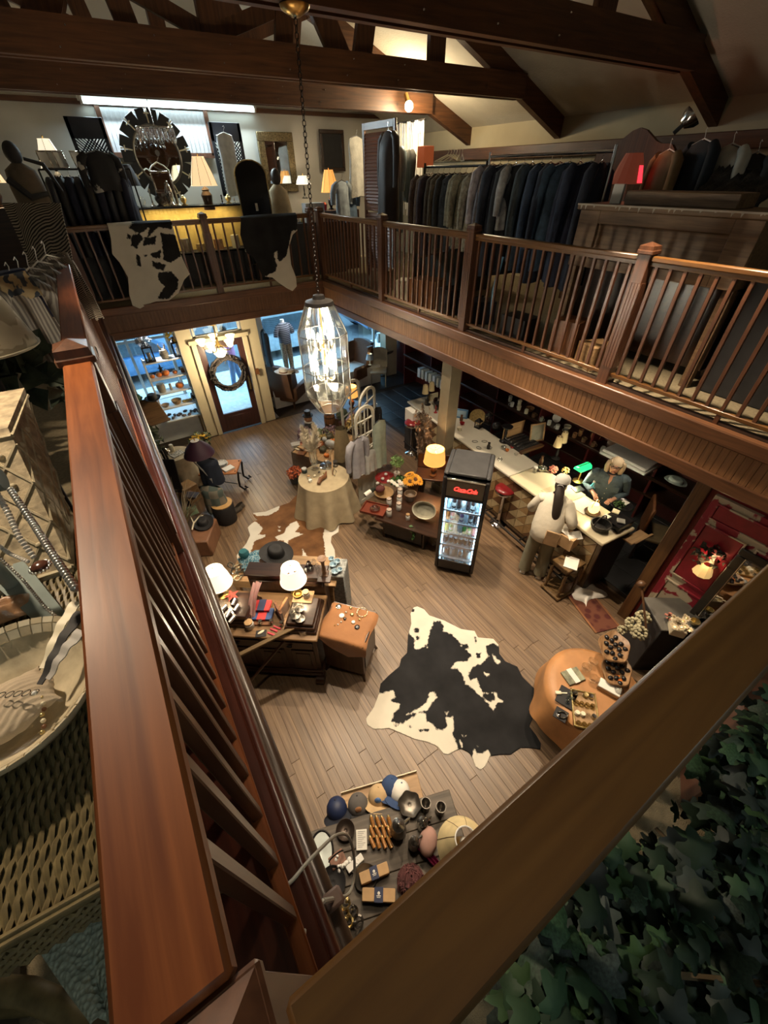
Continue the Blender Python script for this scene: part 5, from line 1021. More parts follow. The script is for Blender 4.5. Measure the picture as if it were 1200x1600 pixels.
t=T('blue_picture','small tilted blue picture frame on the bar behind the column','picture',cb(3.75,-.5,CT),-.9,rx=-.25);MB().box(-.13,.13,-.01,.01,.0,.18,.004).build('frame',mat('sky_blue',(.09,.22,.42),.5),t);MB().box(-.10,.10,-.016,-.008,.03,.15).build('picture',mat('pale_blue',(.35,.50,.62),.5),t)
for k,(px,py)in enumerate(((748,700),(757,690),(765,700),(770,712),(742,690),(781,718))):one(MB().tube([(.035*math.cos(a_),.05*math.sin(a_),.004)for a_ in[2*PI*i/14 for i in range(14)]],.004,5,True),'necklace',[IRON,SILVER][k%2],'thin necklace laid out on the bar top, %s'%('far left','second','third','nearest','leftmost by the column','beside the ring case')[k],'necklace',ct(px,py,CT+.002),k)
for k,(px,py,c)in enumerate(((800,700,'red'),(792,705,'amber'),(806,712,'clear'))):simple(bowl_p(.035,.04),'bead_dish',[RED,ORANGE,GLASS][k],'little %s bead dish left of the ring case'%c,'dish',ct(px,py))
hat('black felt hat on a stand at the far end of the bar',cb(4.25,-.42,CT+.1),BLACKM,.15,.08,.11);simple([(0,0),(.05,0),(.05,.01),(.015,.02),(.015,.1),(0,.1)],'hat_stand',IRON,'little iron stand below the black felt hat','stand',cb(4.25,-.42,CT))
frame_t('cream card sign standing at the far end of the bar',cb(4.7,-.5,CT),.20,.16,CREAM,mat('cream_card',(.52,.47,.32),.7),ca-PI/2,0,.02);simple(plate_p(.10),'silver_plate',SILVER,'silver plate tilted among the figures at the bar end','plate',ct(683,628,CT+.05),rx=.7)
box_t('white-topped bin at the far end of the bar',V(*at(646,640,.98).xy,0),(.30,.22,.98),mat('dark_bin',(.03,.03,.035),.5),ca,'bin',lid=WHITEP)
r_=random.Random(41)
for k in range(22):
 y=1.9+k*.135;x=-.18-.30*r_.random();kk=r_.randrange(4);m_=r_.choice([PEWTER,BLACKP,GOLD,WAX,LEATHB,SILVER,RED,PINE]);pr=([(0,0),(.03,0),(.035,.05),(.02,.09),(.025,.12),(0,.12)],bowl_p(.05,.045),[(0,0),(.045,0),(.045,.05),(0,.05)],sc_prof(STICK,.6,.6))[kk]
 if 2.7<y<3.35 or k<4:continue
 simple(pr,'bar_ornament',m_,'%s set among the clutter on the counter, %s going away'%(('little flask','small bowl','round tin','short candlestick')[kk],ORD[k-4]),'ornament',cb(y,x,CT),12,'clutter on the counter')
 # ---- back-bar shelves
t=T('back_bar','dark red back-bar shelves running along the wall behind the counter','shelves',(6.62,1.0,0));OX=mat('oxblood_paint',(.09,.012,.010),.4,var=.2)
for z,d in((.55,.45),(.86,.45),(1.2,.30),(1.55,.30),(1.9,.30)):MB().box(.47-d,.47,0,8.4,z-.03,z,.004).build('shelf',OX if z>1 else DARKW,t)
for k in range(8):MB().box(.05,.47,k*1.2-.02 if k else 0,k*1.2+.02,0,2.3,.003).build('upright',OX,t)
MB().box(.0,.47,0,8.4,.86,.895,.01).build('work_top',DARKW,t)
r_=random.Random(9);CER=[WHITEP,WAX,mat('grey_china',(.34,.32,.28),.4),TAN,mat('brown_china',(.15,.08,.045),.35)]
for j,z in enumerate((.895,1.2,1.55)):
 for k in range(18 if j else 12):
  y=2.25+k*(.21 if j else .30)+r_.uniform(-.03,.03);x=6.62+(.2 if j==0 else .32);kind=r_.randrange(3);lv=('back-bar work top','lower back-bar shelf','upper back-bar shelf')[j];nm=('mixing bowl','stacked teacup','plate on edge')[kind];lab='%s, %s from the near end of the %s'%(nm,ORD[k],lv)
  if kind==0:simple(bowl_p(r_.uniform(.07,.10),.08),'mixing_bowl',r_.choice(CER),lab,'bowl',(x,y,z),16,'china behind the bar')
  elif kind==1:simple([(0,0),(.03,0),(.045,.06),(.04,.06),(.035,.07),(.045,.13),(.04,.13),(0,.075)],'teacup_stack',r_.choice(CER),lab,'cups',(x,y,z),14,'china behind the bar')
  else:simple(plate_p(.095),'plate',r_.choice(CER),lab,'plate',(x+.08,y,z+.09),18,'china behind the bar',ry=-1.3)
for k in range(16):one(MB().lathe([(0,0),(.038,0),(.042,.09),(.038,.09),(.034,.01),(0,.01)],12).tube([(.04,0,.02),(.07,0,.03),(.07,0,.06),(.04,0,.075)],.006,5),'mug',r_.choice(CER),'china mug in the front row of the back-bar work top, %s from the near end'%ORD[k],'mug',(6.68,2.35+.2*k,.895),k,'mugs behind the bar')
for k in range(9):book('pale thick book, %s of the row on the low shelf at the far end'%ORD[k],(6.60,7.2+k*.16,.55),(.20,.07+.02*(k%3),.24),[WHITEP,WAX,PAPER,CREAM][k%4],0,'books on the far low shelf',ry=0)
one(MB().box(-.02,.52,-.4,.4,0,.05,.01).box(0,.40,-.38,.38,.05,.10,.02),'register_shelf',WHITEP,'white ledge on the back bar right of the person in denim','ledge',(6.2,2.55,1.12),0)
# ---- carved stool, towel, rug, dark chair
t=T('carved_stand','carved dark gilt wooden stand under papers at the counter end','stand',V(4.22,1.84,0),ca-PI/2);t.scale=(.85,.85,1);CARV=mat('carved_walnut',(.11,.062,.022),.45,var=.4,scale=20,bump=.5,bscale=30)
MB().box(-.21,.21,-.17,.17,.58,.62,.012).box(-.19,.19,-.15,.15,.52,.58,.01).build('top',CARV,t);MB().box(-.24,.24,-.20,.20,.02,.06,.015).build('base',CARV,t)
for x in(-.18,.18):
 for y in(-.14,.14):MB().lathe([(.03,.06),(.02,.12),(.035,.2),(.02,.28),(.03,.4),(.022,.5),(.03,.52)],10,c=(x,y,0)).build('leg',CARV,t);MB().ball((x*1.15,y*1.2,.02),(.035,.035,.03),8,6).build('foot',CARV,t)
MB().sheet(lambda u,v:(-.15+.3*u,-.13-.05*math.sin(PI*u),.10+.22*v),8,3,.01).build('woven_basket',mat('dark_wicker',(.10,.055,.02),.6,bump=.9,bscale=60),t)
box_t('stack of white papers and a navy folder on the carved stand',V(4.20,1.80,.62),(.24,.18,.02),PAPER,.5,'paper_stack','papers')
m=MB();c_=at(916,923,.05);tw_=random.Random(2)
one(m.sheet(lambda u,v:(c_.x+.36*(u-.5)*1.2+.03*math.sin(9*v),c_.y+.34*(v-.5)+.05*math.sin(5*u),.02+.08*abs(math.sin(6*u+4*v))*math.sin(PI*u)**.3*math.sin(PI*v)**.3),30,18,.008),'towel',WHITEC,'crumpled white towel on the floor by the red rug','towel',smooth=70)
RUG=two('red_rug',(.060,.010,.008),(.11,.035,.018),'voronoi',9,.95,.32,.5)
t=T('rug','small dark red patterned rug at the edge of the slate floor','rug',(4.34,1.40,.006),math.radians(72));MB().box(-.42,.42,-.20,.20,0,.008,.002).build('pile',RUG,t)
for s in(-1,1):MB().box(-.42,.42,s*.20-.03*(s>0),s*.20+.03*(s<0),.008,.010).build('border',mat('rug_border',(.20,.085,.035),.95),t)
t=T('dark_chair','dark wooden chair with a tan seat pad behind the counter, right of the person in denim','chair',(6.0,1.55,0),.5)
t['label']='dark chair with a tan pad behind the counter near the red door'
MB().box(-.24,.24,-.24,.24,.42,.48,.02).build('seat',mat('olive_pad',(.12,.09,.045),.8),t)
MB().box(-.24,.24,.20,.25,.48,1.0,.02).build('backrest',LEATHB,t)
for x in(-.21,.21):
 for y in(-.21,.21):MB().cyl((x,y,0),(x,y,.43),.022).build('leg',DARKWZ,t)
hat('teal and white cap-shaped bowl on the shelf end by the red door',(6.25,1.75,1.22),mat('teal_white',(.42,.52,.50),.4),.13,.09,.07);
# ---- red door partition and sconce
struct(MB().box(4.62,4.72,-2.0,1.0,0,SB,.004),'wall_right',mat('red_wall',(.20,.012,.014),.5,var=.25))
struct(MB().box(4.56,4.74,.96,1.10,0,SB,.006),'trim_13',wood('post_brown',(.075,.032,.010),(.16,.075,.024),.4,'z'))
CHIP=two('chipped_red_paint',(.24,.012,.026),(.46,.39,.28),'noise',4.2,.6,.50,.525,detail=8,dist=.3)
t=T('red_door','tall salvaged panel door in red paint flaking to cream, fixed to the red wall','door',(4.59,.40,.0))
MB().box(-.03,.02,-.50,.50,.02,2.26,.005).build('slab',CHIP,t)
for y0,y1,z0,z1,nm in((-.42,.42,2.02,2.18,'top_panel'),(-.42,-.06,1.16,1.92,'upper_panel'),(.06,.42,1.16,1.92,'upper_panel'),(-.42,-.06,.22,1.02,'lower_panel'),(.06,.42,.22,1.02,'lower_panel')):
 o=MB().box(-.046,-.028,y0,y1,z0,z1,.012).build('panel',[CHIP,mat('red_gloss',(.22,.008,.02),.35,var=.2)][z0>1.1],t);m=MB()
 for a,b,c,d in((y0-.02,y1+.02,z0-.02,z0),(y0-.02,y1+.02,z1,z1+.02),(y0-.02,y0,z0,z1),(y1,y1+.02,z0,z1)):m.box(-.055,-.028,a,b,c,d,.004)
 m.build('panel_moulding',CHIP,o)
t=T('wall_sconce','small lit sconce with a pleated amber shade on the red door','lamp',atx(1098,893,4.50));MB().tube([(.06,0,-.08),(.02,0,-.10),(0,0,-.04),(0,0,.0)],.01,6).ball((.05,0,-.08),(.02,.05,.05)).build('arm',BRASS,t)
o=MB().lathe([(.095,-.02),(.075,.05),(.045,.12)],10).build('shade',shade('sconce_shade',(.75,.50,.22),.35,(1,.62,.22)),t,smooth=20);bulb_light(t.location+V(-.05,0,.2),1.6,(1,.68,.32))
m=MB();rr=random.Random(6);leafy(m,(0,0,0),(.04,.13,.16),80,.07,rr);o=one(m,'wreath',mat('dark_foliage',(.035,.032,.022),.6,var=.5),'dark dried-leaf swag hanging on the red door behind the sconce','swag',atx(1108,870,4.53),kind='stuff')
fm_=MB();t=frame_t('tall narrow black mirror with a beaded silver inner edge leaning by the red door',V(4.44,atx(1112,916,4.46).y-.24,atx(1075,975,4.46).z),.50,atx(1150,857,4.46).z-atx(1075,975,4.46).z,mat('black_brown_frame',(.022,.018,.013),.4),MIRROR,-PI/2,-.08,.085,.04,'wall_mirror','mirror',inner=SILVER)
t=T('flower_box','pale box of cream and pink flowers in front of the red door','flowers',at(1055,985,.88),.6);MB().box(-.09,.09,-.07,.07,0,.10,.006).build('box',CREAM,t);m=MB();rr=random.Random(8)
for k in range(16):flower(m,(rr.uniform(-.1,.1),rr.uniform(-.08,.08),.12+rr.uniform(0,.05)),.04,(rr.uniform(-.5,.5),rr.uniform(-.5,.5),1),9)
m.build('blossoms',[mat('cream_petals',(.55,.45,.30),.8,var=.3,scale=14),GOLD],t)
bloom('pink dried flower head left of the flower box',at(1043,968,.9),.05,mat('dusty_pink',(.42,.16,.12),.85),24,seed=12,stem=.05)
one(MB().tube([(0,.0,0),(.18,.3,.32)],.012,8).ball((.19,.32,.34),(.05,.05,.05),10,6),'walking_stick',WALNUT,'knobbed walking stick leaning on the black case towards the red door','stick',at(1010,985,.88))
for k,(px,py)in enumerate(((1090,965),(1100,953),(1110,942),(1083,975))):simple(bowl_p(.05,.06),'silver_cup',[SILVER,GOLD][k%2],'small %s cup at the foot of the black mirror, %s'%(('silver','gilt')[k%2],('second','third','farthest right','nearest')[k]),'cup',at(px,py,.9),12,'cups under the mirror')
one(MB().box(4.15,4.55,-1.0,.30,0,.88,.01),'console',DARKW,'dark console table below the black mirror and red door','table')
# ================================================================== ROUND TABLE AND THE PILE BEHIND IT
TC=Vector((2.17,5.42,0));t=T('round_table','round table under a floor-length burlap cloth, standing on the brown cowhide','table',TC);MB().lathe([(0,.70),(.42,.70),(.42,.735),(0,.735)],28).build('top',PINE,t);MB().cyl((0,0,.03),(0,0,.7),.05).build('pedestal',PINE,t)
def rcl(R_,H,n,f,fl_):return lambda u,v:((R_*v/.5 if v<.5 else R_+fl_*(v-.5)*2*(1+.5*math.sin(f*2*PI*u)))*math.cos(2*PI*u),(R_*v/.5 if v<.5 else R_+fl_*(v-.5)*2*(1+.5*math.sin(f*2*PI*u)))*math.sin(2*PI*u),H if v<=.5 else H-(H-.015)*(v-.5)*2*(1 if v<1 else 1-.03*math.sin(3*2*PI*u)))
one(MB().sheet(rcl(.44,.742,0,9,.13),90,12),'burlap_cloth',BURLAP,'beige burlap cloth falling in folds around the round table','tablecloth',TC,smooth=60)
Z=.745
def rt(px,py,z=Z):return at(px,py,z)
t=T('hurricane_vase','footed glass hurricane vase holding cream pampas plumes','vase',rt(492,733));MB().lathe([(0,0),(.07,0),(.075,.01),(.02,.03),(.018,.07),(.06,.11),(.075,.20),(.07,.32),(.078,.36),(.073,.36),(.066,.32),(.07,.2),(.05,.115),(0,.10)],20).build('glass',GLASS,t)
rr=random.Random(21);m=MB()
for k in range(9):
 a_=k*.7;top=V(.14*math.cos(a_)+rr.uniform(-.03,.03),.14*math.sin(a_),.66+.2*rr.random());b0=V(.02*math.cos(a_),.02*math.sin(a_),.15)
 for j in range(420):
  f=.45+.55*rr.random();p=b0.lerp(top,f)+V(rr.gauss(0,.008),rr.gauss(0,.008),0);d=((top-b0).normalized()+V(rr.gauss(0,.42),rr.gauss(0,.42),rr.gauss(-.15,.2))).normalized();q=d.orthogonal().normalized()*.0048;m.add([p-q,p+q,p+d*.17*(1.35-f)],[(0,1,2)])
 m.tube([b0,top],.004,5)
m.build('pampas_plumes',mat('cream_pampas',(.74,.65,.50),.9,var=.08),t,smooth=0)['kind']='stuff'
simple([(0,0),(.12,0),(.13,.012),(.12,.016),(0,.01)],'silver_tray',SILVER,'round silver tray on the burlap table','tray',rt(510,728));simple([(0,0),(.05,0),(.03,.03),(.06,.07),(.055,.075),(0,.05)],'silver_bowl',SILVER,'silver footed bowl on the round silver tray','bowl',rt(511,727,Z+.012));simple([(0,0),(.045,0),(.02,.02),(.015,.08),(.055,.14),(.06,.20),(.055,.20),(0,.13)],'goblet',GLASS,'tall clear goblet behind the pampas vase','goblet',rt(516,716));simple([(0,0),(.05,0),(.05,.03),(.02,.05),(.05,.10),(0,.10)],'pewter_cup',PEWTER,'dark pewter footed cup at the back of the burlap table','cup',rt(524,728))
jar('dark green candle tin with a white lid at the left of the burlap table',rt(476,738),.05,.07,mat('dark_teal',(.015,.04,.045),.4),WHITEP);jar('tiny white-lidded jar at the front of the burlap table',rt(483,748),.028,.05);box_t('small white card box at the front edge of the burlap table',rt(485,753),(.06,.05,.05),PAPER,.3)
for k,(px,py)in enumerate(((492,745),(499,740),(502,747),(507,741))):one(MB().ball((0,0,.022),(.024,.024,.022),10,6),'shell_ornament',[WAX,SILVER,WHITEP,GOLD][k],'%s ball ornament beside the vase foot on the burlap table'%('cream','silver','white','gilt')[k],'ornament',rt(px,py),group='ball ornaments')
one(MB().tube([(-.16,0,.03),(-.05,.02,.05),(.06,-.01,.04),(.17,.03,.06)],[.03,.04,.035,.012],8),'driftwood',LEATHB,'dark piece of driftwood lying on the burlap table','driftwood',rt(505,750),.6)
m=MB();m.tube([(0,0,0),(.05,0,.08),(0,0,.16),(-.05,0,.08)],.006,6,True);one(m,'diamond_frame',IRON,'small open diamond-shaped wire frame on the burlap table','ornament',rt(523,744),.3)
one(MB().box(-.012,.012,-.35,.35,0,.01,.004),'twig_rod',PINE,'slim pale rod leaning up at the right of the burlap table','rod',rt(520,742),-.5,rx=.9)
t=T('display_table','cloth-covered display table behind the burlap table, heaped with ornaments','table',(2.75,6.45,0),.5);MB().box(-.55,.55,-.45,.45,.66,.70,.01).build('top',PINE,t);MB().sheet(lambda u,v:((.56+.03*math.sin(40*u)*(v))*(1 if True else 0)*max(-1,min(1,1.42*math.cos(2*PI*u))),(.46+.03*math.sin(40*u)*v)*max(-1,min(1,1.42*math.sin(2*PI*u))),.70-.68*v),64,4).build('skirt',mat('grey_linen',(.20,.17,.13),.9),t)
def pz(px,py,z=.70):return at(px,py,z)
one(MB().sheet(lambda u,v:(.20*math.cos(2*PI*u)*(1-.55*v+.12*math.sin(3*v))*(1+.1*math.sin(10*PI*u)),.15*math.sin(2*PI*u)*(1-.4*v)*(1+.1*math.sin(8*PI*u)),.62*v),30,10),'burlap_sack',mat('burlap_sack_cloth',(.30,.22,.12),.95,bump=.5,bscale=150),'tall brown burlap sack standing open behind the pampas','sack',pz(536,715,.70),.4,smooth=70)
one(MB().ball((0,0,.09),(.13,.07,.09),14,8).ball((.12,0,.17),(.05,.045,.05),10,6).tube([(-.10,0,.1),(-.2,0,.12)],[.04,.01],8),'ceramic_bird',mat('grey_ceramic',(.45,.46,.45),.4),'pale grey ceramic bird right of the pampas plumes','figurine',pz(517,700,.70),2.2)
for k,(px,py,z,r)in enumerate(((536,652,.98,.13),(531,628,1.02,.10))):
 t=T('topiary',('near dark moss topiary ball in a copper pot under the glass lantern','rear dark moss topiary ball under the glass lantern')[k],'topiary',pz(px,py+14,.70));MB().lathe([(0,0),(.07,0),(.09,.12),(.08,.12),(0,.10)],16).build('pot',mat('copper_pot',(.35,.14,.07),.35,.8),t);MB().cyl((0,0,.1),(0,0,z-.70),.012).build('stem',WALNUT,t);m=MB();m.ball((0,0,z-.70),r*.93,14,10);leafy(m,(0,0,z-.70),(r,r,r),260,.035,random.Random(k),0);m.build('ball',mat('moss_dark',(.045,.06,.035),.9,var=.5,scale=40),t)['kind']='stuff'
t=T('wooden_cask','upright wooden stave cask below the glass lantern','cask',pz(516,664,.70));n=14
for k in range(n):MB().xf(rz=2*PI*k/n).sheet(lambda u,v:(.10+.018*math.sin(PI*v),-.0235+.047*u,.26*v),1,6,.012).build('stave',wood('cask_oak',(.10,.04,.016),(.22,.10,.04),.5,'z'),t,smooth=60)
for z in(.05,.2):MB().lathe([(.114,z-.012),(.118,z+.012)],24).build('hoop',IRON,t)
t=T('snowman_figure','pumpkin-faced snowman figure with a black top hat on the heaped table','figurine',pz(484,672,.70));MB().lathe([(0,0),(.09,.01),(.11,.09),(.08,.18),(.05,.20)],16).build('body',BLACKM,t);MB().ball((0,0,.27),(.085,.085,.075),16,10).build('head',mat('face_orange',(.50,.24,.12),.6),t);MB().lathe([(.11,.33),(.11,.34),(.065,.345),(.06,.44),(0,.44)],16).build('top_hat',BLACKP,t);MB().tube([(.07*math.cos(a_),.07*math.sin(a_),.2)for a_ in[2*PI*k/12 for k in range(12)]],.02,6,True).build('ruff',WHITEC,t)
lamp('lit orange drum-shade lamp glowing behind the big glass lantern',pz(550,638,.70),sc_prof(URN,.9,.8),WALNUT,.30,.15,.13,.22,SHADE_A,8,col=(1,.62,.3))
m=MB();rr=random.Random(5);leafy(m,(0,0,.10),(.14,.12,.10),140,.06,rr);t=one(m,'autumn_bouquet',mat('rust_blossom',(.45,.12,.05),.7,var=.4,scale=30,rnd=.2),'bunch of rust-orange flowers on the floor left of the burlap table','flowers',at(462,745,.32),kind='stuff')
simple([(0,0),(.10,0),(.13,.18),(.125,.30),(.11,.30),(0,.2)],'grey_bucket',mat('slate_bucket',(.08,.09,.10),.5),'grey bucket holding the rust-orange flowers','bucket',at(462,752,0.02))
for k,(px,py,rz_)in enumerate(((468,700,.3),(472,708,.8),(463,695,-.2),(474,698,.5))):box_t('flat %s gift box at the left end of the heaped table'%('cream','brown','grey','tan')[k],pz(px,py,.70+.03*k),(.20,.14,.03),[WAX,LEATHB,mat('grey_card',(.35,.34,.32),.8),CARD][k],rz_,group='boxes on the heaped table')
rr=random.Random(31);m=MB();leafy(m,(0,0,.16),(.16,.12,.14),150,.05,rr);one(m,'dried_bouquet',mat('mauve_dried',(.20,.13,.15),.8,var=.5,scale=30),'bunch of mauve dried flowers left of the pampas','flowers',pz(478,690,.72),kind='stuff');m=MB();leafy(m,(0,0,.16),(.20,.14,.16),160,.06,rr);one(m,'gold_foliage',mat('gold_foliage_leaf',(.38,.28,.10),.5,var=.5,scale=30),'gold and pink foliage by the white arched screen','foliage',pz(556,672,.75),kind='stuff')
one(MB().box(-.5,.5,-.35,.35,0,.695,.01),'side_table',DARKW,'dark side table behind the white screen carrying the orange lamp','table',V(*pz(545,640).xy,0),.5)
r_=random.Random(17);AUT=[ORANGE,mat('dark_gourd',(.06,.055,.03),.5,var=.4),mat('rust_gourd',(.30,.09,.03),.5),WAX]
for k in range(8):
 p=V(2.75,6.45,.70)+Matrix.Rotation(.5,3,'Z')@V(-.38+.11*k,-.25+.16*(k%3),0);pumpkin('%s pumpkin on the heaped table, %s from its left end'%(('orange','dark green','rust','cream')[k%4],ORD[k]),p,.05+.02*(k%3),AUT[k%4],'pumpkins on the heaped table')
for k in range(4):
 p=V(2.75,6.45,.72)+Matrix.Rotation(.5,3,'Z')@V(-.3+.2*k,.22-.1*(k%2),0);m=MB();leafy(m,(0,0,.09),(.15,.12,.10),110,.06,r_);one(m,'autumn_sprig',[mat('rust_blossom'),mat('gold_foliage_leaf'),DULLG,mat('mauve_dried')][k],'%s sprig heaped on the table behind the pampas'%('rust-orange','golden','sage green','mauve')[k],'foliage',p,kind='stuff')
 # ---- white arched screen with clothes
def arch_panel(lab,p0,p1,h,base=.35):
 p0=Vector(p0);p1=Vector(p1);w_=(p1-p0).length;t=T('arched_screen_panel',lab,'screen',p0,math.atan2((p1-p0).y,(p1-p0).x),'white arched screen panels');sp=h-.18
 m=MB();m.box(0,.05,-.018,.018,0,sp,.004).box(w_-.05,w_,-.018,.018,0,sp,.004).box(.05,w_-.05,-.018,.018,0,.08,.004)
 m.sheet(lambda u,v:(w_/2-(w_/2-.05*v)*math.cos(PI*u),-.018,sp+(.20-.05*v)*math.sin(PI*u)),16,1,-.036);m.build('frame',mat('antique_white',(.58,.56,.48),.6,var=.12),t)
 MB().box(.05,w_-.05,-.008,.008,.08,base,.003).build('lower_panel',MATS['antique_white'],t)
 MB().box(w_/2-.012,w_/2+.012,-.012,.012,base,sp+.17,.003).build('glazing_bar',MATS['antique_white'],t)
 for k in range(5):MB().box(.05,w_-.05,-.012,.012,base+k*(sp-base)/4.2-.01,base+k*(sp-base)/4.2+.01,.003).build('glazing_bar',MATS['antique_white'],t)
 return t
A0=at(562,788);A1=at(592,768);dv=(A1-A0).normalized()*.46
arch_panel('nearest white arched screen panel, with the shirts hung on it',A0,A0+dv,1.9,.62);arch_panel('middle white arched screen panel',A0+dv*.9+V(-.05,.35,0),A0+dv*1.75+V(.12,.62,0),1.9);arch_panel('rear white arched screen panel',A0+dv*.5+V(.0,.85,0),A0+dv*1.4+V(.2,1.1,0),1.9)
rr=random.Random(2);garment('lilac-grey shirt hanging on the left of the white arched screen',A0+V(-.02,-.10,1.55),math.atan2(dv.y,dv.x),.29,.80,mat('lilac_cloth',(.34,.33,.36),.9),rr,.05,.6);garment('mint green dungarees hanging on the right of the white arched screen',A0+dv+V(.06,-.07,1.66),math.atan2(dv.y,dv.x),.34,.98,mat('mint_cloth',(.40,.47,.39),.9),rr,.05,0);garment('pale grey shirt hanging low on the front of the arched screen',A0+dv*.6+V(0,-.09,1.20),math.atan2(dv.y,dv.x),.30,.52,mat('pale_grey_cloth',(.48,.48,.46),.9),rr,.04,0);garment('black garment hanging off the far side of the arched screen',A0+dv*1.7+V(.12,.55,1.5),.4,.34,.6,BLACKM,rr,.06,0)
# ---- dark trestle bench with trays, candles and flowers
bl=at(598,842);br=at(658,862);ba=math.atan2((br-bl).y,(br-bl).x);BT=.46
t=T('trestle_table','low dark trestle table crowded with jars and flowers, left of the fridge','table',bl,ba);L_=(br-bl).length;W2=.95
MB().box(-.12,L_+.30,-.05,W2,BT-.035,BT,.01).build('top',DARKW,t)
for x in(0,L_):MB().box(x-.02,x+.02,.05,W2-.1,.0,BT-.035,.006).build('trestle_end',DARKW,t)
MB().box(.02,L_-.02,.02,.045,.12,BT-.04,.004).build('apron',BLACKP,t);MB().box(0,L_,.4,.45,.12,.18,.004).build('stretcher',DARKW,t)
def bt_(px,py,z=BT):return at(px,py,z)
t=T('square_tray','square red-brown lacquer tray with a glass dish at the left front of the trestle table','tray',bt_(585,797),ba+.1);MB().box(-.21,.21,-.15,.15,0,.02,.006).build('plate',mat('red_brown_lacquer',(.16,.035,.018),.3),t)
for a,b,c,d in((-.21,.21,-.15,-.135),(-.21,.21,.135,.15),(-.21,-.195,-.15,.15),(.195,.21,-.15,.15)):MB().box(a,b,c,d,.02,.05,.004).build('rim',MATS['red_brown_lacquer'],t)
simple(bowl_p(.085,.05),'glass_dish',glass('pink_dish_glass',refl=.35,tint=(.9,.7,.65)),'scalloped glass dish on the red-brown tray','dish',bt_(586,797,BT+.02))
simple(sc_prof(bowl_p(.17,.13),1,1),'basket',mat('pale_wicker',(.36,.23,.11),.8,bump=.8,bscale=60),'round pale wicker basket with dark stuff on the trestle table','basket',bt_(600,778));one(MB().ball((0,0,.06),(.09,.08,.06),12,8),'dark_bundle',mat('burgundy_cloth',(.08,.015,.015),.8),'dark burgundy bundle in the wicker basket','bundle',bt_(594,768,BT+.08));
t=T('wine_bottle','dark bottle with a white wrap lying across the wicker basket','bottle',bt_(570,774,BT+.10),ba+1.1,rx=0,ry=1.35);MB().lathe([(0,0),(.038,0),(.04,.18),(.015,.25),(.015,.30),(0,.30)],14).build('body',mat('dark_bottle',(.02,.025,.02),.2),t);MB().lathe([(.042,.0),(.042,.13)],14).build('paper_wrap',PAPER,t)
simple(plate_p(.19,.03),'red_platter',mat('red_platter_glaze',(.28,.03,.03),.3),'round red platter at the back of the trestle table','platter',bt_(602,748));
for k,(px,py)in enumerate(((590,757),(598,750),(607,754),(596,762),(603,743))):one(MB().ball((0,0,.03),(.035,.03,.028),10,6),'white_ornament',WHITEP,'white ornament on the red platter, %s'%('left','middle','right','nearest','rear')[k],'ornament',bt_(px,py,BT+.02),group='ornaments on the red platter')
for k,(px,py)in enumerate(((608,806),(608,789),(623,796),(624,785),(625,774),(626,766))):jar('white candle jar with a dotted lid, %s'%('front left of the six','behind the front left one','front of the right row','second of the right row','third of the right row','rear of the right row')[k],bt_(px,py),.046,.125,WHITEP,mat('printed_lid',(.45,.36,.30),.6,var=.5,scale=60),'candle jars on the trestle table',lab=mat('grey_print',(.35,.33,.32),.7,var=.6,scale=50))
t=T('topiary','little potted topiary tree with bright leaves behind the trestle table','plant',bt_(620,745,BT));MB().lathe([(0,0),(.05,0),(.06,.10),(.05,.10),(0,.08)],14).build('pot',WHITEP,t);MB().cyl((0,0,.08),(0,0,.28),.007).build('stem',WALNUT,t);m=MB();leafy(m,(0,0,.34),(.11,.11,.10),170,.045,rr,.1);m.build('crown',mat('bright_leaf',(.20,.32,.11),.6,var=.4,scale=20),t)['kind']='stuff'
m=MB();leafy(m,(0,0,.07),(.14,.11,.07),120,.06,rr);o=one(m,'greenery',GREEN,'green leaves and white blooms in the middle of the trestle table','greenery',bt_(622,757),kind='stuff')
for k in range(6):flower(mm := MB(),(0,0,0),.045,(rr.uniform(-.4,.4),-.5,1),9);one(mm,'white_bloom',[WHITEP,WAX],'white artificial bloom among the greenery, %s'%('left','second','third','fourth','fifth','right')[k],'flower',bt_(612+4*k,752+3*(k%3),BT+.15),group='white blooms',smooth=0)
t=T('sunflower_pot','pot of orange sunflowers glowing beside the amber lamp','flowers',bt_(645,768));MB().lathe([(0,0),(.08,0),(.10,.14),(.09,.14),(0,.12)],16).build('pot',LEATHB,t);SUN=mat('sunflower_petal',(.75,.36,.03),.6,var=.25,scale=20);DKC=mat('sunflower_heart',(.10,.04,.012),.8)
for k in range(7):m=MB();a_=k*.9;flower(m,(.11*math.cos(a_)*(k>0),.09*math.sin(a_)*(k>0),.25+.04*(k%3)),.10,(.6*math.cos(a_)*(k>0),.6*math.sin(a_)*(k>0)-.3,.8),16);m.build('flower_head',[SUN,DKC],t,smooth=0)
simple([(0,0),(.07,0),(.10,.10),(.11,.14),(.095,.14),(.08,.08),(0,.03)],'crock',mat('brown_crock',(.12,.08,.05),.4),'brown open crock in front of the sunflowers','crock',bt_(641,781))
t=T('oval_tub','oval pale tin tub tipped on its side at the right end of the trestle table','tub',bt_(664,806,BT)+V(0,0,.13),ba+.1,rx=.95);MB().lathe([(0,0),(.15,0),(.19,.12),(.20,.125),(.18,.12),(.14,.02),(0,.015)],28,sy=.72).build('body',mat('pale_tin',(.38,.36,.28),.45,.4,var=.3),t)
jar('small white apothecary bottle with a knob lid at the trestle front',bt_(637,812),.035,.10,WHITEP,PINE);m=MB()
for k in range(26):leaf(m,(.02*math.sin(k),.02*math.cos(k*2),-.010*k),(.6*math.sin(k*2.1),.6*math.cos(k*1.3),-.5),.07,rr)
one(m,'fern_trail',GREEN,'trailing green fern spilling over the front of the trestle table','greenery',bt_(646,820,BT+.02)+V(-.03,-.05,0),kind='stuff')
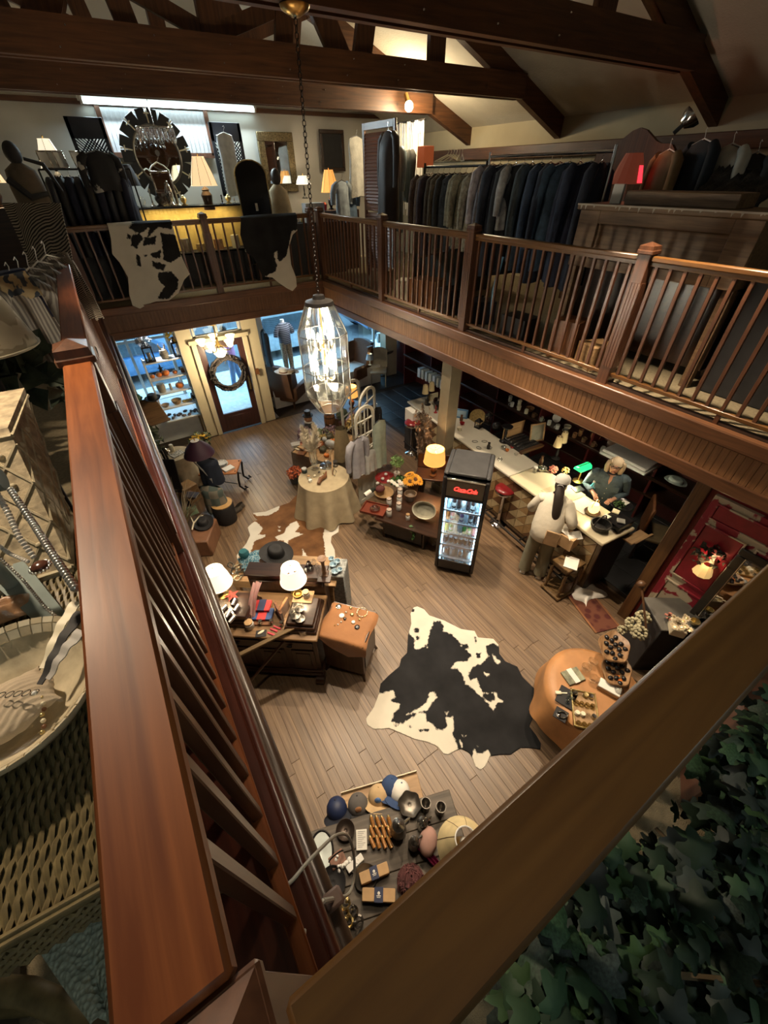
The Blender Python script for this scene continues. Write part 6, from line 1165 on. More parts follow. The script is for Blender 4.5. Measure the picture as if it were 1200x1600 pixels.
t=T('dark_settle','dark carved high-backed settle between the trestle table and the fridge, with the amber lamp','bench',at(682,800,0)+V(.05,.25,0),ba+.25);MB().box(-.3,.3,-.2,.2,.66,.70,.01).build('seat',DARKW,t);MB().box(-.3,.3,.16,.2,.70,1.0,.01).build('back',DARKWZ,t)
for x in(-.27,.27):
 for y in(-.17,.17):MB().box(x-.025,x+.025,y-.025,y+.025,0,.66,.004).build('leg',DARKW,t)
lamp('lit amber drum-shade lamp beside the column, above the sunflowers',at(677,742,.70),sc_prof(URN,.8,.7),WALNUT,.28,.185,.155,.25,SHADE_A,14,col=(1,.66,.34))
t=T('dried_grass_vase','tall vase of dried grasses and pods standing by the column','plant',V(3.95,4.92,0));t.scale=(1.1,1.1,1.85);MB().lathe([(0,0),(.06,0),(.08,.12),(.05,.22),(.06,.26),(0,.2)],16).build('vase',DARKWZ,t);m=MB()
for k in range(46):
 a_=rr.uniform(0,6.28);h=rr.uniform(.5,.98);s=rr.uniform(.03,.17);p=V(s*math.cos(a_),s*math.sin(a_),h);m.tube([(0,0,.2),(p.x*.5,p.y*.5,.2+(h-.2)*.6),p],.003,4)
 for j in range(7):leaf(m,p-V(0,0,.04*j),(rr.gauss(0,1),rr.gauss(0,1),.9),.055,rr)
m.build('grasses',mat('dried_stalk',(.17,.12,.085),.8,var=.5,scale=20),t,smooth=0)['kind']='stuff'
# ---- wing chairs and furniture at the far right
def wing_chair(lab,loc,rz,m_):
 t=T('wing_chair',lab,'armchair',loc,rz,'wing chairs by the shop window');MB().box(-.36,.36,-.38,.30,.18,.34,.04).build('base',m_,t);MB().box(-.28,.28,-.40,.24,.34,.48,.05).build('seat_cushion',m_,t);m=MB();m.sheet(lambda u,v:(-.34+.68*u,.26+.10*v,.34+(.78+.06*math.sin(PI*u))*v),12,6,.12);m.build('backrest',m_,t,smooth=60)
 for s in(-1,1):MB().box(s*.30,s*.42,-.38,.32,.22,.60,.05).build('arm',m_,t);MB().sheet(lambda u,v:(s*(.36+.02*v),.34-.30*u*(1-.3*v),.58+.50*v),5,6,.07).build('wing',m_,t,smooth=60)
 for x in(-.3,.3):
  for y in(-.32,.28):MB().cyl((x,y,0),(x,y,.18),.02,.03).build('leg',DARKW,t)
 return t
WL=mat('wing_leather',(.13,.062,.032),.5,var=.25,scale=5);wing_chair('brown leather wing chair with a hat on its back, right of the door',at(452,640)+V(.15,.35,0),2.3,WL);wing_chair('brown wing chair behind the glass lantern, turned sideways',at(556,602)+V(.1,.2,0),-1.3,WL)
hat('white straw hat with a brown band resting on the wing chair back',at(443,582,1.14),WHITEC,.20,.10,.11,LEATHB,.4);hat('striped pale hat at the right of the straw hat on the chair',at(455,583,1.12),mat('taupe_felt',(.30,.24,.18),.9),.16,.09,.09,BLACKM,1)
t=T('side_table','round side table with ornaments under the far window','table',at(598,585,0),0);MB().lathe([(0,.70),(.32,.70),(.33,.72),(0,.73)],24).build('top',DARKW,t);MB().cyl((0,0,0),(0,0,.7),.04).build('pedestal',DARKW,t);MB().lathe([(0,0),(.2,0),(.18,.03),(0,.05)]).build('foot',DARKW,t)
simple([(0,0),(.06,0),(.09,.12),(.05,.22),(.07,.28),(0,.24)],'white_urn',WHITEP,'white urn on the far round side table','urn',at(592,535,.73));simple([(0,0),(.07,0),(.10,.10),(.05,.18),(.08,.30),(0,.26)],'brown_urn',LEATHB,'taller brown urn on the far round side table','urn',at(604,532,.73))
t=T('wicker_chair','pale wicker chair with a barred back by the far side table','chair',at(592,600),-.6);PW=mat('pale_wicker_grey',(.40,.36,.29),.8,bump=.6,bscale=80);MB().box(-.24,.24,-.24,.24,.38,.44,.02).build('seat',PW,t);MB().sheet(lambda u,v:(-.25+.5*u,.22+.08*v,.44+(.46+.08*math.sin(PI*u))*v),8,6,.03).build('backrest',PW,t)
for x in(-.21,.21):
 for y in(-.21,.21):MB().cyl((x,y,0),(x,y,.39),.02).build('leg',PW,t)
lamp('small pale blue lamp on the far window ledge',at(578,570,.60),sc_prof(STICK,.8,.6),WHITEP,.16,.11,.07,.15,mat('pale_blue_shade',(.55,.66,.72),.8),0)
# ---- entrance: chandelier, wreath, mannequin, shelves of the shop window
t=T('chandelier','brass entry chandelier with five frosted tulip glasses and a bowl, in front of the door','chandelier',aty(343,547,8.95));FRO=mat('frosted_lit_glass',(.9,.85,.65),.5,emis=(1,.84,.50),est=1.5)
cz_=t.location.z;MB().cyl((0,0,.0),(0,0,SB-cz_),.012).lathe([(0,.06),(.05,.10),(.02,.18),(.03,.24),(0,.26)],14).lathe([(.06,SB-cz_-.03),(.07,SB-cz_),(0,SB-cz_)],16).build('stem',BRASS,t);MB().lathe([(0,-.14),(.08,-.12),(.13,-.05),(.14,.0)],20).build('bowl',FRO,t)
for k in range(5):
 a_=2*PI*k/5+.3;c,s=math.cos(a_),math.sin(a_);MB().tube([(.03*c,.03*s,.10),(.16*c,.16*s,.02),(.28*c,.28*s,.04),(.31*c,.31*s,.10)],.010,6).build('arm',BRASS,t);MB().lathe([(.03,.10),(.06,.13),(.07,.18),(.10,.23)],14,c=(.31*c,.31*s,0)).build('tulip_glass',FRO,t)
bulb_light(t.location+V(0,-.1,-.25),42,(1,.80,.5),.1)
t=T('wreath','dark twig wreath hanging on the entrance door glass','wreath',aty(357,583,9.33));rr=random.Random(4)
for k in range(7):MB().tube([((.33+.05*math.sin(5*a_+k)+.02*rr.random())*math.cos(a_),.03*math.cos(7*a_+k*2),(.33+.05*math.sin(5*a_+k)+.02*rr.random())*math.sin(a_))for a_ in[2*PI*i/40 for i in range(40)]],.022,5,True).build('twig_strand',mat('twig_brown',(.022,.016,.014),.8),t)
m=MB()
for k in range(160):a_=rr.uniform(0,6.28);leaf(m,(.34*math.cos(a_),-.03,.34*math.sin(a_)),(math.cos(a_)+rr.gauss(0,.6),-.6,math.sin(a_)+rr.gauss(0,.6)),.08,rr)
m.build('dried_leaves',mat('wreath_leaf',(.028,.022,.022),.7,var=.5),t,smooth=0)['kind']='stuff'
box_t('small dark wall switch plate right of the door',aty(403,585,9.36),(.08,.02,.14),LEATHB,0,'switch_plate','switch');
p_=aty(450,560,10.55);p_.z=.5
t=T('mannequin','dress mannequin in a grey striped top and leopard trousers in the right shop window','mannequin',p_,.3);m=MB()
loft(m,[((0,0,.92),.17,.12),((0,0,1.05),.17,.12),((0,0,1.25),.19,.13),((0,0,1.38),.16,.10),((0,0,1.43),.06,.05)],20)
for s in(-1,1):m.tube([(s*.15,0,1.36),(s*.24,0,1.24),(s*.27,-.01,1.12)],[.06,.065,.06],10)
m.build('striped_top',two('grey_stripe',(.05,.055,.07),(.22,.24,.28),'wave',7,.9,.4,.6,'Z'),t,smooth=70);m=MB()
for s in(-1,1):m.tube([(s*.08,0,.96),(s*.09,0,.5),(s*.09,0,.06)],[.095,.07,.05],12)
m.build('leopard_trousers',two('leopard_print',(.05,.03,.02),(.42,.33,.22),'voronoi',34,.8,.25,.4),t,smooth=70);MB().cyl((0,0,1.42),(0,0,1.50),.05).build('neck',WHITEP,t)
garment('dark coat hanging on the alcove glass right of the door',aty(411,512,10.0)+V(0,0,0),1.4,.40,.95,mat('slate_coat',(.06,.07,.08),.9),rr,.06,.6)
for k,(px,py)in enumerate(((430,610),(417,598),(428,588))):
 q=aty(px,py,10.15);q.z=(.58,.80,.98)[k];hat(('lowest black','middle white','top black')[k]+' hat on the little stand in the right shop window',q,[BLACKM,WHITEC,BLACKM][k],.13,.075,.09)
t=T('hat_rack','slim wooden rack carrying three hats in the right shop window','rack',aty(425,620,10.15)*1.0);t.location.z=.5
for k in range(3):MB().box(-.14,.14,-.10,.10,(.06,.28,.46)[k],(.075,.295,.475)[k],.003).build('shelf',PINE,t)
MB().cyl((0,.09,0),(0,.09,.5),.012).build('post',PINE,t)
S0=V(.26,9.50,.55);t=T('display_shelves','white open shelf unit of autumn wares in the left shop window','shelves',S0);SW=.84;zs=[.03,.33,.66,.98,1.33]
for z in zs:MB().box(0,SW,0,.30,z-.03,z,.003).build('shelf',WHITEP,t)
for x in(0,SW):MB().box(x-.015,x+.015,.0,.03,0,1.36,.003).box(x-.015,x+.015,.27,.30,0,1.36,.003).build('side_post',WHITEP,t)
def sh(i,f,y=.14):return S0+V(SW*f,y,zs[i])
for k,(f,lab)in enumerate(((.18,'left grey lantern with a bow on top of the white shelves'),(.85,'right black lantern with yellow flowers on top of the white shelves'))):
 t=T('candle_lantern',lab,'lantern',sh(4,f));m=MB()
 for x in(-.08,.08):
  for y in(-.08,.08):m.box(x-.01,x+.01,y-.01,y+.01,0,.28)
 m.box(-.1,.1,-.1,.1,0,.03,.004).box(-.1,.1,-.1,.1,.27,.30,.004).lathe([(.1,.30),(.03,.38),(0,.38)],12);m.build('frame',BLACKP,t);MB().box(-.075,.075,-.075,.075,.03,.27).build('glass',GLASS,t);MB().cyl((0,0,.03),(0,0,.16),.035).build('candle',WAX,t);m=MB();leafy(m,(0,-.03,.40),(.12,.08,.06),40,.08,rr);m.build('bow',[mat('grey_ribbon',(.30,.31,.34),.7),mat('yellow_bloom',(.65,.45,.05),.7)][k],t,smooth=0)
t=T('owl_figure','grey deer-eared owl figure between the two lanterns on the white shelves','figurine',sh(4,.52));MB().lathe([(0,0),(.07,0),(.09,.09),(.07,.17),(0,.2)],14).build('body',mat('weathered_grey',(.28,.25,.21),.8,var=.4,scale=30),t)
for s in(-1,1):MB().tube([(s*.03,0,.18),(s*.06,0,.26),(s*.05,0,.30)],[.02,.015,.004],6).build('ear',MATS['weathered_grey'],t)
for k,f in enumerate((.08,.24,.40,.62)):pumpkin('orange pumpkin on the second white shelf, %s from the left'%ORD[k],sh(3,f),(.05,.06,.075,.05)[k],None,'pumpkins in the shop window')
t=T('witch_figure','small black witch-hatted figure on the second white shelf','figurine',sh(3,.33,.24));MB().lathe([(0,0),(.05,0),(.03,.12),(0,.13)],10).build('body',BLACKM,t);MB().lathe([(.06,.14),(.025,.15),(0,.24)],10).build('pointed_hat',BLACKM,t)
jar('small brown wooden bucket on the second white shelf',sh(3,.82),.05,.08,LEATHB,PINE);simple([(0,0),(.07,0),(.09,.10),(.08,.18),(0,.18)],'woven_jar',mat('grey_wicker',(.32,.28,.22),.9,bump=.7,bscale=60),'round grey woven jar on the third white shelf','jar',sh(2,.18));jar('slim grey bottle on the third white shelf',sh(2,.40),.03,.12,mat('grey_china',(.3,.3,.3)),PINE);pumpkin('large bright orange pumpkin in the middle of the third white shelf',sh(2,.62),.085,None);jar('tall ochre jar with a white top on the third white shelf',sh(2,.92),.07,.15,mat('ochre_glaze',(.40,.25,.07),.4),WHITEP)
simple(bowl_p(.11,.10),'wicker_bowl',mat('pale_wicker',(.36,.23,.11),.8),'wicker bowl in the middle of the fourth white shelf','bowl',sh(1,.42));simple([(0,0),(.06,0),(.10,.08),(.085,.15),(.07,.15),(0,.05)],'black_pot',BLACKP,'round black pot at the right of the fourth white shelf','pot',sh(1,.90));simple(bowl_p(.09,.05),'tan_dish',PINE,'flat tan dish at the left of the fourth white shelf','dish',sh(1,.12));
for k in range(3):one(MB().ball((0,0,.03),(.05,.04,.03),10,6),'gourd',mat('yellow_gourd',(.50,.33,.10),.5),'small yellow gourd on the fourth white shelf, %s of three'%('left','middle','right')[k],'gourd',sh(1,.6+.08*k),group='yellow gourds')
for k in range(14):one(MB().tube([(-.045,0,.03),(0,.01,.035),(.045,0,.03)],[.02,.034,.02],8),'knitted_roll',mat('brown_knit',(.13,.085,.07),.9,var=.4,rnd=.4),'brown knitted roll heaped on the lowest white shelf, %s from the left'%ORD[k],'roll',sh(0,.06+.068*k,.08+.13*(k%2))+V(0,0,.035*(k%3==1)),.5*k,'knitted rolls')
light('window_spot','SPOT',(.55,9.75,2.5),60,(.85,.93,1),.03,(.6,9.6,.8),110,.6);light('window_spot','SPOT',(3.9,10.2,2.5),60,(.9,.95,1),.03,(3.7,10.2,.8),110,.6)
for p_,lab in(((.55,9.78,2.52),'left'),((3.9,10.2,2.52),'right')):one(MB().lathe([(0,-.02),(.045,-.02),(.05,.0),(.05,.04),(0,.04)],16),'spot_lamp',mat('cool_lens',(.9,.95,1),.3,emis=(.8,.92,1),est=30),'small bright spot lamp under the soffit of the %s shop window'%lab,'lamp',p_)
# ---- the group along the left wall
t=T('side_table','small round table with a cream cloth by the sunflower basket at left','table',V(*at(272,709,.7).xy,0));MB().lathe([(0,.66),(.28,.66),(.28,.69),(0,.69)],24).build('top',PINE,t);MB().cyl((0,0,0),(0,0,.66),.04).build('pedestal',PINE,t)
one(MB().sheet(rcl(.29,.70,0,7,.07),60,10),'cream_cloth',mat('cream_linen',(.52,.45,.32),.9),'cream cloth falling from the small round table at left','tablecloth',t.location,smooth=60)
q=t.location;jar('thick cream pillar candle on the small round table',q+V(.0,.12,.705),.04,.13,WAX,WAX,lidh=.004);one(MB().box(-.12,.12,-.09,.09,0,.01,.003),'patterned_mat',two('grey_lace',(.12,.13,.13),(.55,.54,.5),'voronoi',30,.8,.3,.5),'grey lace-patterned mat on the small round table','mat',q+V(.05,-.05,.705),.4);one(MB().tube([(.0,.0,0),(.03,0,.1),(.0,.02,.16)],[.03,.045,.02],8),'silver_shell',SILVER,'silver shell ornament on the small round table','ornament',q+V(-.12,-.05,.71))
t=T('sunflower_basket','basket of yellow sunflowers on the floor beside the door','flowers',at(318,700,.12));MB().lathe([(0,-.12),(.13,-.12),(.17,.18),(.15,.18),(0,.1)],18).build('basket',mat('pale_wicker',(.36,.23,.11)),t);YS=mat('yellow_sun_petal',(.78,.50,.04),.6,var=.2)
for k in range(10):m=MB();a_=k*2.4;r=.06*math.sqrt(k);flower(m,(r*math.cos(a_),r*math.sin(a_),.33-.02*k**.5),.085,(.5*math.cos(a_),.5*math.sin(a_),.9),14);m.build('flower_head',[YS,DKC],t,smooth=0)
m=MB();leafy(m,(0,0,.22),(.22,.2,.1),90,.10,rr,-.2);m.build('leaves',DULLG,t,smooth=0)['kind']='stuff'
BN=at(355,768);t=T('iron_bench','black wrought iron bench with scrolled legs and an orange seat','bench',BN,-.5);MB().box(-.42,.30,-.05,.45,.42,.46,.015).build('seat',mat('orange_seat',(.45,.17,.05),.6),t)
for y in(.02,.38):
 for s,x in((-1,-.34),(1,.25)):MB().tube([(x,y,.46),(x+s*.06,y,.42),(x+s*.03,y,.25),(x+s*.02,y,.10),(x+s*.10,y,.02),(x+s*.16,y,.06),(x+s*.12,y,.10)],.020,8).build('leg',IRON,t)
for y in(.02,.38):MB().tube([(-.33,y,.16),(-.05,y,.24),(.24,y,.16)],.009,6).build('stretcher',IRON,t)
def bn(x,y,z=.46):return BN+Matrix.Rotation(-.5,3,'Z')@V(x,y,z)
for k in range(3):simple(plate_p(.13-.01*k),'lace_plate',two('blue_lace_plate',(.10,.11,.13),(.62,.61,.57),'voronoi',26,.5,.2,.35),('lowest','middle','top')[k]+' lace-patterned plate stacked on the iron bench','plate',bn(-.05,.27,.46+.016*k),group='plates on the iron bench')
book('white book lying on the iron bench',bn(.12,.10),(.2,.15,.03),WHITEP,.3);simple(sc_prof(STICK,.8,.8),'brass_stick',BRASS,'little brass candlestick on the iron bench','candlestick',bn(-.08,.05));simple(sc_prof(STICK,.7,.6),'brass_stick',BRASS,'shorter brass candlestick on the iron bench','candlestick',bn(-.16,.10))
ST=at(325,800);SL=at(308,699,1.40);SL.z=0;lamp('floor lamp with a dark purple shade at left',SL,[(0,0),(.14,0),(.14,.02),(.02,.04),(.014,1.3)],IRON,1.28,.24,.07,.24,mat('purple_shade',(.035,.008,.022),.6),0,name='floor_lamp');one(MB().lathe([(0,0),(.068,0),(.068,.004)],16),'shade_disc',WHITEP,'white disc closing the top of the purple shade','disc',SL+V(0,0,1.525))
garment('navy jacket with a zip hanging under the purple lampshade',at(319,708,1.29),-.7,.38,.56,mat('navy_canvas',(.010,.016,.032),.8),rr,.13,0);garment('grey-green patchwork apron below the navy jacket',at(326,752,.84),-.7,.42,.62,two('patchwork',(.09,.12,.11),(.20,.18,.14),'check',7,.9),rr,.12,0,hook=False)
one(MB().tube([(-.12,-.16,-.06),(.0,-.18,-.22),(.08,-.17,-.38)],.014,6).box(.06,.11,-.19,-.17,-.48,-.38,.003),'bag_strap',mat('grey_strap',(.25,.24,.22),.7),'grey strap with a white tag across the navy jacket','strap',at(318,708,1.27),-.7)
t=T('easel','black leaning easel frame left of the navy jacket','easel',at(275,790),-.6,rx=-.2)
for a,b in(((-.28,0,0),(-.06,0,1.15)),((.28,0,0),(.06,0,1.15)),((-.22,0,.3),(.22,0,.3)),((0,.35,0),(0,.02,1.1))):MB().cyl(a,b,.02).build('bar',BLACKP,t)
MB().box(-.22,.22,-.03,-.01,.35,.95,.005).build('board',BLACKM,t)
for k in range(5):book('%s book in the stack at the foot of the navy jacket'%('bottom brown','second tan','middle red-brown','fourth pale','top dark')[k],at(300,775,.35+.035*k),(.16,.22,.033),[LEATHB,TAN,mat('rust_book',(.22,.06,.03)),CARD,DARKW][k],.5+.1*k,'books by the navy jacket')
one(MB().box(-.14,.14,-.14,.14,0,.35,.01),'wood_crate',PINE,'wooden crate under the stacked books at left','crate',at(300,780,0),.4)
t=T('tan_topped_drum','black drum stool with a tan top, in front of the patchwork apron','stool',V(*at(346,786,.4).xy,0));MB().lathe([(0,0),(.17,0),(.18,.02),(.19,.36),(.18,.38),(0,.38)],24).build('body',BLACKM,t);MB().lathe([(.175,.38),(.18,.40),(0,.405)],24).build('top',mat('tan_top',(.45,.27,.10),.6),t)
one(MB().box(-.15,.2,-.3,.28,0,.34,.02),'leather_trunk',mat('tan_trunk',(.20,.095,.05),.5),'brown leather trunk below the left railing','trunk',at(322,850,0),-.5)
for k in(0,1):one(MB().sheet(lambda u,v:((.04+.01*math.sin(PI*v))*math.cos(2*PI*u),.12*math.sin(2*PI*u)*(1-.3*v),.01+.09*v*(1-.4*math.sin(2*PI*u)*.5)),16,4),'shoe',mat('grey_shoe',(.09,.075,.06),.7),('nearer','farther')[k]+' grey slip-on shoe right of the black drum stool','shoe',at(371+4*k,800-5*k,.0),1.9,'grey shoes')
hat('black wide hat lying on the brown trunk',at(318,818,.35),BLACKM,.17,.09,.10);one(MB().sheet(crumple(V(0,0,0),.16,.14,.10,2),16,14,.004),'green_cloth',mat('moss_cloth',(.06,.085,.045),.9),'folded moss-green cloth behind the black hat on the trunk','cloth',at(293,800,.42),smooth=70)
one(MB().tube([(0,0,0),(.10,.05,.05),(.22,.02,.12),(.30,.05,.06)],[.014,.012,.010,.004],6).tube([(.10,.05,.05),(.14,.14,.14)],[.012,.004],6).tube([(.2,.02,.11),(.22,-.06,.2)],[.01,.004],6),'antler',WAX,'pale branching antler lying by the black hat','antler',at(300,828,.40),.5)
m=MB()
for k in range(60):a_=rr.uniform(0,6.28);L=rr.uniform(.35,.8);m.tube([(0,0,0),(.35*L*math.cos(a_),.35*L*math.sin(a_),L*.7),(.7*L*math.cos(a_),.7*L*math.sin(a_),L)],[.006,.005,.001],4)
one(m,'dried_grass',mat('dry_grass',(.26,.21,.13),.8,var=.4),'spiky dried grass rising behind the trunk at left','plant',at(290,830,.3),kind='stuff')
m=MB();leafy(m,(0,0,.35),(.28,.28,.30),240,.12,rr);t=one(m,'leafy_plant',DULLG,'bushy dark plant at the left below the white shelves','plant',at(238,715,.55),kind='stuff');simple([(0,0),(.16,0),(.2,.5),(.18,.7),(0,.6)],'plant_pot',DARKWZ,'dark tall pot holding the bushy plant','pot',at(238,722,.0))
t=T('tilted_board','brown tilted wooden counter board carrying hats, left of the white shelves','board',V(-.05,8.6,1.25),.2,rx=.5);MB().box(-.30,.30,-.32,.32,0,.03,.006).build('board',wood('brown_board',(.14,.07,.03),(.26,.14,.06),.5,'x'),t);MB().cyl((0,.2,-1.05),(0,.2,0),.03).build('post',DARKW,t)
hat('green knitted hat at the top left of the tilted board',V(-.12,8.85,1.45),mat('green_knit',(.05,.10,.06),.9),.12,.10,.10);hat('black hat behind the tilted board',V(.16,8.8,1.42),BLACKM,.15,.09,.11)
# ---- outside: passers-by and cars
def car(lab,x,y,m_):
 t=T('car',lab,'car',(x,y,-.15),0,'parked cars');MB().sheet(lambda u,v:(-2.1+4.2*u,-.85+1.7*v,.35+(.38 if .04<u<.96 else .15)+(.03 if .2<v<.8 else 0)),24,8,.5).build('body',m_,t,smooth=50)
 m=MB();P=[(-1.2,.7),(-.75,1.32),(.75,1.36),(1.5,.72)];m.plate([(x_,-.72,z)for x_,z in P],(0,1.44,0));m.build('cabin',m_,t,smooth=20);m=MB();m.plate([(-1.05,-.735,.76),(-.70,-.735,1.26),(.70,-.735,1.28),(1.25,-.735,.76)],(0,1.47,0));m.build('windows',mat('car_glass',(.05,.07,.09),.1),t,smooth=0)
 for a in(-1.35,1.35):
  for s in(-.84,.70):MB().cyl((a,s,.33),(a,s+.16,.33),.33,n=20).build('wheel',BLACKM,t)
for k,x in enumerate((-5.2,-.1,5.0,10.2)):car('parked %s car seen through the shop %s'%(('white','blue','silver','dark blue')[k],('far left window','left window and door','right window','far right window')[k]),x,15.0+.3*(k%2),mat(('car_white','car_blue','car_silver','car_navy')[k],((.6,.62,.64),(.10,.24,.45),(.45,.50,.54),(.05,.12,.25))[k],.25,.2,coat=.5))
t=T('person','passer-by in a pink top and blue jeans on the pavement outside the door','person',V(2.55,12.2,-.05),1.2);LN=.02;hd=((0,.03,1.5),(0,.05,1.57),(0,.05,1.65));body(t,LN,((-.18,0,1.36),(.18,0,1.36)),((-.24,.0,1.1),(.24,.0,1.1)),((-.22,.1,.9),(.22,.1,.9)),((-.1,.08,.48),(.1,-.04,.48)),((-.1,.1,.08),(.1,-.14,.08)),hd)
m=MB();loft(m,[((0,0,.86),.19,.14),((0,0,1.1),.19,.14),((0,0,1.3),.2,.13),((0,0,1.4),.1,.08)],18)
for s in(-1,1):m.tube([(s*.17,0,1.36),(s*.23,0,1.2),(s*.25,0,1.08)],.06,10)
m.build('pink_top',mat('pink_top',(.62,.25,.45),.8),t,smooth=70);m=MB()
for s,y in((-1,.1),(1,-.14)):m.tube([(s*.08,0,.92),(s*.09,y*.4,.5),(s*.1,y,.06)],[.10,.08,.06],12)
m.build('jeans',mat('jeans',(.10,.17,.30),.85),t,smooth=70);MB().ball((0,.03,1.62),(.09,.10,.09),12,8).build('hair',HAIRD,t)
m=MB();m.box(-14,20,24,25,-.3,7);bl_=one(m,'building',mat('facade_brick',(.30,.24,.21),.8),'building across the street seen through the shop windows','building')
for k in range(14):
 for z in(.6,4.0):MB().box(-12+k*2.2,-10.7+k*2.2,23.95,24.0,z,z+1.9).build('window',mat('far_window',(.18,.26,.33),.15),bl_,smooth=0)
 # ================================================================== GALLERY, FAR SIDE
rr=random.Random(77);FY=11.1
def fw_(px,py,y=FY):return aty(px,py,y)
a,b=fw_(126,156),fw_(397,173);t=T('fluorescent_light','long bright fluorescent tube fitting high on the far gallery wall','light',(a+b)/2,0);L=(b-a).length
MB().box(-L/2-.05,L/2+.05,-.02,.06,.0,.09,.006).build('housing',WHITEP,t);MB().cyl((-L/2,-.035,-.0),(L/2,-.035,.0),.035).build('tube',mat('fluorescent_tube',(.9,1,1),.3,emis=(.74,.97,1),est=5),t)
for s in(-1,1):MB().box(s*L/2-.02,s*L/2+.02,-.07,.03,-.04,.05,.004).build('lamp_holder',WHITEP,t)
light('fluorescent_glow','AREA',(a+b)/2+V(0,-.12,-.06),66,(.78,.95,1),L,(a+b)/2+V(0,-1.6,-1.6),size_y=.06)
t=T('wall_panel','white beadboard wall panel framed in brown trim behind the round cross mirror','panel',V(1.12,11.16,5.10));TB=wood('brown_trim_strip',(.12,.05,.03),(.20,.09,.05),.5,'z')
BS=MB().box(0,.078,-.006,.01,.03,.64,.004).build('bead_board',mat('cool_white_board',(.62,.63,.66),.7),link=False)
for k in range(23):o=link_obj('bead_board',BS,t);o.location=(.04+k*.08,0,0)
MB().box(-.02,.06,-.02,.012,0,.66,.003).build('trim',TB,t);MB().box(1.85,1.93,-.02,.012,0,.66,.003).build('trim',TB,t);MB().box(-.02,1.93,-.02,.012,-.04,.04,.003).build('trim',TB,t)
NAVB=mat('navy_black',(.008,.009,.016),.5)
def lattice(lab,loc,w_,h_,rx,ry):
 t=T('lattice_panel',lab,'panel',loc,0,'black lattice panels',rx=rx,ry=ry);m=MB();m.box(0,.06,-.015,.015,0,h_,.003).box(w_-.06,w_,-.015,.015,0,h_,.003).box(0,w_,-.015,.015,h_-.28,h_,.003).box(0,w_,-.015,.015,0,.06,.003);m.build('frame',NAVB,t);m=MB();n=11
 for k in range(-n,n):
  for s in(1,-1):
   x0=w_*k/n;P=[(x0+(h_-.3)*f if s>0 else w_-x0-(h_-.3)*f,z)for f,z in((0,.05),(1,h_-.27))];(xa,za),(xb,zb)=P
   lo,hi=.05,w_-.05;f0=max(0,min(1,min((lo-xa)/(xb-xa),(hi-xa)/(xb-xa))));f1=max(0,min(1,max((lo-xa)/(xb-xa),(hi-xa)/(xb-xa))))
   if f1-f0>.05:m.cyl((xa+(xb-xa)*f0,.004*s,za+(zb-za)*f0),(xa+(xb-xa)*f1,.004*s,za+(zb-za)*f1),.010,n=4)
 m.build('lattice',NAVB,t,smooth=0)['kind']='stuff'
lattice('left black lattice panel leaning beside the cream lamp',V(.56,10.98,4.42),.58,1.17,0,0);lattice('right black lattice panel with a hanger, right of the white panel',V(2.98,11.0,4.45),.62,1.14,0,0)
garment('pale grey slip dress hanging on the right lattice panel',fw_(348,200,10.8),0,.36,1.05,mat('grey_slip',(.36,.37,.38),.9),rr,.05,0,hang=WHITEP)
garment('black jacket with white tree embroidery before the left lattice panel',fw_(146,226,9.25),.3,.46,.55,two('tree_embroidery',(.012,.012,.015),(.42,.41,.38),'noise',6,.9,.60,.63,detail=6),rr,.09,.6)
C_=fw_(247,244,10.9);t=T('round_mirror','big round mirror ringed with black leather squares and silver crosses','mirror',C_,0,rx=-.05);MB().tube([(.40*math.cos(a),0,.43*math.sin(a))for a in[2*PI*k/40 for k in range(40)]],.025,8,True).build('inner_rim',PEWTER,t);MB().sheet(lambda u,v:(.40*v*math.cos(2*PI*u),.01,.43*v*math.sin(2*PI*u)),36,3,.01).build('glass',MIRROR,t)
for k in range(18):
 a=2*PI*k/18;MB().xf((.50*math.cos(a),.0,.54*math.sin(a)),ry=PI/2-a).box(-.085,.085,-.012,.012,-.115,.115,.006).build('leather_square',BLACKM,t)
 if k%2==0:MB().xf((.515*math.cos(a+.17),-.02,.555*math.sin(a+.17)),ry=PI/2-a-.17).box(-.010,.010,-.006,.006,-.10,.10,.002).box(-.045,.045,-.006,.006,.02,.04,.002).build('silver_cross',WAX,t)
t=T('crystal_lamp','hanging crystal lamp of clear glass drops in front of the round mirror','lamp',fw_(243,205,10.3));MB().tube([(.30*math.cos(a),.15*math.sin(a),.05)for a in[2*PI*k/24 for k in range(24)]],.01,6,True).cyl((0,0,.05),(0,0,.75),.006).build('ring',STEEL,t)
for k in range(22):a=2*PI*k/22;MB().lathe([(0,-.16),(.022,-.10),(.014,.0),(.006,.05)],6,c=(.30*math.cos(a),.15*math.sin(a),0)).build('crystal_drop',glass('crystal',(1,1,1),.45),t,smooth=10)
CY=9.75;t=T('display_case','black-framed glass display case with a yellow interior on the far gallery','case',V(1.05,CY,BZ));m=MB();W3=2.05;H3=1.30
for x in(0,W3-.03):
 for y in(0,.42):m.box(x,x+.03,y,y+.03,0,H3,.003)
for z in(.55,H3-.03):m.box(0,W3,0,.03,z,z+.03,.003).box(0,W3,.42,.45,z,z+.03,.003)
m.build('frame',BLACKP,t);MB().box(.03,W3-.03,.40,.41,.58,H3-.03).build('back_panel',mat('yellow_lining',(.62,.45,.15),.8),t);MB().box(.02,W3-.02,.0,.45,.55,.57).box(.02,W3-.02,.03,.42,.02,.55).build('lower_cabinet',BLACKM,t);MB().box(.03,W3-.03,.01,.44,H3-.012,H3).build('glass_top',GLASS,t);MB().box(.03,W3-.03,.005,.012,.58,H3-.03).build('glass_front',GLASS,t)
light('case_light','AREA',V(2.0,CY+.2,BZ+1.25),7,(1,.78,.35),1.6,V(2,CY+.25,3.3),size_y=.1)
CTZ=BZ+H3
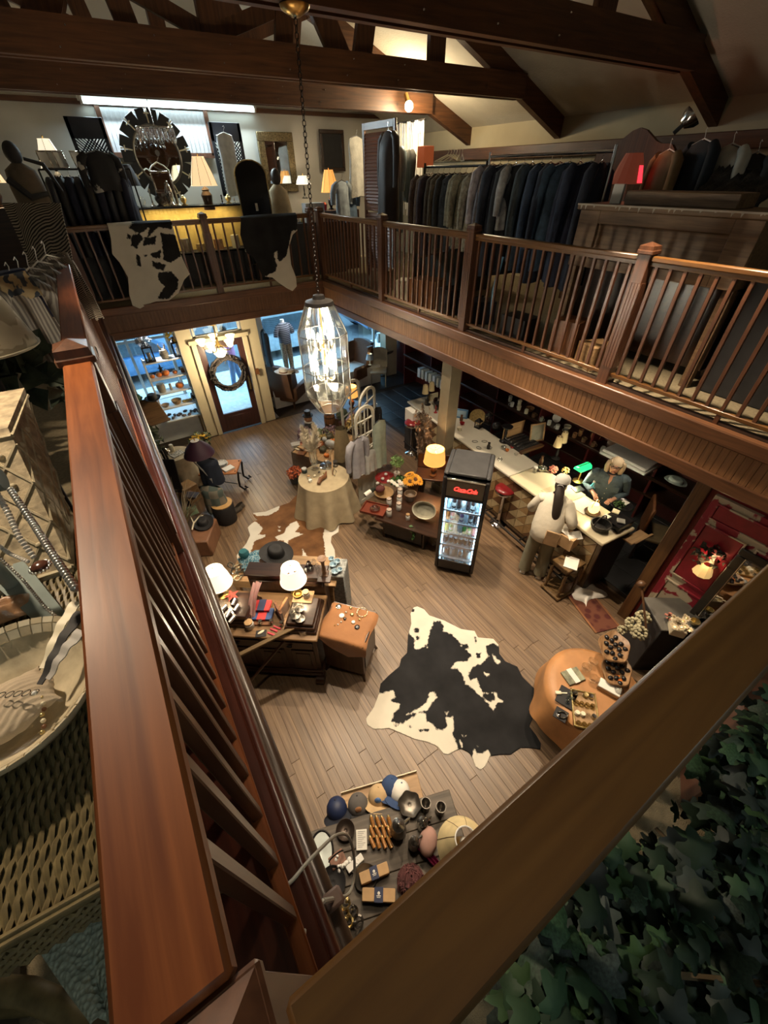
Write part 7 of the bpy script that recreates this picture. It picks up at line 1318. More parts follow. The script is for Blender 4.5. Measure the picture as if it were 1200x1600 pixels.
def cc(px):return V(fw_(px,322,CY+.2).x,CY+.2,CTZ)
for k,(px,h,m_)in enumerate(((213,.22,GLASS),(226,.14,GLASS),(240,.30,SILVER),(252,.18,BLACKP),(262,.22,GLASS),(272,.34,SILVER),(280,.26,WAX),(291,.14,GOLD),(349,.16,BLACKP),(361,.13,GOLD),(368,.10,SILVER))):simple(sc_prof(URN if k%2 else STICK,.8,h/.3),'ornament',m_,'%s ornament on the display case, %s from the left'%('short' if h<.2 else 'tall',ORD[k]),'ornament',cc(px)+V(0,.1*(k%2),0),12,'ornaments on the display case')
for k,px in enumerate((225,245,275,300,330,358)):box_t('small %s inside the yellow-lined case, %s from the left'%(('hat box','grey cloth','patterned box','gold box','brown box','pale frame')[k],ORD[k]),V(fw_(px,330,CY+.2).x,CY+.2,BZ+.575),(.15,.12,.12+.05*(k%3)),[BLACKM,WHITEC,PEWTER,GOLD,LEATHB,WAX][k],.2*k,group='things in the display case')
t=frame_t('small arched vanity mirror with a lace-like silver crest on the case',cc(268)+V(0,.15,0),.34,.5,SILVER,MIRROR,0,-.15,.03,.02,'vanity_mirror','mirror');MB().tube([(-.17,0,.5),(-.1,0,.57),(0,0,.62),(.1,0,.57),(.17,0,.5)],.012,6).build('crest',WAX,t)
def glamp(lab,px,py,y,zb,base,bm,hb,rb,rt,hs,sm,pw,panels=8,rz=.3):p=aty(px,py,y);return lamp(lab,V(p.x,y,zb),base,bm,hb,rb,rt,hs,sm,pw,panels,rz=rz)
SQB=[(0,0),(.10,0),(.11,.02),(.08,.10),(.10,.22),(.06,.28),(.07,.30),(.03,.34)]
glamp('lit bell-shaped beige lamp on the display case, left of the arched mirror',324,310,CY+.15,CTZ-.08,SQB,mat('dark_bronze',(.04,.025,.018),.3,.6),.36,.24,.105,.40,SHADE_C,9)
glamp('lit amber bell lamp at the right end of the far gallery',515,290,9.9,BZ+1.12,sc_prof(URN,.8,.8),BLACKP,.30,.19,.09,.36,SHADE_A,9)
glamp('lit cream square-sided lamp behind the black clothes',86,262,10.4,BZ+1.58,sc_prof(URN,.9,.8),BLACKP,.26,.21,.09,.36,shade('lit_ivory_shade',(.85,.80,.66),.6,(1,.86,.62)),12,6)
glamp('lit cream lamp at the far left edge of the gallery',-14,290,9.3,BZ+1.40,sc_prof(URN,.9,.8),WALNUT,.28,.20,.09,.36,SHADE_C,10,6)
one(MB().box(-1.3,-.12,9.15,9.8,BZ,BZ+1.40,.01),'lamp_cabinet',DARKW,'dark cabinet under the lamp at the far left edge of the gallery','cabinet')
glamp('small white-shaded lamp behind the dark bust, right of the gilt mirror',474,285,10.7,BZ+1.3,sc_prof(STICK,1,1),BLACKP,.25,.16,.10,.14,SHADE_W,5,0)
glamp('black-shaded lamp left of the round mirror',196,272,10.2,BZ+1.28,sc_prof(STICK,1,1.3),BLACKP,.32,.19,.12,.28,mat('black_shade',(.012,.011,.014),.7),0,0)
t=T('arched_mirror','tall black arched mirror with a thin gold edge and a white tag','mirror',V(aty(402,320,9.6).x,9.6,BZ),0,rx=-.06);P=[(-.30,0,.3),(.30,0,.3)]+[(.30*math.cos(a),0,1.72+.22*math.sin(a))for a in[PI*k/14 for k in range(15)]];MB().plate(P,(0,.03,0)).build('panel',mat('smoked_mirror',(.012,.012,.013),.12),t,smooth=20);MB().tube(P,.012,6,True).build('gold_edge',GOLD,t);MB().box(-.02,.03,-.008,-.003,1.18,1.30,.003).build('tag',PAPER,t);MB().box(-.25,.25,-.02,.2,0,.3,.01).build('stand',BLACKM,t)
frame_t('ornate gilt-framed mirror on the far gallery wall',fw_(441,300,11.12),.80,1.0,mat('gilt_carving',(.16,.12,.06),.4,.7,var=.6,scale=40,bump=.8,bscale=40),MIRROR,0,0,.15,.06,'gilt_mirror','mirror');frame_t('plain dark picture frame right of the gilt mirror',fw_(522,268,11.1),.62,.72,DARKW,BLACKM,0,0,.07,.03)
t=T('bust_form','dressmaker bust with dark hair and a beige shawl before the gilt mirror','mannequin',V(aty(434,300,10).x,10.0,BZ+.9));MB().ball((0,0,.78),(.10,.10,.14),14,10).build('hair',HAIRD,t);MB().lathe([(.03,.7),(.20,.56),(.24,.3),(.28,0)],18,sy=.7).build('shawl',mat('beige_shawl',(.36,.29,.18),.9),t);MB().lathe([(0,-.9),(.2,-.9),(.18,-.86),(.03,-.8),(.03,0)],14).build('stand',BLACKM,t)
t=T('bust_form','dark mannequin head in a black hat and brown shawl at the far left','mannequin',V(aty(40,285,9.0).x,9.0,4.28));MB().ball((0,0,.78),(.10,.10,.13),14,10).build('hat',BLACKM,t);MB().lathe([(.04,.74),(.06,.68),(.18,.60),(.21,.42),(.20,0)],18,sy=.7).build('shawl',mat('brown_shawl',(.10,.075,.05),.9),t);MB().tube([(.10,-.05,.72),(.30,-.05,.66),(.40,-.05,.36)],[.02,.03,.018],8).tube([(-.18,-.1,.5),(.0,-.18,.30),(.22,-.14,.34)],[.05,.045,.03],8).build('raised_arm',BLACKM,t);MB().lathe([(0,-1.21),(.2,-1.21),(.18,-1.17),(.03,-1.1),(.03,0)],14).build('stand',BLACKM,t)
for k in range(9):x=.02+k*.125;garment('black %s on the far gallery rail, %s from the left'%(('coat','dress','shirt')[k%3],ORD[k]),V(x,9.5+.04*math.sin(k),4.88),1.35,.46,1.1,[NAVB,BLACKM,mat('dark_navy_cloth',(.012,.014,.03),.9)][k%3],rr,.06,.55,'black clothes on the far rail')
t=T('clothes_rail','low black rail holding the black clothes','rail',V(-.1,9.5,BZ));MB().cyl((0,0,1.82),(1.25,0,1.82),.012).build('bar',IRON,t)
for x in(0,1.25):MB().cyl((x,0,0),(x,0,1.82),.012).build('upright',IRON,t)
for k,(px,py)in enumerate(((82,268),(100,272),(112,280),(136,276))):frame_t('small silver photo frame standing over the black clothes, %s'%('far left','second','third and tilted','far right')[k],V(aty(px,py+10,9.75).x,9.75,4.9),.16,.22,SILVER,PAPER,.2*k,-.2,.02,.015,group='silver photo frames')
garment('white lace dress hanging left of the louvred screen',aty(556,205,9.3),.2,.42,1.0,mat('white_lace',(.50,.48,.43),.9,bump=.5,bscale=60),rr,.07,0);garment('pale denim overalls hanging below the white lace dress',aty(533,275,9.25),.2,.34,.7,mat('pale_denim',(.30,.34,.38),.9,var=.3),rr,.07,.4);garment('blue denim jacket between the lamp and the white dress',aty(545,280,9.4),.2,.34,.7,mat('blue_denim',(.10,.15,.22),.9,var=.3),rr,.07,.4)
box_t('white carton standing by the railing right of the arched mirror',V(aty(490,330,9.5).x,9.5,BZ+.95),(.42,.2,.32),mat('grey_white_box',(.46,.45,.43),.8),0,'carton');one(MB().box(3.35,5.0,9.4,9.85,BZ,BZ+.95,.01),'low_cabinet',BLACKM,'low black cabinet behind the far railing, right part','cabinet')
simple([(0,0),(.05,0),(.06,.10),(.04,.14),(0,.14)],'red_vase',mat('crimson_glass',(.30,.01,.03),.2),'round crimson vase beside the amber bell lamp','vase',V(aty(500,285,9.8).x,9.8,BZ+1.12),sx=1.8,sy=1.8);one(MB().box(4.6,5.5,9.6,10.1,BZ,BZ+1.12,.01),'lamp_cabinet',DARKW,'dark cabinet carrying the amber bell lamp','cabinet')
simple([(0,0),(.09,0),(.09,.05),(.085,.05),(.08,.01),(0,.01)],'jewellery_dish',GLASS,'shallow glass dish on the low black cabinet','dish',V(3.55,9.6,BZ+.95));
for k in range(8):simple([(0,0),(.03,0),(.035,.05),(.02,.07),(0,.07)],'trinket',[SILVER,GOLD,WAX,PEWTER][k%4],'%s trinket on the low black cabinet, %s from the left'%(('silver','gold','cream','pewter')[k%4],ORD[k]),'trinket',V(3.7+.09*k,9.55+.06*(k%3),BZ+.95),8,'trinkets on the low cabinet')
one(MB().box(-.1,1.3,9.62,9.9,BZ,BZ+1.0,.01),'dark_chest',BLACKM,'long dark chest on the gallery behind the black clothes','chest')
# hides over the far railing
def drape(P,oy):return[tuple((lambda q:(q.x,q.z))(aty(px,py,oy)))for px,py in P]
HY=8.855;hf_=lambda x,z:(x,HY-.012*math.sin(6*x+4*z)-.02-.02*max(0,3.6-z)-(0 if z<4.2 else(z-4.2)*-2.2),min(z,4.235+.0*(z)))
def c3(P):return[(0+x/3,300+y/3)for x,y in P]
hide('white cowhide with black spots hung over the far railing',drape(c3([(500,140),(640,125),(800,128),(820,200),(850,300),(888,385),(862,410),(835,470),(790,508),(730,512),(690,525),(655,545),(620,530),(605,480),(600,400),(560,330),(525,290),(520,220)]),HY),[drape(c3([(450,60),(950,60),(950,600),(450,600)]),HY)],[drape(c3(q),HY)for q in([(640,120),(810,120),(805,175),(740,165),(690,215),(700,165),(655,195),(600,170)],[(595,195),(615,205),(610,225),(595,215)],[(615,205),(650,190),(670,215),(640,265),(612,250)],[(675,215),(735,205),(725,245),(665,250)],[(750,190),(820,200),(850,300),(800,330),(765,320),(760,250)],[(700,290),(755,270),(750,310),(715,305)],[(710,320),(775,340),(765,370),(715,350)],[(640,290),(655,300),(660,350),(640,345)],[(740,375),(800,370),(835,410),(830,450),(790,500),(735,500),(770,440),(740,410)],[(670,290),(690,295),(680,305)])],HB,hf_,.014,.006)
def c6(P):return[(420+x/6,300+y/6)for x,y in P]
hide('black cowhide with white legs hung over the far railing',drape(c6([(-265,230),(0,205),(258,195),(262,360),(222,400),(190,500),(205,680),(250,800),(255,880),(215,925),(165,900),(90,850),(30,800),(-60,790),(-140,620),(-220,560),(-270,400)]),HY),[drape(c6(q),HY)for q in([(212,365),(265,350),(262,420),(215,560),(205,660),(260,820),(255,900),(215,935),(160,905),(20,810),(-40,790),(60,745),(70,680),(40,580),(75,550),(75,620),(95,655),(160,600),(190,490)],[(-270,560),(-215,540),(-215,600),(-180,640),(-200,690),(-270,640)])],[],HB,hf_,.014,.006)
# ================================================================== GALLERY, RIGHT SIDE
t=T('louvred_screen','tall brown louvred door panel standing at the corner of the gallery','screen',V(5.2,7.72,BZ),PI/2);LV=wood('louvre_wood',(.085,.026,.012),(.16,.055,.024),.4,'x');MB().box(0,.07,-.02,.02,0,2.42,.004).box(1.03,1.10,-.02,.02,0,2.42,.004).box(.07,1.03,-.02,.02,0,.14,.004).box(.07,1.03,-.02,.02,2.32,2.42,.004).box(.07,1.03,-.02,.02,1.15,1.25,.004).build('frame',LV,t)
ls=MB().xf(rx=.6).box(.06,1.04,-.006,.006,-.035,.035,.002).build('slat',LV,link=False,smooth=0)
for k in range(42):
 z=.18+k*.0505+(.05 if k>18 else 0)
 if z<2.3:o=link_obj('slat',ls,t);o.location=(0,0,z)
garment('dark brown quilted coat hanging on the front of the louvred screen',aty(607,195,7.6),1.5,.44,1.25,mat('dark_brown_quilt',(.022,.014,.014),.6),rr,.14,.5)
t=T('fringe_curtain','white fringed hanging lit by the bare bulb','hanging',atx(640,190,6.2));
for k in range(22):MB().tube([(.02*math.sin(k),-.45+.042*k,0),(.01,-.45+.042*k,-.6),(.03*math.sin(k*2),-.45+.042*k+.01,-1.25-.1*(k%3))],.012,5).build('fringe',WHITEC,t)
MB().cyl((0,-.5,0),(0,.5,0),.015).build('rod',IRON,t)
q=aty(639,166,8.35);t=T('spot_bulb','bare bright bulb in a swivel can on the farthest truss','lamp',q);MB().ball((0,0,0),(.075,.075,.075),16,10).build('bulb',mat('hot_bulb',(1,.95,.8),.4,emis=(1,.82,.5),est=26),t);MB().cyl((0,.02,.04),(0,.10,.16),.05,.04).build('can',BRASS,t);light('bulb_glow','POINT',q+V(0,-.14,-.05),62,(1,.80,.5),.06)
t=T('square_lamp','square red-brown lantern lamp glowing beside the fringe','lamp',atx(664,262,6.0));MB().box(-.11,.11,-.11,.11,0,.30,.006).build('shade',shade('rust_shade',(.30,.07,.03),.12,(.9,.2,.06)),t);MB().cyl((0,0,-.35),(0,0,0),.02).box(-.1,.1,-.1,.1,-.37,-.35).build('base',BLACKM,t)
one(MB().box(5.5,6.3,6.2,7.5,BZ,BZ+.95,.01),'chest',mat('dark_green_chest',(.03,.032,.026),.5),'dark chest of drawers below the fringe and red-brown lantern','chest');m=MB();leafy(m,(0,0,.12),(.3,.22,.14),120,.10,rr);one(m,'grey_foliage',mat('dusty_leaf',(.14,.13,.10),.8,var=.4),'heap of dusty grey foliage on the dark chest','foliage',V(5.8,7.0,BZ+.95),kind='stuff')
garment('steel-blue satin robe at the right of the quilted coat',atx(623,220,5.6),1.4,.36,1.35,mat('steel_satin',(.16,.22,.25),.45),rr,.06,.4);garment('grey cardigan on a white hanger under the bulb',atx(641,225,5.9),1.2,.42,.85,mat('charcoal_knit',(.06,.058,.05),.9),rr,.08,.55,hang=WHITEP);garment('cream panelled skirt hanging below the red-brown lantern',atx(668,265,6.1),1.5,.40,.62,mat('cream_panel',(.42,.36,.24),.9),rr,.08,0)
def rack(lab,x,y0,y1,z,mr):
 t=T('clothes_rack',lab,'clothes rack',V(x,(y0+y1)/2,BZ));h=(y1-y0)/2;MB().cyl((0,-h,z-BZ),(0,h,z-BZ),.016).build('rail',mr,t)
 for s in(-1,1):MB().cyl((0,s*h,.1),(0,s*h,z-BZ+.05),.018).build('upright',mr,t);MB().cyl((-.3,s*h,.08),(.3,s*h,.08),.016).build('foot',mr,t)
rack('near steel clothes rack of dark denim behind the railing',5.25,3.55,5.45,4.95,STEEL);rack('far dark clothes rack of brown furs behind the railing',5.3,5.55,7.0,4.86,IRON)
FURB=[mat('fur_%d'%k,c,.95,var=.35,scale=22,bump=1.0,bscale=70)for k,c in enumerate(((.075,.042,.026),(.10,.062,.040),(.035,.022,.028),(.055,.040,.026),(.085,.062,.035),(.02,.018,.016),(.05,.06,.075),(.33,.30,.21),(.28,.25,.17),(.36,.33,.25)))]
for k in range(10):garment('%s, %s along the far rack from its far end'%(('brown fur coat','tan-brown fur coat','plum fur jacket','mottled brown fur','grey-brown long fur','black fur','blue-grey jacket','cream fur jacket','pale beige fur','cream long fur')[k],ORD[k]),V(5.3,6.92-.135*k,4.845),.32*math.sin(k*3.1),.50+.06*math.sin(k*4),(1.15,1.2,1.15,.95,1.1,1.0,1.05,.95,.98,1.0)[k],FURB[k],rr,.10,.55,'furs on the far rack')
DN=[mat('denim_%d'%k,c,.85,var=.3,scale=18,bump=.3,bscale=40)for k,c in enumerate(((.35,.31,.33),(.03,.035,.05),(.015,.018,.03),(.38,.37,.36),(.02,.022,.026),(.045,.055,.06),(.03,.045,.065),(.025,.04,.075),(.010,.014,.03),(.03,.055,.09),(.016,.022,.045),(.010,.012,.03),(.008,.010,.022)))]
for k in range(13):garment('%s, %s along the near rack from its far end'%(('mauve-grey blouse','dark denim jacket','black dress','pale grey shirt','black jacket','grey denim shirt','slate denim jacket','blue denim jacket','navy coat','mid-blue denim jacket','navy denim jacket','dark navy coat','black-navy coat')[k],ORD[k]),V(5.25,5.38-.142*k,4.935),.35*math.sin(k*2.7),.54+.05*math.sin(k*5),(.95,1.25,1.35,.75,1.3,1.1,1.2,1.2,1.3,1.15,1.25,1.3,1.3)[k],DN[k],rr,.09,.58,'denim on the near rack')
for k in range(6):o=MB().tube([(0,0,-.02),(.02,0,.02),(0,0,.04)],.004,5).tube([(-.2,0,-.10),(0,0,-.02),(.2,0,-.10),(-.2,0,-.10)],.008,6).build('coat_hanger',WAX);place(o,V(5.35,6.5-.07*k,5.02),.3*k-.5);tag(o,'empty cream coat hanger bunched above the furs, %s from the far end'%ORD[k],'hanger','empty hangers')
# ornate headboard with a red lamp
t=T('carved_headboard','carved brown headboard with scrolled crest standing by the right wall','headboard',atx(975,300,6.9)*1.0,PI/2);z0=t.location.z;t.location.z=BZ;HBW=wood('headboard_wood',(.075,.034,.014),(.15,.075,.032),.5,'z');h=z0-BZ
P=[(-.62,0,0),(.62,0,0),(.62,0,h+.15)]+[(.62*math.cos(a)*1.0,0,h+.15+.42*math.sin(a)+.10*math.sin(3*a)**2)for a in[PI*k/20 for k in range(1,20)]]+[(-.62,0,h+.15)]
MB().plate(P,(0,.06,0)).build('panel',HBW,t,smooth=30)
for s in(-1,1):MB().tube([(s*(.10+.16*f*math.cos(5*f)),-.02,h+.38+.16*f*math.sin(5*f))for f in[k/14 for k in range(15)]],.03,8).build('scroll',HBW,t)
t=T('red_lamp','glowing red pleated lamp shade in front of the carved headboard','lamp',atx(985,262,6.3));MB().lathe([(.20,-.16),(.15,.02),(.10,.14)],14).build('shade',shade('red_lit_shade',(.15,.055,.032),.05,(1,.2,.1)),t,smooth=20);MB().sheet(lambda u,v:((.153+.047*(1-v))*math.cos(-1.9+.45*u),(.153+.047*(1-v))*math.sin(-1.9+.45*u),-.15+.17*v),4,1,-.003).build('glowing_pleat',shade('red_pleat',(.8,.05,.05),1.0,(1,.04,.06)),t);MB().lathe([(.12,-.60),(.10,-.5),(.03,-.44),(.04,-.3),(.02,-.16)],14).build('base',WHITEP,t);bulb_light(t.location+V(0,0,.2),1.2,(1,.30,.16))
for k,(px,py,c,nm)in enumerate(((1050,222,(.17,.10,.045),'tan coat'),(1105,205,(.012,.016,.022),'black coat'),(1150,212,(.42,.40,.34),'cream pullover'),(1190,225,(.03,.03,.03),'black vest'))):garment('%s hanging high by the right wall above the old cabinet'%nm,atx(px,py,6.4),.9,.62,1.0,mat('wallgarment_%d'%k,c,.9),rr,.10,.5,'clothes by the right wall',hang=WHITEP)
one(MB().sheet(lambda u,v:(.25*math.cos(2*PI*u)*(1-.3*v)+.02*math.sin(40*u),.7*(v-.5),-.25*abs(math.sin(PI*u))+.03*math.sin(50*v+9*u)),40,14,.02),'fur_stole',mat('dark_fur',(.03,.024,.018),.95,var=.5,bump=1,bscale=60),'shaggy dark fur stole at the right below the cream pullover','stole',atx(1165,262,6.0),smooth=70)
t=T('spot_lamp','round chrome reflector spot clipped above the tan coat','lamp',atx(1066,196,5.6),0,rx=.6,ry=.5);MB().lathe([(0,0),(.04,.0),(.09,.06),(.10,.10),(.095,.10),(.03,.02),(0,.02)],20).build('reflector',STEEL,t);MB().cyl((0,0,0),(0,0,-.08),.02).build('clip',BLACKM,t)
one(MB().box(5.9,6.8,2.0,4.2,BZ,BZ+1.3,.01),'dress_rail_box',mat('dim_brown',(.05,.03,.018),.7),'plain dark cupboard behind the old cabinet, under the hanging coats','cupboard')
# old cabinet with a chipped top edge, back turned to the railing
a,b=atx(914,318,4.72),atx(1196,343,4.72);ct_=a.z;OLD=wood('old_oak',(.12,.068,.033),(.26,.155,.08),.55,'y',1,.1,knots=.06);t=T('old_cabinet','old brown panelled cabinet with a chipped pale top edge standing behind the railing','cabinet',V(4.72,b.y-.02,BZ));WC=a.y-b.y+.04;HC=ct_-BZ
MB().box(.02,.55,0,WC,HC-.56,HC-.05,.006).build('carcass',OLD,t)
for x in(.03,.46):
 for y in(.0,WC-.09):MB().box(x,x+.08,y,y+.09,0,HC-.56,.006).build('leg',OLD,t)
MB().box(.30,.50,.05,WC-.05,.10,HC-.60,.004).build('recessed_back',DARKW,t);MB().box(-.03,.60,-.04,WC+.04,HC-.05,HC,.008).build('top',OLD,t)
for y0,y1,z0,z1 in((0,.22,HC-.56,HC-.05),(WC-.24,WC,HC-.56,HC-.05),(.22,WC-.24,HC-.16,HC-.05),(.22,WC-.24,HC-.56,HC-.47)):MB().box(-.012,.02,y0,y1,z0,z1,.004).build('frame_board',OLD,t)
m=MB();m.box(-.034,-.02,-.04,WC+.04,HC-.012,HC+.002)
for k in range(20):y=rr.uniform(0,WC);d_=rr.uniform(.015,.06);m.plate([(-.0325,y-.012,HC-.01),(-.0325,y+.012,HC-.01),(-.0325,y+.003,HC-d_*.9)],(.004,0,0))
m.build('chipped_edge',mat('bare_chip',(.42,.36,.29),.8),t,smooth=0)
one(MB().box(4.86,5.2,b.y+.3,a.y-.35,HC+BZ,HC+BZ+.11,.008),'plank_box',OLD,'long low wooden box on top of the old cabinet','box');box_t('small white bottle-shaped box on the left end of the old cabinet',V(4.95,a.y-.2,ct_),(.10,.10,.16),WHITEP,.4,'box')
bottle('green-gold glass bottle at the right end of the old cabinet',V(5.0,b.y-.28,BZ+1.0),.30,.07,glass('olive_glass',(.7,.7,.4),.3,(.5,.52,.28)),PINE);one(MB().box(4.8,5.3,b.y-.9,b.y-.08,BZ,BZ+1.0,.01),'side_stand',BLACKM,'dark stand at the right of the old cabinet','stand')
for k,(y,z,d,m_)in enumerate(((3.75,.02,(.3,.4,.30),BLACKM),(3.0,.02,(.3,.3,.42),LEATHB),(5.9,.02,(.35,.5,.40),LEATHB),(6.5,.02,(.3,.3,.3),WAX),(7.3,.02,(.3,.4,.35),mat('taupe_box',(.20,.15,.10))),(4.7,.02,(.3,.5,.3),NAVB),(2.6,.02,(.3,.3,.25),PINE),(5.3,.02,(.3,.3,.36),BLACKP))):box_t('%s box on the gallery floor behind the right railing'%('black square','tall brown','big kraft','cream','taupe','dark navy','small pine','glossy black')[k],V(4.62 if k not in(0,1,6)else 4.5,y,BZ+.0),d,m_,.2*k,'storage_box',group='boxes behind the railing')
one(MB().tube([(0,0,0),(0,.06,.5),(.02,.0,.9)],.02,8),'blue_pole',mat('sky_pole',(.12,.32,.50),.4),'thin bright blue pole standing behind the balusters','pole',V(4.45,4.2,BZ))
# ================================================================== GREAT GLASS LANTERN
LP=V(.461*3.79,3.79,4.8+.2214*3.79);LT=V(1.70,3.79,4.8-.925);t=T('glass_lantern','great hanging ten-sided glass lantern with lit candle bulbs over the shop floor','lantern',LT)
n=10;st=[(.13,0),(.245,-.26),(.245,-.60),(.245,-.86),(.13,-1.06)];PG=glass('lantern_glass',(1,.98,.92),.17,(.96,.97,.97),.10);LD=mat('lead_came',(.10,.095,.085),.4,.6)
for i,((r0,z0),(r1,z1))in enumerate(zip(st,st[1:])):
 for k in range(n):
  a0,a1=2*PI*k/n,2*PI*(k+1)/n;MB().plate([(r0*math.cos(a0),r0*math.sin(a0),z0),(r0*math.cos(a1),r0*math.sin(a1),z0),(r1*math.cos(a1),r1*math.sin(a1),z1),(r1*math.cos(a0),r1*math.sin(a0),z1)],(-.002*math.cos(a0),-.002*math.sin(a0),0)).build('glass_pane',PG,t,smooth=0)
m=MB()
for k in range(n):
 a0=2*PI*k/n;m.tube([(r*math.cos(a0),r*math.sin(a0),z)for r,z in st],.004,5)
for r,z in st:m.tube([(r*math.cos(2*PI*k/n),r*math.sin(2*PI*k/n),z)for k in range(n)],.0045,5,True)
m.build('lead_frame',LD,t);MB().lathe([(.14,-.01),(.13,.02),(.06,.04),(.05,.07),(0,.08)],20).build('crown',IRON,t);MB().cyl((0,0,-.70),(0,0,0),.008).build('stem',BRASS,t)
CB=mat('candle_bulb',(1,.95,.8),.3,emis=(1,.86,.6),est=22)
for z,nb,r in((-.36,5,.09),(-.66,6,.11)):
 for k in range(nb):
  a=2*PI*k/nb;c,s=r*math.cos(a),r*math.sin(a);MB().tube([(0,0,z-.05),(c*.6,s*.6,z-.07),(c,s,z-.03)],.005,5).build('arm',BRASS,t);o=MB().cyl((c,s,z-.03),(c,s,z+.04),.012).build('candle_sleeve',WAX,t);MB().lathe([(0,.04),(.016,.06),(.012,.09),(0,.125)],10,c=(c,s,z)).build('bulb',CB,o)
bulb_light(LT+V(0,0,-.36),55,(1,.87,.66),.09);bulb_light(LT+V(0,0,-.70),65,(1,.87,.66),.09)
t=T('lantern_chain','long dark chain hanging from a brass ceiling rose down to the glass lantern','chain',LT);D=LP-LT;nL=56
for k in range(nL):
 p0,p1=D*(k/nL)+V(0,0,.07*(1-k/nL)),D*((k+1.25)/nL)+V(0,0,.07*(1-k/nL));d=(p1-p0);sd=V(1,0,0)if k%2 else V(0,1,0);MB().tube([p0,p0+d*.25+sd*.012,p0+d*.75+sd*.012,p1,p0+d*.75-sd*.012,p0+d*.25-sd*.012],.0035,4,True).build('link',IRON,t)
MB().lathe([(0,-.05),(.03,-.05),(.09,-.02),(.10,.0),(0,.01)],20,c=tuple(D)).build('ceiling_rose',BRASS,t)
# ================================================================== FRONT DISPLAY TABLE (below the near corner)
Z=.76;a,b=at(480,1300,Z),at(697,1234,Z);fa2=math.atan2((b-a).y,(b-a).x);FL=(b-a).length;rr=random.Random(99)
t=T('display_table','dark plank display table under the near corner, crowded with pewter and hats','table',V(a.x,a.y,0),fa2);DG=wood('weathered_plank',(.07,.055,.042),(.16,.13,.10),.6,'x')
for k in range(5):MB().box(-.15,FL+.03,-.20*k-.197,-.20*k,Z-.05,Z-.006,.006).build('plank',DG,t)
for x in(-.08,FL-.06):
 for y in(-.08,-.92):MB().box(x-.03,x+.03,y-.03,y+.03,0,Z-.05,.004).build('leg',DG,t)
def ft(px,py,z=Z-.004):return at(px,py,z)
t=T('low_stand','low pale wooden stand with caps behind the dark plank table','stand',at(600,1262,.56),fa2);MB().box(-.35,.36,-.12,.2,-.02,0,.004).build('top',PINE,t);MB().box(-.35,.36,.19,.2,0,.03,.003).build('lip',WAX,t)
for x in(-.3,.3):MB().box(x-.02,x+.02,-.1,.18,-.56,-.02,.004).build('leg',PINE,t)
for lab,px,py,z,m1,m2,bd,rz in(('navy ball cap with a white-edged visor at the left of the low stand',527,1272,.58,NAVY,NAVB,None,.2),('black and tan mesh cap next to the navy one',560,1266,.58,mat('grey_mesh',(.10,.09,.085),.9),BLACKM,TAN,.1),('tan ball cap with a round blue badge',591,1252,.585,mat('tan_canvas',(.50,.35,.19),.9),None,mat('blue_badge',(.06,.14,.34),.5),-.1),('navy ball cap tucked behind the white one',610,1238,.58,mat('blue_canvas',(.03,.06,.15),.9),None,None,-.3),('white ball cap at the right of the low stand',624,1245,.60,WHITEC,mat('blue_canvas'),None,-.4)):cap(lab,at(px,py-4,z+.07),m1,m2,bd,-.5+rz,rx=-.6)
def pdish(lab,px,py,r,m_=PEWTER,wav=.0,name='pewter_dish',z=None,h=.035):return one(MB().sheet(lambda u,v:((r*v*(1+wav*math.sin(12*PI*u)*v))*math.cos(2*PI*u),(r*v*(1+wav*math.sin(12*PI*u)*v))*math.sin(2*PI*u),h*v**3),36,7,.005),name,m_,lab,'dish',ft(px,py,z or Z),smooth=70)
pdish('round ruffled pewter dish at the back edge of the plank table',640,1258,.095,wav=.06)
for k,(px,py)in enumerate(((664,1262),(687,1268))):simple([(0,0),(.04,0),(.035,.02),(.03,.10),(.042,.14),(.036,.14),(.024,.10),(0,.03)],'pewter_goblet',PEWTER,'ring-topped pewter goblet, %s of the pair at the table back'%('left','right')[k],'goblet',ft(px,py),group='pewter goblets')
MET=mat('brushed_pewter',(.36,.34,.31),.25,.95)
for k,(px,py,r,h)in enumerate(((622,1300,.065,.20),(646,1322,.045,.16),(660,1290,.05,.10))):
 t=T('pewter_pot',('large lidded pewter coffee pot in the middle of the plank table','smaller lidded pewter jug right of the amber vials','squat glass and pewter pot near the goblets')[k],'pot',ft(px,py));MB().lathe([(0,0),(r*.8,0),(r,h*.3),(r*.85,h*.75),(r*.7,h)],18).build('body',[PEWTER,PEWTER,glass('dim_glass',refl=.35,tint=(.6,.6,.58))][k],t);MB().lathe([(r*.78,h),(r*.75,h+.02),(r*.3,h+.035),(r*.15,h+.05),(0,h+.055)],18).build('lid',MET,t);MB().tube([(r*.9,0,h*.85),(r*1.6,0,h*.8),(r*1.6,0,h*.3),(r*.95,0,h*.2)],.008,6).build('handle',MET,t)
box_t('white printed card propped among the pewter',ft(565,1312,Z+.02),(.085,.13,.004),PAPER,-.5,'printed_card','card',band=None);m=MB()
for k in range(9):m.box(-.03,.03-.012*(k%3),.05-.012*k,.053-.012*k,0,.001)
one(m,'printed_lines',mat('ink_grey',(.30,.29,.28),.8),'fine grey lines of print on the white card','print',ft(565,1312,Z+.025),-.5,kind='stuff')
AG=mat('amber_vial',(.32,.14,.035),.15,.2,var=.4,scale=40)
for k in range(12):
 p=ft(582+9*(k%4),1286+16*(k//4),Z+.005);o=T('amber_vial','brown glass vial lying in the bundle, row %s, %s'%(('back','middle','front')[k//4],('far left','left','right','far right')[k%4]),'vial',p,-.25+.1*(k%3),'amber vials');MB().cyl((0,-.035,.018),(0,.035,.018),.016,n=10).build('body',AG,o);MB().cyl((0,.035,.018),(0,.05,.018),.010,n=8).build('cap',GOLD,o)
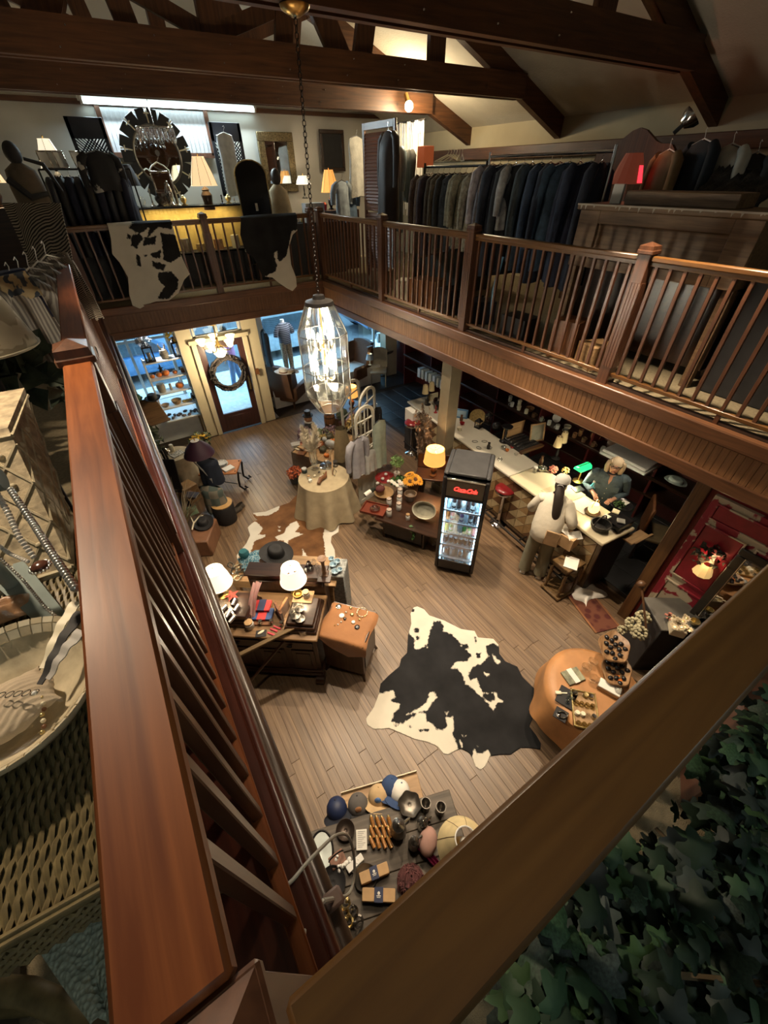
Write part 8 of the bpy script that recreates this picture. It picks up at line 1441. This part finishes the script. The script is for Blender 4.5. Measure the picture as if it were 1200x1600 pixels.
pdish('round brown pewter dish at the left back of the plank table',540,1298,.075,mat('brown_pewter',(.11,.085,.07),.35,.8));pdish('heart-shaped pewter dish in front of the white corals',571,1372,.085,PEWTER,.03);pdish('dark round pan behind the power plug',520,1380,.10,BLACKM)
one(MB().sheet(lambda u,v:(.085*v*math.cos(2*PI*u),.13*v*math.sin(2*PI*u),.01+.006*v),30,4,.006),'oval_plate',mat('pale_china',(.58,.64,.62),.2),'pale oval mirror plate with a dark rim by the left railing','plate',ft(503,1332),fa2-.1,smooth=70);one(MB().tube([(.088*math.cos(a_),.133*math.sin(a_),.02)for a_ in[2*PI*k/32 for k in range(32)]],.009,6,True),'plate_rim_garland',IRON,'dark iron ring around the pale oval plate','ring',ft(503,1332),fa2-.1)
for k,(px,py,w_,l_,rz)in enumerate(((585,1366,.22,.07,.18),(592,1400,.24,.075,-.02))):
 t=box_t(('rear','front')[k]+' kraft soap box with a navy printed band',ft(px,py,Z),(w_,l_,.06),mat('kraft_tan',(.50,.32,.16),.8),-.56+rz*1.7,'kraft_box',band=NAVY,bandw=.27);MB().ball((0,.008,.066),(.010,.010,.002),10,4).box(-.016,.016,-.008,-.004,.064,.067).box(-.013,.013,-.016,-.013,.064,.067).build('white_emblem',PAPER,t)
box_t('white box lid lying left of the kraft boxes',ft(555,1350,Z),(.14,.05,.04),WHITEP,fa2+.4,'white_box')
for k in range(8):one(MB().ball((0,0,.018),(.02+.006*(k%2),.018,.018),8,6).ball((.015,.01,.035),.012,6,5),'coral_piece',WHITEP,'small white coral lump left of the heart dish, %s'%('far left','upper left','upper middle','middle','lower left','lower middle','lower right','far right')[k],'coral',ft(526+5*k,1344+5*((k*3)%4)),k,'white corals')
m=MB()
for k in range(130):d=V(rr.gauss(0,1),rr.gauss(0,1),abs(rr.gauss(0,1))).normalized();p=d*.09;q=d.orthogonal().normalized();m.tube([p-q*.05,p*1.08+q*.01,p+q*.06],.006,4)
one(m,'twig_ball',mat('burgundy_twig',(.13,.05,.05),.7,var=.6,scale=30),'tangled burgundy twig ball in front of the big lampshade','twig ball',ft(642,1378),kind='stuff');one(MB().sheet(lambda u,v:(.10*math.cos(2*PI*u)*math.sin(PI*v),.07*math.sin(2*PI*u)*math.sin(PI*v),.07-.07*math.cos(PI*v)),20,10),'pink_cushion',mat('dusky_pink',(.38,.22,.18),.9),'dusky pink cushion under the big lampshade','cushion',ft(668,1318),.7)
one(MB().sheet(lambda u,v:(.05*(u-.5),.22*(v-.5),.02+.05*math.sin(PI*v)+.01*math.sin(14*u)),10,8,.004),'magenta_scarf',mat('magenta_silk',(.20,.01,.06),.6),'strip of magenta scarf beside the pink cushion','scarf',ft(664,1334),.3)
t=T('table_lamp','unlit lamp with a large cream conical shade at the front railing','lamp',ft(716,1335,Z));MB().lathe(sc_prof(URN,1.1,.9),18).build('base',BRASS,t);MB().lathe([(.185,.28),(.125,.42),(.075,.50)],32).build('shade',mat('cream_big_shade',(.62,.50,.27),.8),t);m=MB()
for k in range(8):m.tube([(r*1.003*math.cos(k*PI/4),r*1.003*math.sin(k*PI/4),z)for r,z in((.185,.28),(.125,.42),(.075,.50))],.002,4)
m.build('seam',SEAM,t);MB().tube([(.075*math.cos(k*PI/10),.075*math.sin(k*PI/10),.50)for k in range(20)],.005,6,True).build('rim',WHITEP,t);MB().ball((0,0,.40),(.035,.035,.05)).build('bulb',WHITEP,t)
for k,(px,py)in enumerate(((540,1412),(552,1425),(545,1440),(560,1440),(538,1430))):one(MB().tube([(.03*math.cos(a_*1.0),.03*math.sin(a_),.02+.015*math.sin(2*a_))for a_ in[2*PI*i/12 for i in range(12)]],.009,5,True).ball((.02,0,.05),(.02,.012,.03),8,5),'gilt_figure',[GOLD,SILVER,GOLD,PEWTER,BRASS][k],'small %s ornament at the near tip of the plank table, %s'%(('gilt','silver','gilt','pewter','brass')[k],('left','rear','front','right','far left')[k]),'ornament',ft(px,py,Z+.01),k,'ornaments at the near tip')
t=T('wicker_ornament','dark curved pewter handles tangled by the gilt ornaments','ornament',ft(528,1345));MB().tube([(.06*math.cos(a_),.02,.06+.06*math.sin(a_))for a_ in[PI*k/10 for k in range(11)]],.006,6).build('handle',IRON,t);MB().box(-.06,.06,-.04,.05,0,.03,.006).build('brown_box',mat('rose_brown',(.25,.13,.09),.7),t)
t=T('extension_cord','pale extension cord looping over the left edge with a brown plug block','cord',V(0,0,0));CORD=mat('cream_cord',(.46,.43,.36),.5)
pts=[at(398,1393,3.12),at(420,1396,3.12),at(452,1380,3.10),at(478,1350,3.06),at(502,1325,3.0),at(525,1305,2.9),at(543,1306,2.75),at(552,1330,2.6),at(554,1365,2.5),at(548,1392,2.5),at(537,1402,2.55)];MB().tube([(lambda a,b,c,d,u:.5*(2*b+(c-a)*u+(2*a-5*b+4*c-d)*u*u+(3*b-a-3*c+d)*u**3))(pts[max(i-1,0)],pts[i],pts[i+1],pts[min(i+2,len(pts)-1)],k/5)for i in range(len(pts)-1)for k in range(5)],.006,8).build('cable',CORD,t);MB().tube([at(505,1408,2.9),at(490,1425,3.0),at(476,1455,3.08),at(468,1490,3.1)],.0065,8).build('cable',CORD,t);o=MB().box(-.035,.035,-.028,.028,-.02,.02,.008).build('plug_block',mat('brown_plug',(.24,.16,.13),.5),t);o.location=at(521,1405,2.75);MB().tube([at(505,1408,2.9),at(521,1405,2.75),at(537,1402,2.55)],.009,8).build('cable',CORD,t)
# ================================================================== NEAR LEFT OF THE GALLERY
WT=3.74;e0,e1=at(-30,1497,WT),at(168,1384,WT);wd=(e1-e0).normalized();wn=V(-wd.y,wd.x,0);WKL=(e1-e0).length+.12;WICK=mat('olive_wicker',(.155,.12,.055),.5,var=.35,scale=30)
wa=math.atan2(wd.y,wd.x);t=T('wicker_table','olive-brown wicker table at the near left holding the shell bowl and jewellery','table',V(e0.x,e0.y,BZ),wa);WH=WT-BZ;DP=1.25
MB().box(-.3,WKL,.0,DP,WH-.04,WH-.012,.004).build('top_board',mat('dark_under',(.03,.022,.010),.8),t);m=MB();nx=64;sp=(WKL+.3)/nx
for k in range(nx):x=-.3+sp*(k+.5);m.tube([(x+.003*math.sin(.9*j),DP*j/70,WH-.008+.0075*math.sin(PI*j/1.9+(PI if k%2 else 0)))for j in range(71)],.0062,5)
m.build('woven_strands',WICK,t,smooth=60)['kind']='stuff';m=MB()
for k in range(9):m.tube([(-.3+(WKL+.3)*j/60,-.008-.006*math.sin(PI*j/1.5+(PI if k%2 else 0)),WH-.012-.0115*k)for j in range(61)],.006,5)
for y in(0,.012):m.tube([(-.3+(WKL+.3)*j/40,y-.004,WH+.004)for j in range(41)],.008,6)
m.build('woven_apron',WICK,t,smooth=60)['kind']='stuff'
for x in(-.25,WKL-.06):
 for y in(.06,DP-.06):MB().cyl((x,y,0),(x,y,WH-.04),.024).build('leg',WICK,t)
bc=at(2,1085,WT+.10);br_=(at(131,1100,WT+.10)-bc).length;SHELL=mat('mother_of_pearl',(.50,.43,.30),.22,var=.25,scale=18,bump=.3,bscale=12,coat=.4)
t=T('shell_bowl','large mother-of-pearl inlaid bowl on the wicker table','bowl',V(bc.x,bc.y,WT+.004));MB().lathe([(0,0),(br_*.45,0),(br_*.8,.04),(br_,.10),(br_*.985,.108),(br_*.9,.09),(br_*.74,.045),(br_*.42,.012),(0,.010)],48).build('body',SHELL,t,smooth=60)
for j,(r0,r1,z0,z1)in enumerate(((.99,.93,.107,.098),(.92,.85,.096,.078))):
 n=44
 for k in range(n):
  a0,a1=2*PI*(k+.06)/n,2*PI*(k+.94)/n;a_=(a0+a1)/2
  MB().plate([(br_*r*math.cos(q),br_*r*math.sin(q),z+.002)for r,q,z in((r0,a0,z0),(r0,a1,z0),(r1,a1,z1),(r1,a0,z1))],(0,0,.003)).build('shell_tile',[SHELL,mat('pale_nacre',(.60,.55,.42),.2,coat=.5)][(k+j)%2],t,smooth=0)
p=at(20,1105,WT+.06);one(MB().sheet(lambda u,v:(.17*(u-.5)*(1-.08*math.sin(9*v)),.155*(v-.5)*(1-.1*math.cos(7*u)),.035*(math.sin(PI*u)*math.sin(PI*v))**.4+.0016*math.sin(55*v+5*math.sin(7*u))),40,40,.012),'gauze_pouch',mat('beige_gauze',(.44,.36,.26),.85,bump=.12,bscale=90),'crinkled beige gauze pouch lying in the shell bowl','pouch',p,.35,smooth=80)
t=T('chain_bracelet','silver chain bracelet of oval links across the gauze pouch','bracelet',V(0,0,0))
for k in range(5):q=at(2+13*k,1086-1.0*k,WT+.115);o=MB().tube([(.009*math.cos(a_),.006*math.sin(a_),0)for a_ in[2*PI*i/14 for i in range(14)]],.0014,5,True).build('link',SILVER,t);o.location=q;o.rotation_euler=(0,0,.2*(k%2))
MB().ball(tuple(at(54,1083,WT+.115)),.006,12,8).build('pearl',WHITEP,t)
GB=mat('grey_pearl',(.58,.56,.53),.16,.75);t=T('bead_cluster','cluster of dark grey pearl beads beside the gauze pouch','beads',at(8,1003,WT+.05));PB=MB().ball((0,0,0),.0062,10,7).build('bead',GB,link=False)
for k in range(30):o=link_obj('bead',PB,t);o.location=(-.03+.012*(k%6)+.006*((k//6)%2),-.025+.0105*(k//6),.02+.003*(k%3))
one(MB().sheet(crumple(V(0,0,0),.07,.05,.05,3),24,20,.003),'satin_cloth',mat('tan_satin',(.30,.17,.09),.3,bump=.2),'shiny tan satin cloth in the back of the shell bowl','cloth',at(8,955,WT+.05),smooth=80)
for k,(c0,c1,zz,m_,lab)in enumerate((((128,955),(62,1070),.16,BLACKM,'black velvet ribbon lying over the edge of the shell bowl'),((128,985),(75,1062),.165,mat('grey_ribbon2',(.42,.40,.37),.6),'grey ribbon beside the black one at the bowl edge'),((120,940),(66,1045),.15,WAX,'cream lace strip above the black ribbon'))):
 A_,B_2=at(*c0,WT+zz),at(*c1,WT+zz-.04);sd_=(B_2-A_).cross(V(0,0,1)).normalized()*.017;one(MB().sheet(lambda u,v:tuple(A_.lerp(B_2,v)+sd_*((u-.5)*2)*(1-.6*v)+V(0,0,.012*math.sin(PI*v)+.003*math.sin(20*v))),4,16,.003),'ribbon',m_,lab,'ribbon',smooth=70)
t=T('charm_drop','gold and brown charm beads trailing from the ribbon into the bowl','charms',V(0,0,0))
for k in range(7):MB().ball(tuple(at(66+1.5*(k%3),1090+9*k,WT+.075)),.0055,8,6).build('charm',[GOLD,WAX,LEATHB][k%3],t)
TEAL=mat('grey_teal_velvet',(.17,.21,.20),.8);t=T('necklace_stand','grey-teal velvet T-shaped necklace stand hung with pearls','stand',V(0,0,0));a,b=at(-90,770,4.16),at(4,748,4.16);MB().cyl(a,b,.033,n=20).build('bar',TEAL,t);MB().cyl(tuple(V(a.x-.03,a.y,WT)),tuple(V(a.x-.03,a.y,4.16)),.02).build('post',TEAL,t)
P=[at(-20,850,WT+.03),at(20,855,WT+.03),at(125,985,WT+.03),at(100,1012,WT+.03),at(-20,905,WT+.03)];MB().plate(P,(0,0,.03)).build('foot',TEAL,t,smooth=20);MB().plate([at(76,968,WT+.05),at(104,988,WT+.05),at(104,1005,WT+.05),at(76,984,WT+.05)],(0,0,.004)).build('price_tag',PAPER,t)
def strand(lab,pts,r,m_,asp=.8):
 t=T('pearl_necklace',lab,'necklace',V(0,0,0),0,'necklaces on the stand');me=MB().ball((0,0,0),(r,r,r*asp),12,8).build('pearl',m_,link=False);P=[at(*q)for q in pts];acc=0
 for p0,p1 in zip(P,P[1:]):
  L=(p1-p0).length;s=acc
  while s<L:o=link_obj('pearl',me,t);o.location=p0.lerp(p1,s/L);o.rotation_euler=(p1-p0).to_track_quat('Z','Y').to_euler();s+=r*2*asp*.98
  acc=s-L
 MB().tube(P,r*.15,5).build('thread',IRON,t);return t
WPL=mat('white_pearl',(.66,.62,.56),.16,coat=.6);strand('long strand of large grey pearls from the stand end to the hand rail',[(17,766,4.17),(50,815,4.16),(85,870,4.18),(119,921,4.20)],.0085,GB);strand('white pearl strand hanging from the stand to the brown brooch',[(-4,772,4.13),(12,800,4.10),(30,840,4.06),(54,872,4.02)],.0080,WPL,.7);strand('twisted small white bead strand left of the brooch',[(-6,850,4.0),(15,865,4.0),(45,878,4.0)],.0058,WPL);strand('lower grey bead strand lying along the teal foot',[(-4,868,3.96),(35,905,3.90),(70,948,3.86),(100,974,3.83),(120,972,3.84)],.0048,GB)
t=T('brooch','round brown stone brooch with a silver scalloped edge','brooch',at(63,886,4.03));MB().ball((0,0,.004),(.020,.020,.010),20,10).build('stone',mat('brown_stone',(.09,.035,.022),.15,var=.5,scale=60),t)
for k in range(16):MB().ball((.022*math.cos(k*PI/8),.022*math.sin(k*PI/8),0),.0045,8,5).build('silver_bead',SILVER,t)
a,b,a2,b2=at(38,606,4.12),at(12,668,4.12),at(113,812,WT),at(116,893,WT);lx=V(-.32,.02,0);CV=mat('carved_cream',(.38,.31,.20),.8,var=.45,scale=22,bump=.35,bscale=28);t=T('carved_block','cream carved wooden pedestal block with diamond lattice sides','pedestal',V(0,0,0));K=[a,b,b+lx,a+lx,a2,b2,b2+lx*1.15,a2+lx*1.15]
MB().add(K,[(0,1,2,3),(7,6,5,4),(0,4,5,1),(1,5,6,2),(2,6,7,3),(3,7,4,0)]).build('body',CV,t,smooth=0);m=MB()
for(p0,p1,p2,p3)in((K[0],K[1],K[5],K[4]),(K[1],K[2],K[6],K[5])):
 F=lambda u,v:p0.lerp(p1,u).lerp(p3.lerp(p2,u),v);nrm=(p1-p0).cross(p3-p0).normalized();nrm=nrm*(1 if nrm.dot(V(0,0,CAMZ)-p0)>0 else-1)
 for i in range(-3,4):
  for s in(1,-1):
   L_=[(u,(u*3*s+i+(0 if s>0 else 3))/3*.8+.12)for u in[k/12 for k in range(13)]];L_=[q for q in L_ if .1<=q[1]<=.94]
   if len(L_)>1:m.tube([F(*q)+nrm*.002 for q in L_],.005,5)
 for i in range(3):
  for j in range(4):m.ball(tuple(F((i+.5+.0*j)/3,.18+.2*j)),(.012,.012,.012),8,5)
 for v in(.06,.97):m.tube([F(k/6,v)for k in range(7)],.008,6)
m.build('lattice_carving',mat('carving_highlight',(.42,.36,.24),.8,var=.3,scale=30),t,smooth=60)
DAM=two('damask_shade',(.33,.28,.19),(.52,.46,.33),'noise',9,.85,.50,.53,detail=1,dist=1.5);p=at(-22,545,4.20);r0=.78*(at(76,522,4.20)-p).length;t=T('table_lamp','unlit damask lampshade at the left edge above the carved block','lamp',p);MB().lathe([(r0,0),(r0*.80,.17),(r0*.55,.36)],40).build('shade',DAM,t);MB().tube([(r0*math.cos(k*PI/16),r0*math.sin(k*PI/16),0)for k in range(32)],.006,6,True).build('rim',mat('cream_braid',(.45,.40,.29),.8),t);MB().cyl((-.1,.1,BZ-4.2),(0,0,.36),.010).lathe([(0,BZ-4.2),(.14,BZ-4.2),(.12,BZ-4.16),(0,BZ-4.14)],20).build('base',BLACKM,t)
for k in range(5):garment('taupe striped blouse on a white hanger at the left edge, %s from the viewer'%ORD[4-k],at(66-14*k,385+9*k,4.36),1.05,.42,.55,two('taupe_stripe',(.13,.11,.095),(.30,.27,.23),'wave',9,.9,.3,.7,'X',dist=1),rr,.05,.4,'blouses at the left edge',hang=WHITEP)
ZB=two('zigzag_stripe',(.015,.013,.012),(.36,.31,.24),'wave',15,.9,.46,.54,'Y',dist=2.5,detail=1)
def strip(lab,top,bot,w0,w1,z0,z1,nm='striped_scarf'):A_,B_2=(at(*top,z0),at(*bot,z1))if z0<4.5 else(aty(*top,z0),aty(*bot,z1));sd=(CR*1.0);return one(MB().sheet(lambda u,v:tuple(A_.lerp(B_2,v)+sd*(u-.5)*(w0+(w1-w0)*v)+V(.02*math.sin(12*u+3*v),.03*math.sin(9*u),.015*math.sin(8*v))),16,20,.006),nm,ZB,lab,'scarf',smooth=70)
strip('black and cream zigzag shawl hanging over the far left post',(50,318),(84,445),.55,.34,5.6,5.0);strip('narrow end of the zigzag shawl trailing along the railing',(98,395),(152,502),.10,.10,4.28,3.9,'shawl_end')
t=T('embroidered_pouch','navy pouch with gold floral embroidery below the taupe blouses','bag',at(58,505,4.05),.9);MB().sheet(lambda u,v:(.16*(u-.5)*2*(1-.25*v),.05*math.sin(PI*u)*(1-.5*v),.30*v),14,8,.05).build('body',NAVY,t,smooth=60);MB().sheet(lambda u,v:(.15*(u-.5)*2*(1-.25*v),-.01-.0*u,.14+.15*v),14,8,.075).build('embroidery',two('gold_floral',(.012,.02,.035),(.33,.24,.12),'noise',14,.8,.5,.53),t,smooth=60)
m=MB();leafy(m,(0,0,0),(.36,.40,.16),90,.20,rr,.5);one(m,'dark_wreath',mat('dark_green_leaf',(.04,.055,.035),.55,var=.6),'dark leafy garland between the damask shade and the carved block','garland',at(35,590,3.75),kind='stuff',smooth=0)
K2=[at(42,1452,3.52),at(182,1374,3.52),at(196,1615,3.50),at(150,1585,3.50)];one(MB().sheet(lambda u,v:tuple(K2[0].lerp(K2[1],u).lerp(K2[3].lerp(K2[2],u),v)+V(0,0,.012*math.sin(9*u)*v)),24,24,.012),'knitted_throw',two('sage_knit',(.38,.43,.36),(.26,.30,.25),'voronoi',105,.95,.2,.7,bump=.6),'sage green knitted throw under the wicker table edge','throw',smooth=70)
t=T('wicker_chair','wicker armchair partly seen in the near bottom left corner','chair',at(40,1560,BZ));q=t.location;MB().tube([at(-40,1545,3.3)-q,at(40,1550,3.3)-q,at(100,1575,3.3)-q,at(150,1625,3.3)-q],.028,10).build('arm',WICK,t);MB().box(-.35,.0,-.3,.22,.0,.22,.03).build('seat',mat('taupe_seat',(.11,.095,.07),.9),t)
# ================================================================== NEAR RIGHT: IVY
IV=V(.62,-.42,BZ);t=T('ivy_plant','big trailing ivy in a dark planter behind the front hand rail','plant',IV);MB().lathe([(0,0),(.15,0),(.2,.45),(.21,.48),(.18,.48),(0,.42)],24).build('planter',DARKWZ,t)
IVM=[mat('ivy_dark',(.018,.036,.022),.6,spec=.25,var=.5,scale=14,rnd=.35),mat('ivy_mid',(.028,.062,.032),.6,spec=.25,var=.5,scale=14,rnd=.3),mat('ivy_grey',(.030,.042,.038),.6,spec=.25,var=.5,scale=14,rnd=.3),mat('ivy_light',(.055,.115,.045),.6,spec=.25,var=.4,scale=14,rnd=.3)]
LO=[(0,0),(.22,-.11),(.44,.02),(.38,.20),(.46,.44),(.25,.56),(0,.98),(-.25,.56),(-.46,.44),(-.38,.20),(-.44,.02),(-.22,-.11)]
LR=[(lambda q,r:(r*math.cos(q),.42+r*math.sin(q)))(2*PI*k/24-PI/2,.40*(1+.30*math.cos(5*(2*PI*k/24-PI)))*(1-.25*math.cos(2*PI*k/24)))for k in range(24)];LV_=[(x*f,.42+(y-.42)*f,-.5*f*f*(x*x+(y-.42)**2)-.03*(f>.9))for f in(1,.5)for x,y in LR]+[(0,.42,-.012)];LFS=[(k,(k+1)%24,24+(k+1)%24,24+k)for k in range(24)]+[(24+k,24+(k+1)%24,48)for k in range(24)];LM=[MB().add(LV_,LFS).build('leaf',q,link=False,smooth=60)for q in IVM];rest=[MB()for _ in IVM];rr=random.Random(3)
def ivy(n,part):
 for k in range(n):
  px,py=rr.uniform(800,1290),rr.uniform(1090,1680);z=3.55+.46*rr.random()**.8
  if(px-800)*1.12+(py-1120)<420+rr.uniform(-40,60):continue
  if px<1120 and py<1330 and rr.random()<.9:continue
  p=at(px,py,z);s=rr.uniform(.032,.062)*(1.15 if z<3.9 else 1);M_=Matrix.Translation(p)@Euler((rr.uniform(-.9,.5),rr.uniform(-.7,.7),rr.uniform(0,6.28))).to_matrix().to_4x4()@Matrix.Scale(s,4);w_=rr.choices((0,1,2,3),(5,4,3,1.6))[0]
  if part and z>3.75 and len([c for c in t.children])<285:o=link_obj('leaf',LM[w_],t);o.matrix_world=M_;o.matrix_local=Matrix.Translation(-IV)@M_
  else:rest[w_].M=Matrix.Translation(-IV)@M_;rest[w_].add(LV_,LFS)
ivy(760,True);ivy(1900,False)
for k,r in enumerate(rest):r.build('foliage',IVM[k],t,smooth=60)['kind']='stuff'
m=MB()
for k in range(16):p=at(rr.uniform(880,1200),rr.uniform(1250,1600),rr.uniform(3.7,4.0))-IV;m.tube([(0,0,.45),(p.x*.5,p.y*.5,max(p.z,.5)),p],.004,5)
m.build('stems',mat('ivy_stem',(.10,.07,.035),.7),t)['kind']='stuff'
t=T('plant_stand','dark bent-wire stand leg rising from the pale carpet beside the ivy','stand',at(1120,1200,BZ));MB().tube([at(1112,1222,3.5)-t.location,at(1116,1190,3.55)-t.location,at(1140,1182,3.6)-t.location,at(1165,1190,3.62)-t.location],.008,8).cyl((0,0,0),tuple(at(1112,1222,3.5)-t.location),.008).build('wire_leg',IRON,t)
one(MB().xf(rz=.5).box(-.25,.25,-.2,.2,0,.42,.012),'wooden_chest',mat('red_brown_chest',(.10,.042,.024),.5,var=.3),'red-brown wooden chest at the right edge beyond the ivy','chest',at(1215,1165,3.3)*1.0-V(0,0,.23))
one(MB().box(-.2,.2,-.15,.15,0,.25,.01),'cream_box',mat('cream_carton',(.42,.35,.22),.8),'cream carton on the carpet just behind the front railing','box',at(1050,1250,BZ)+V(.12,-.28,0),.3)
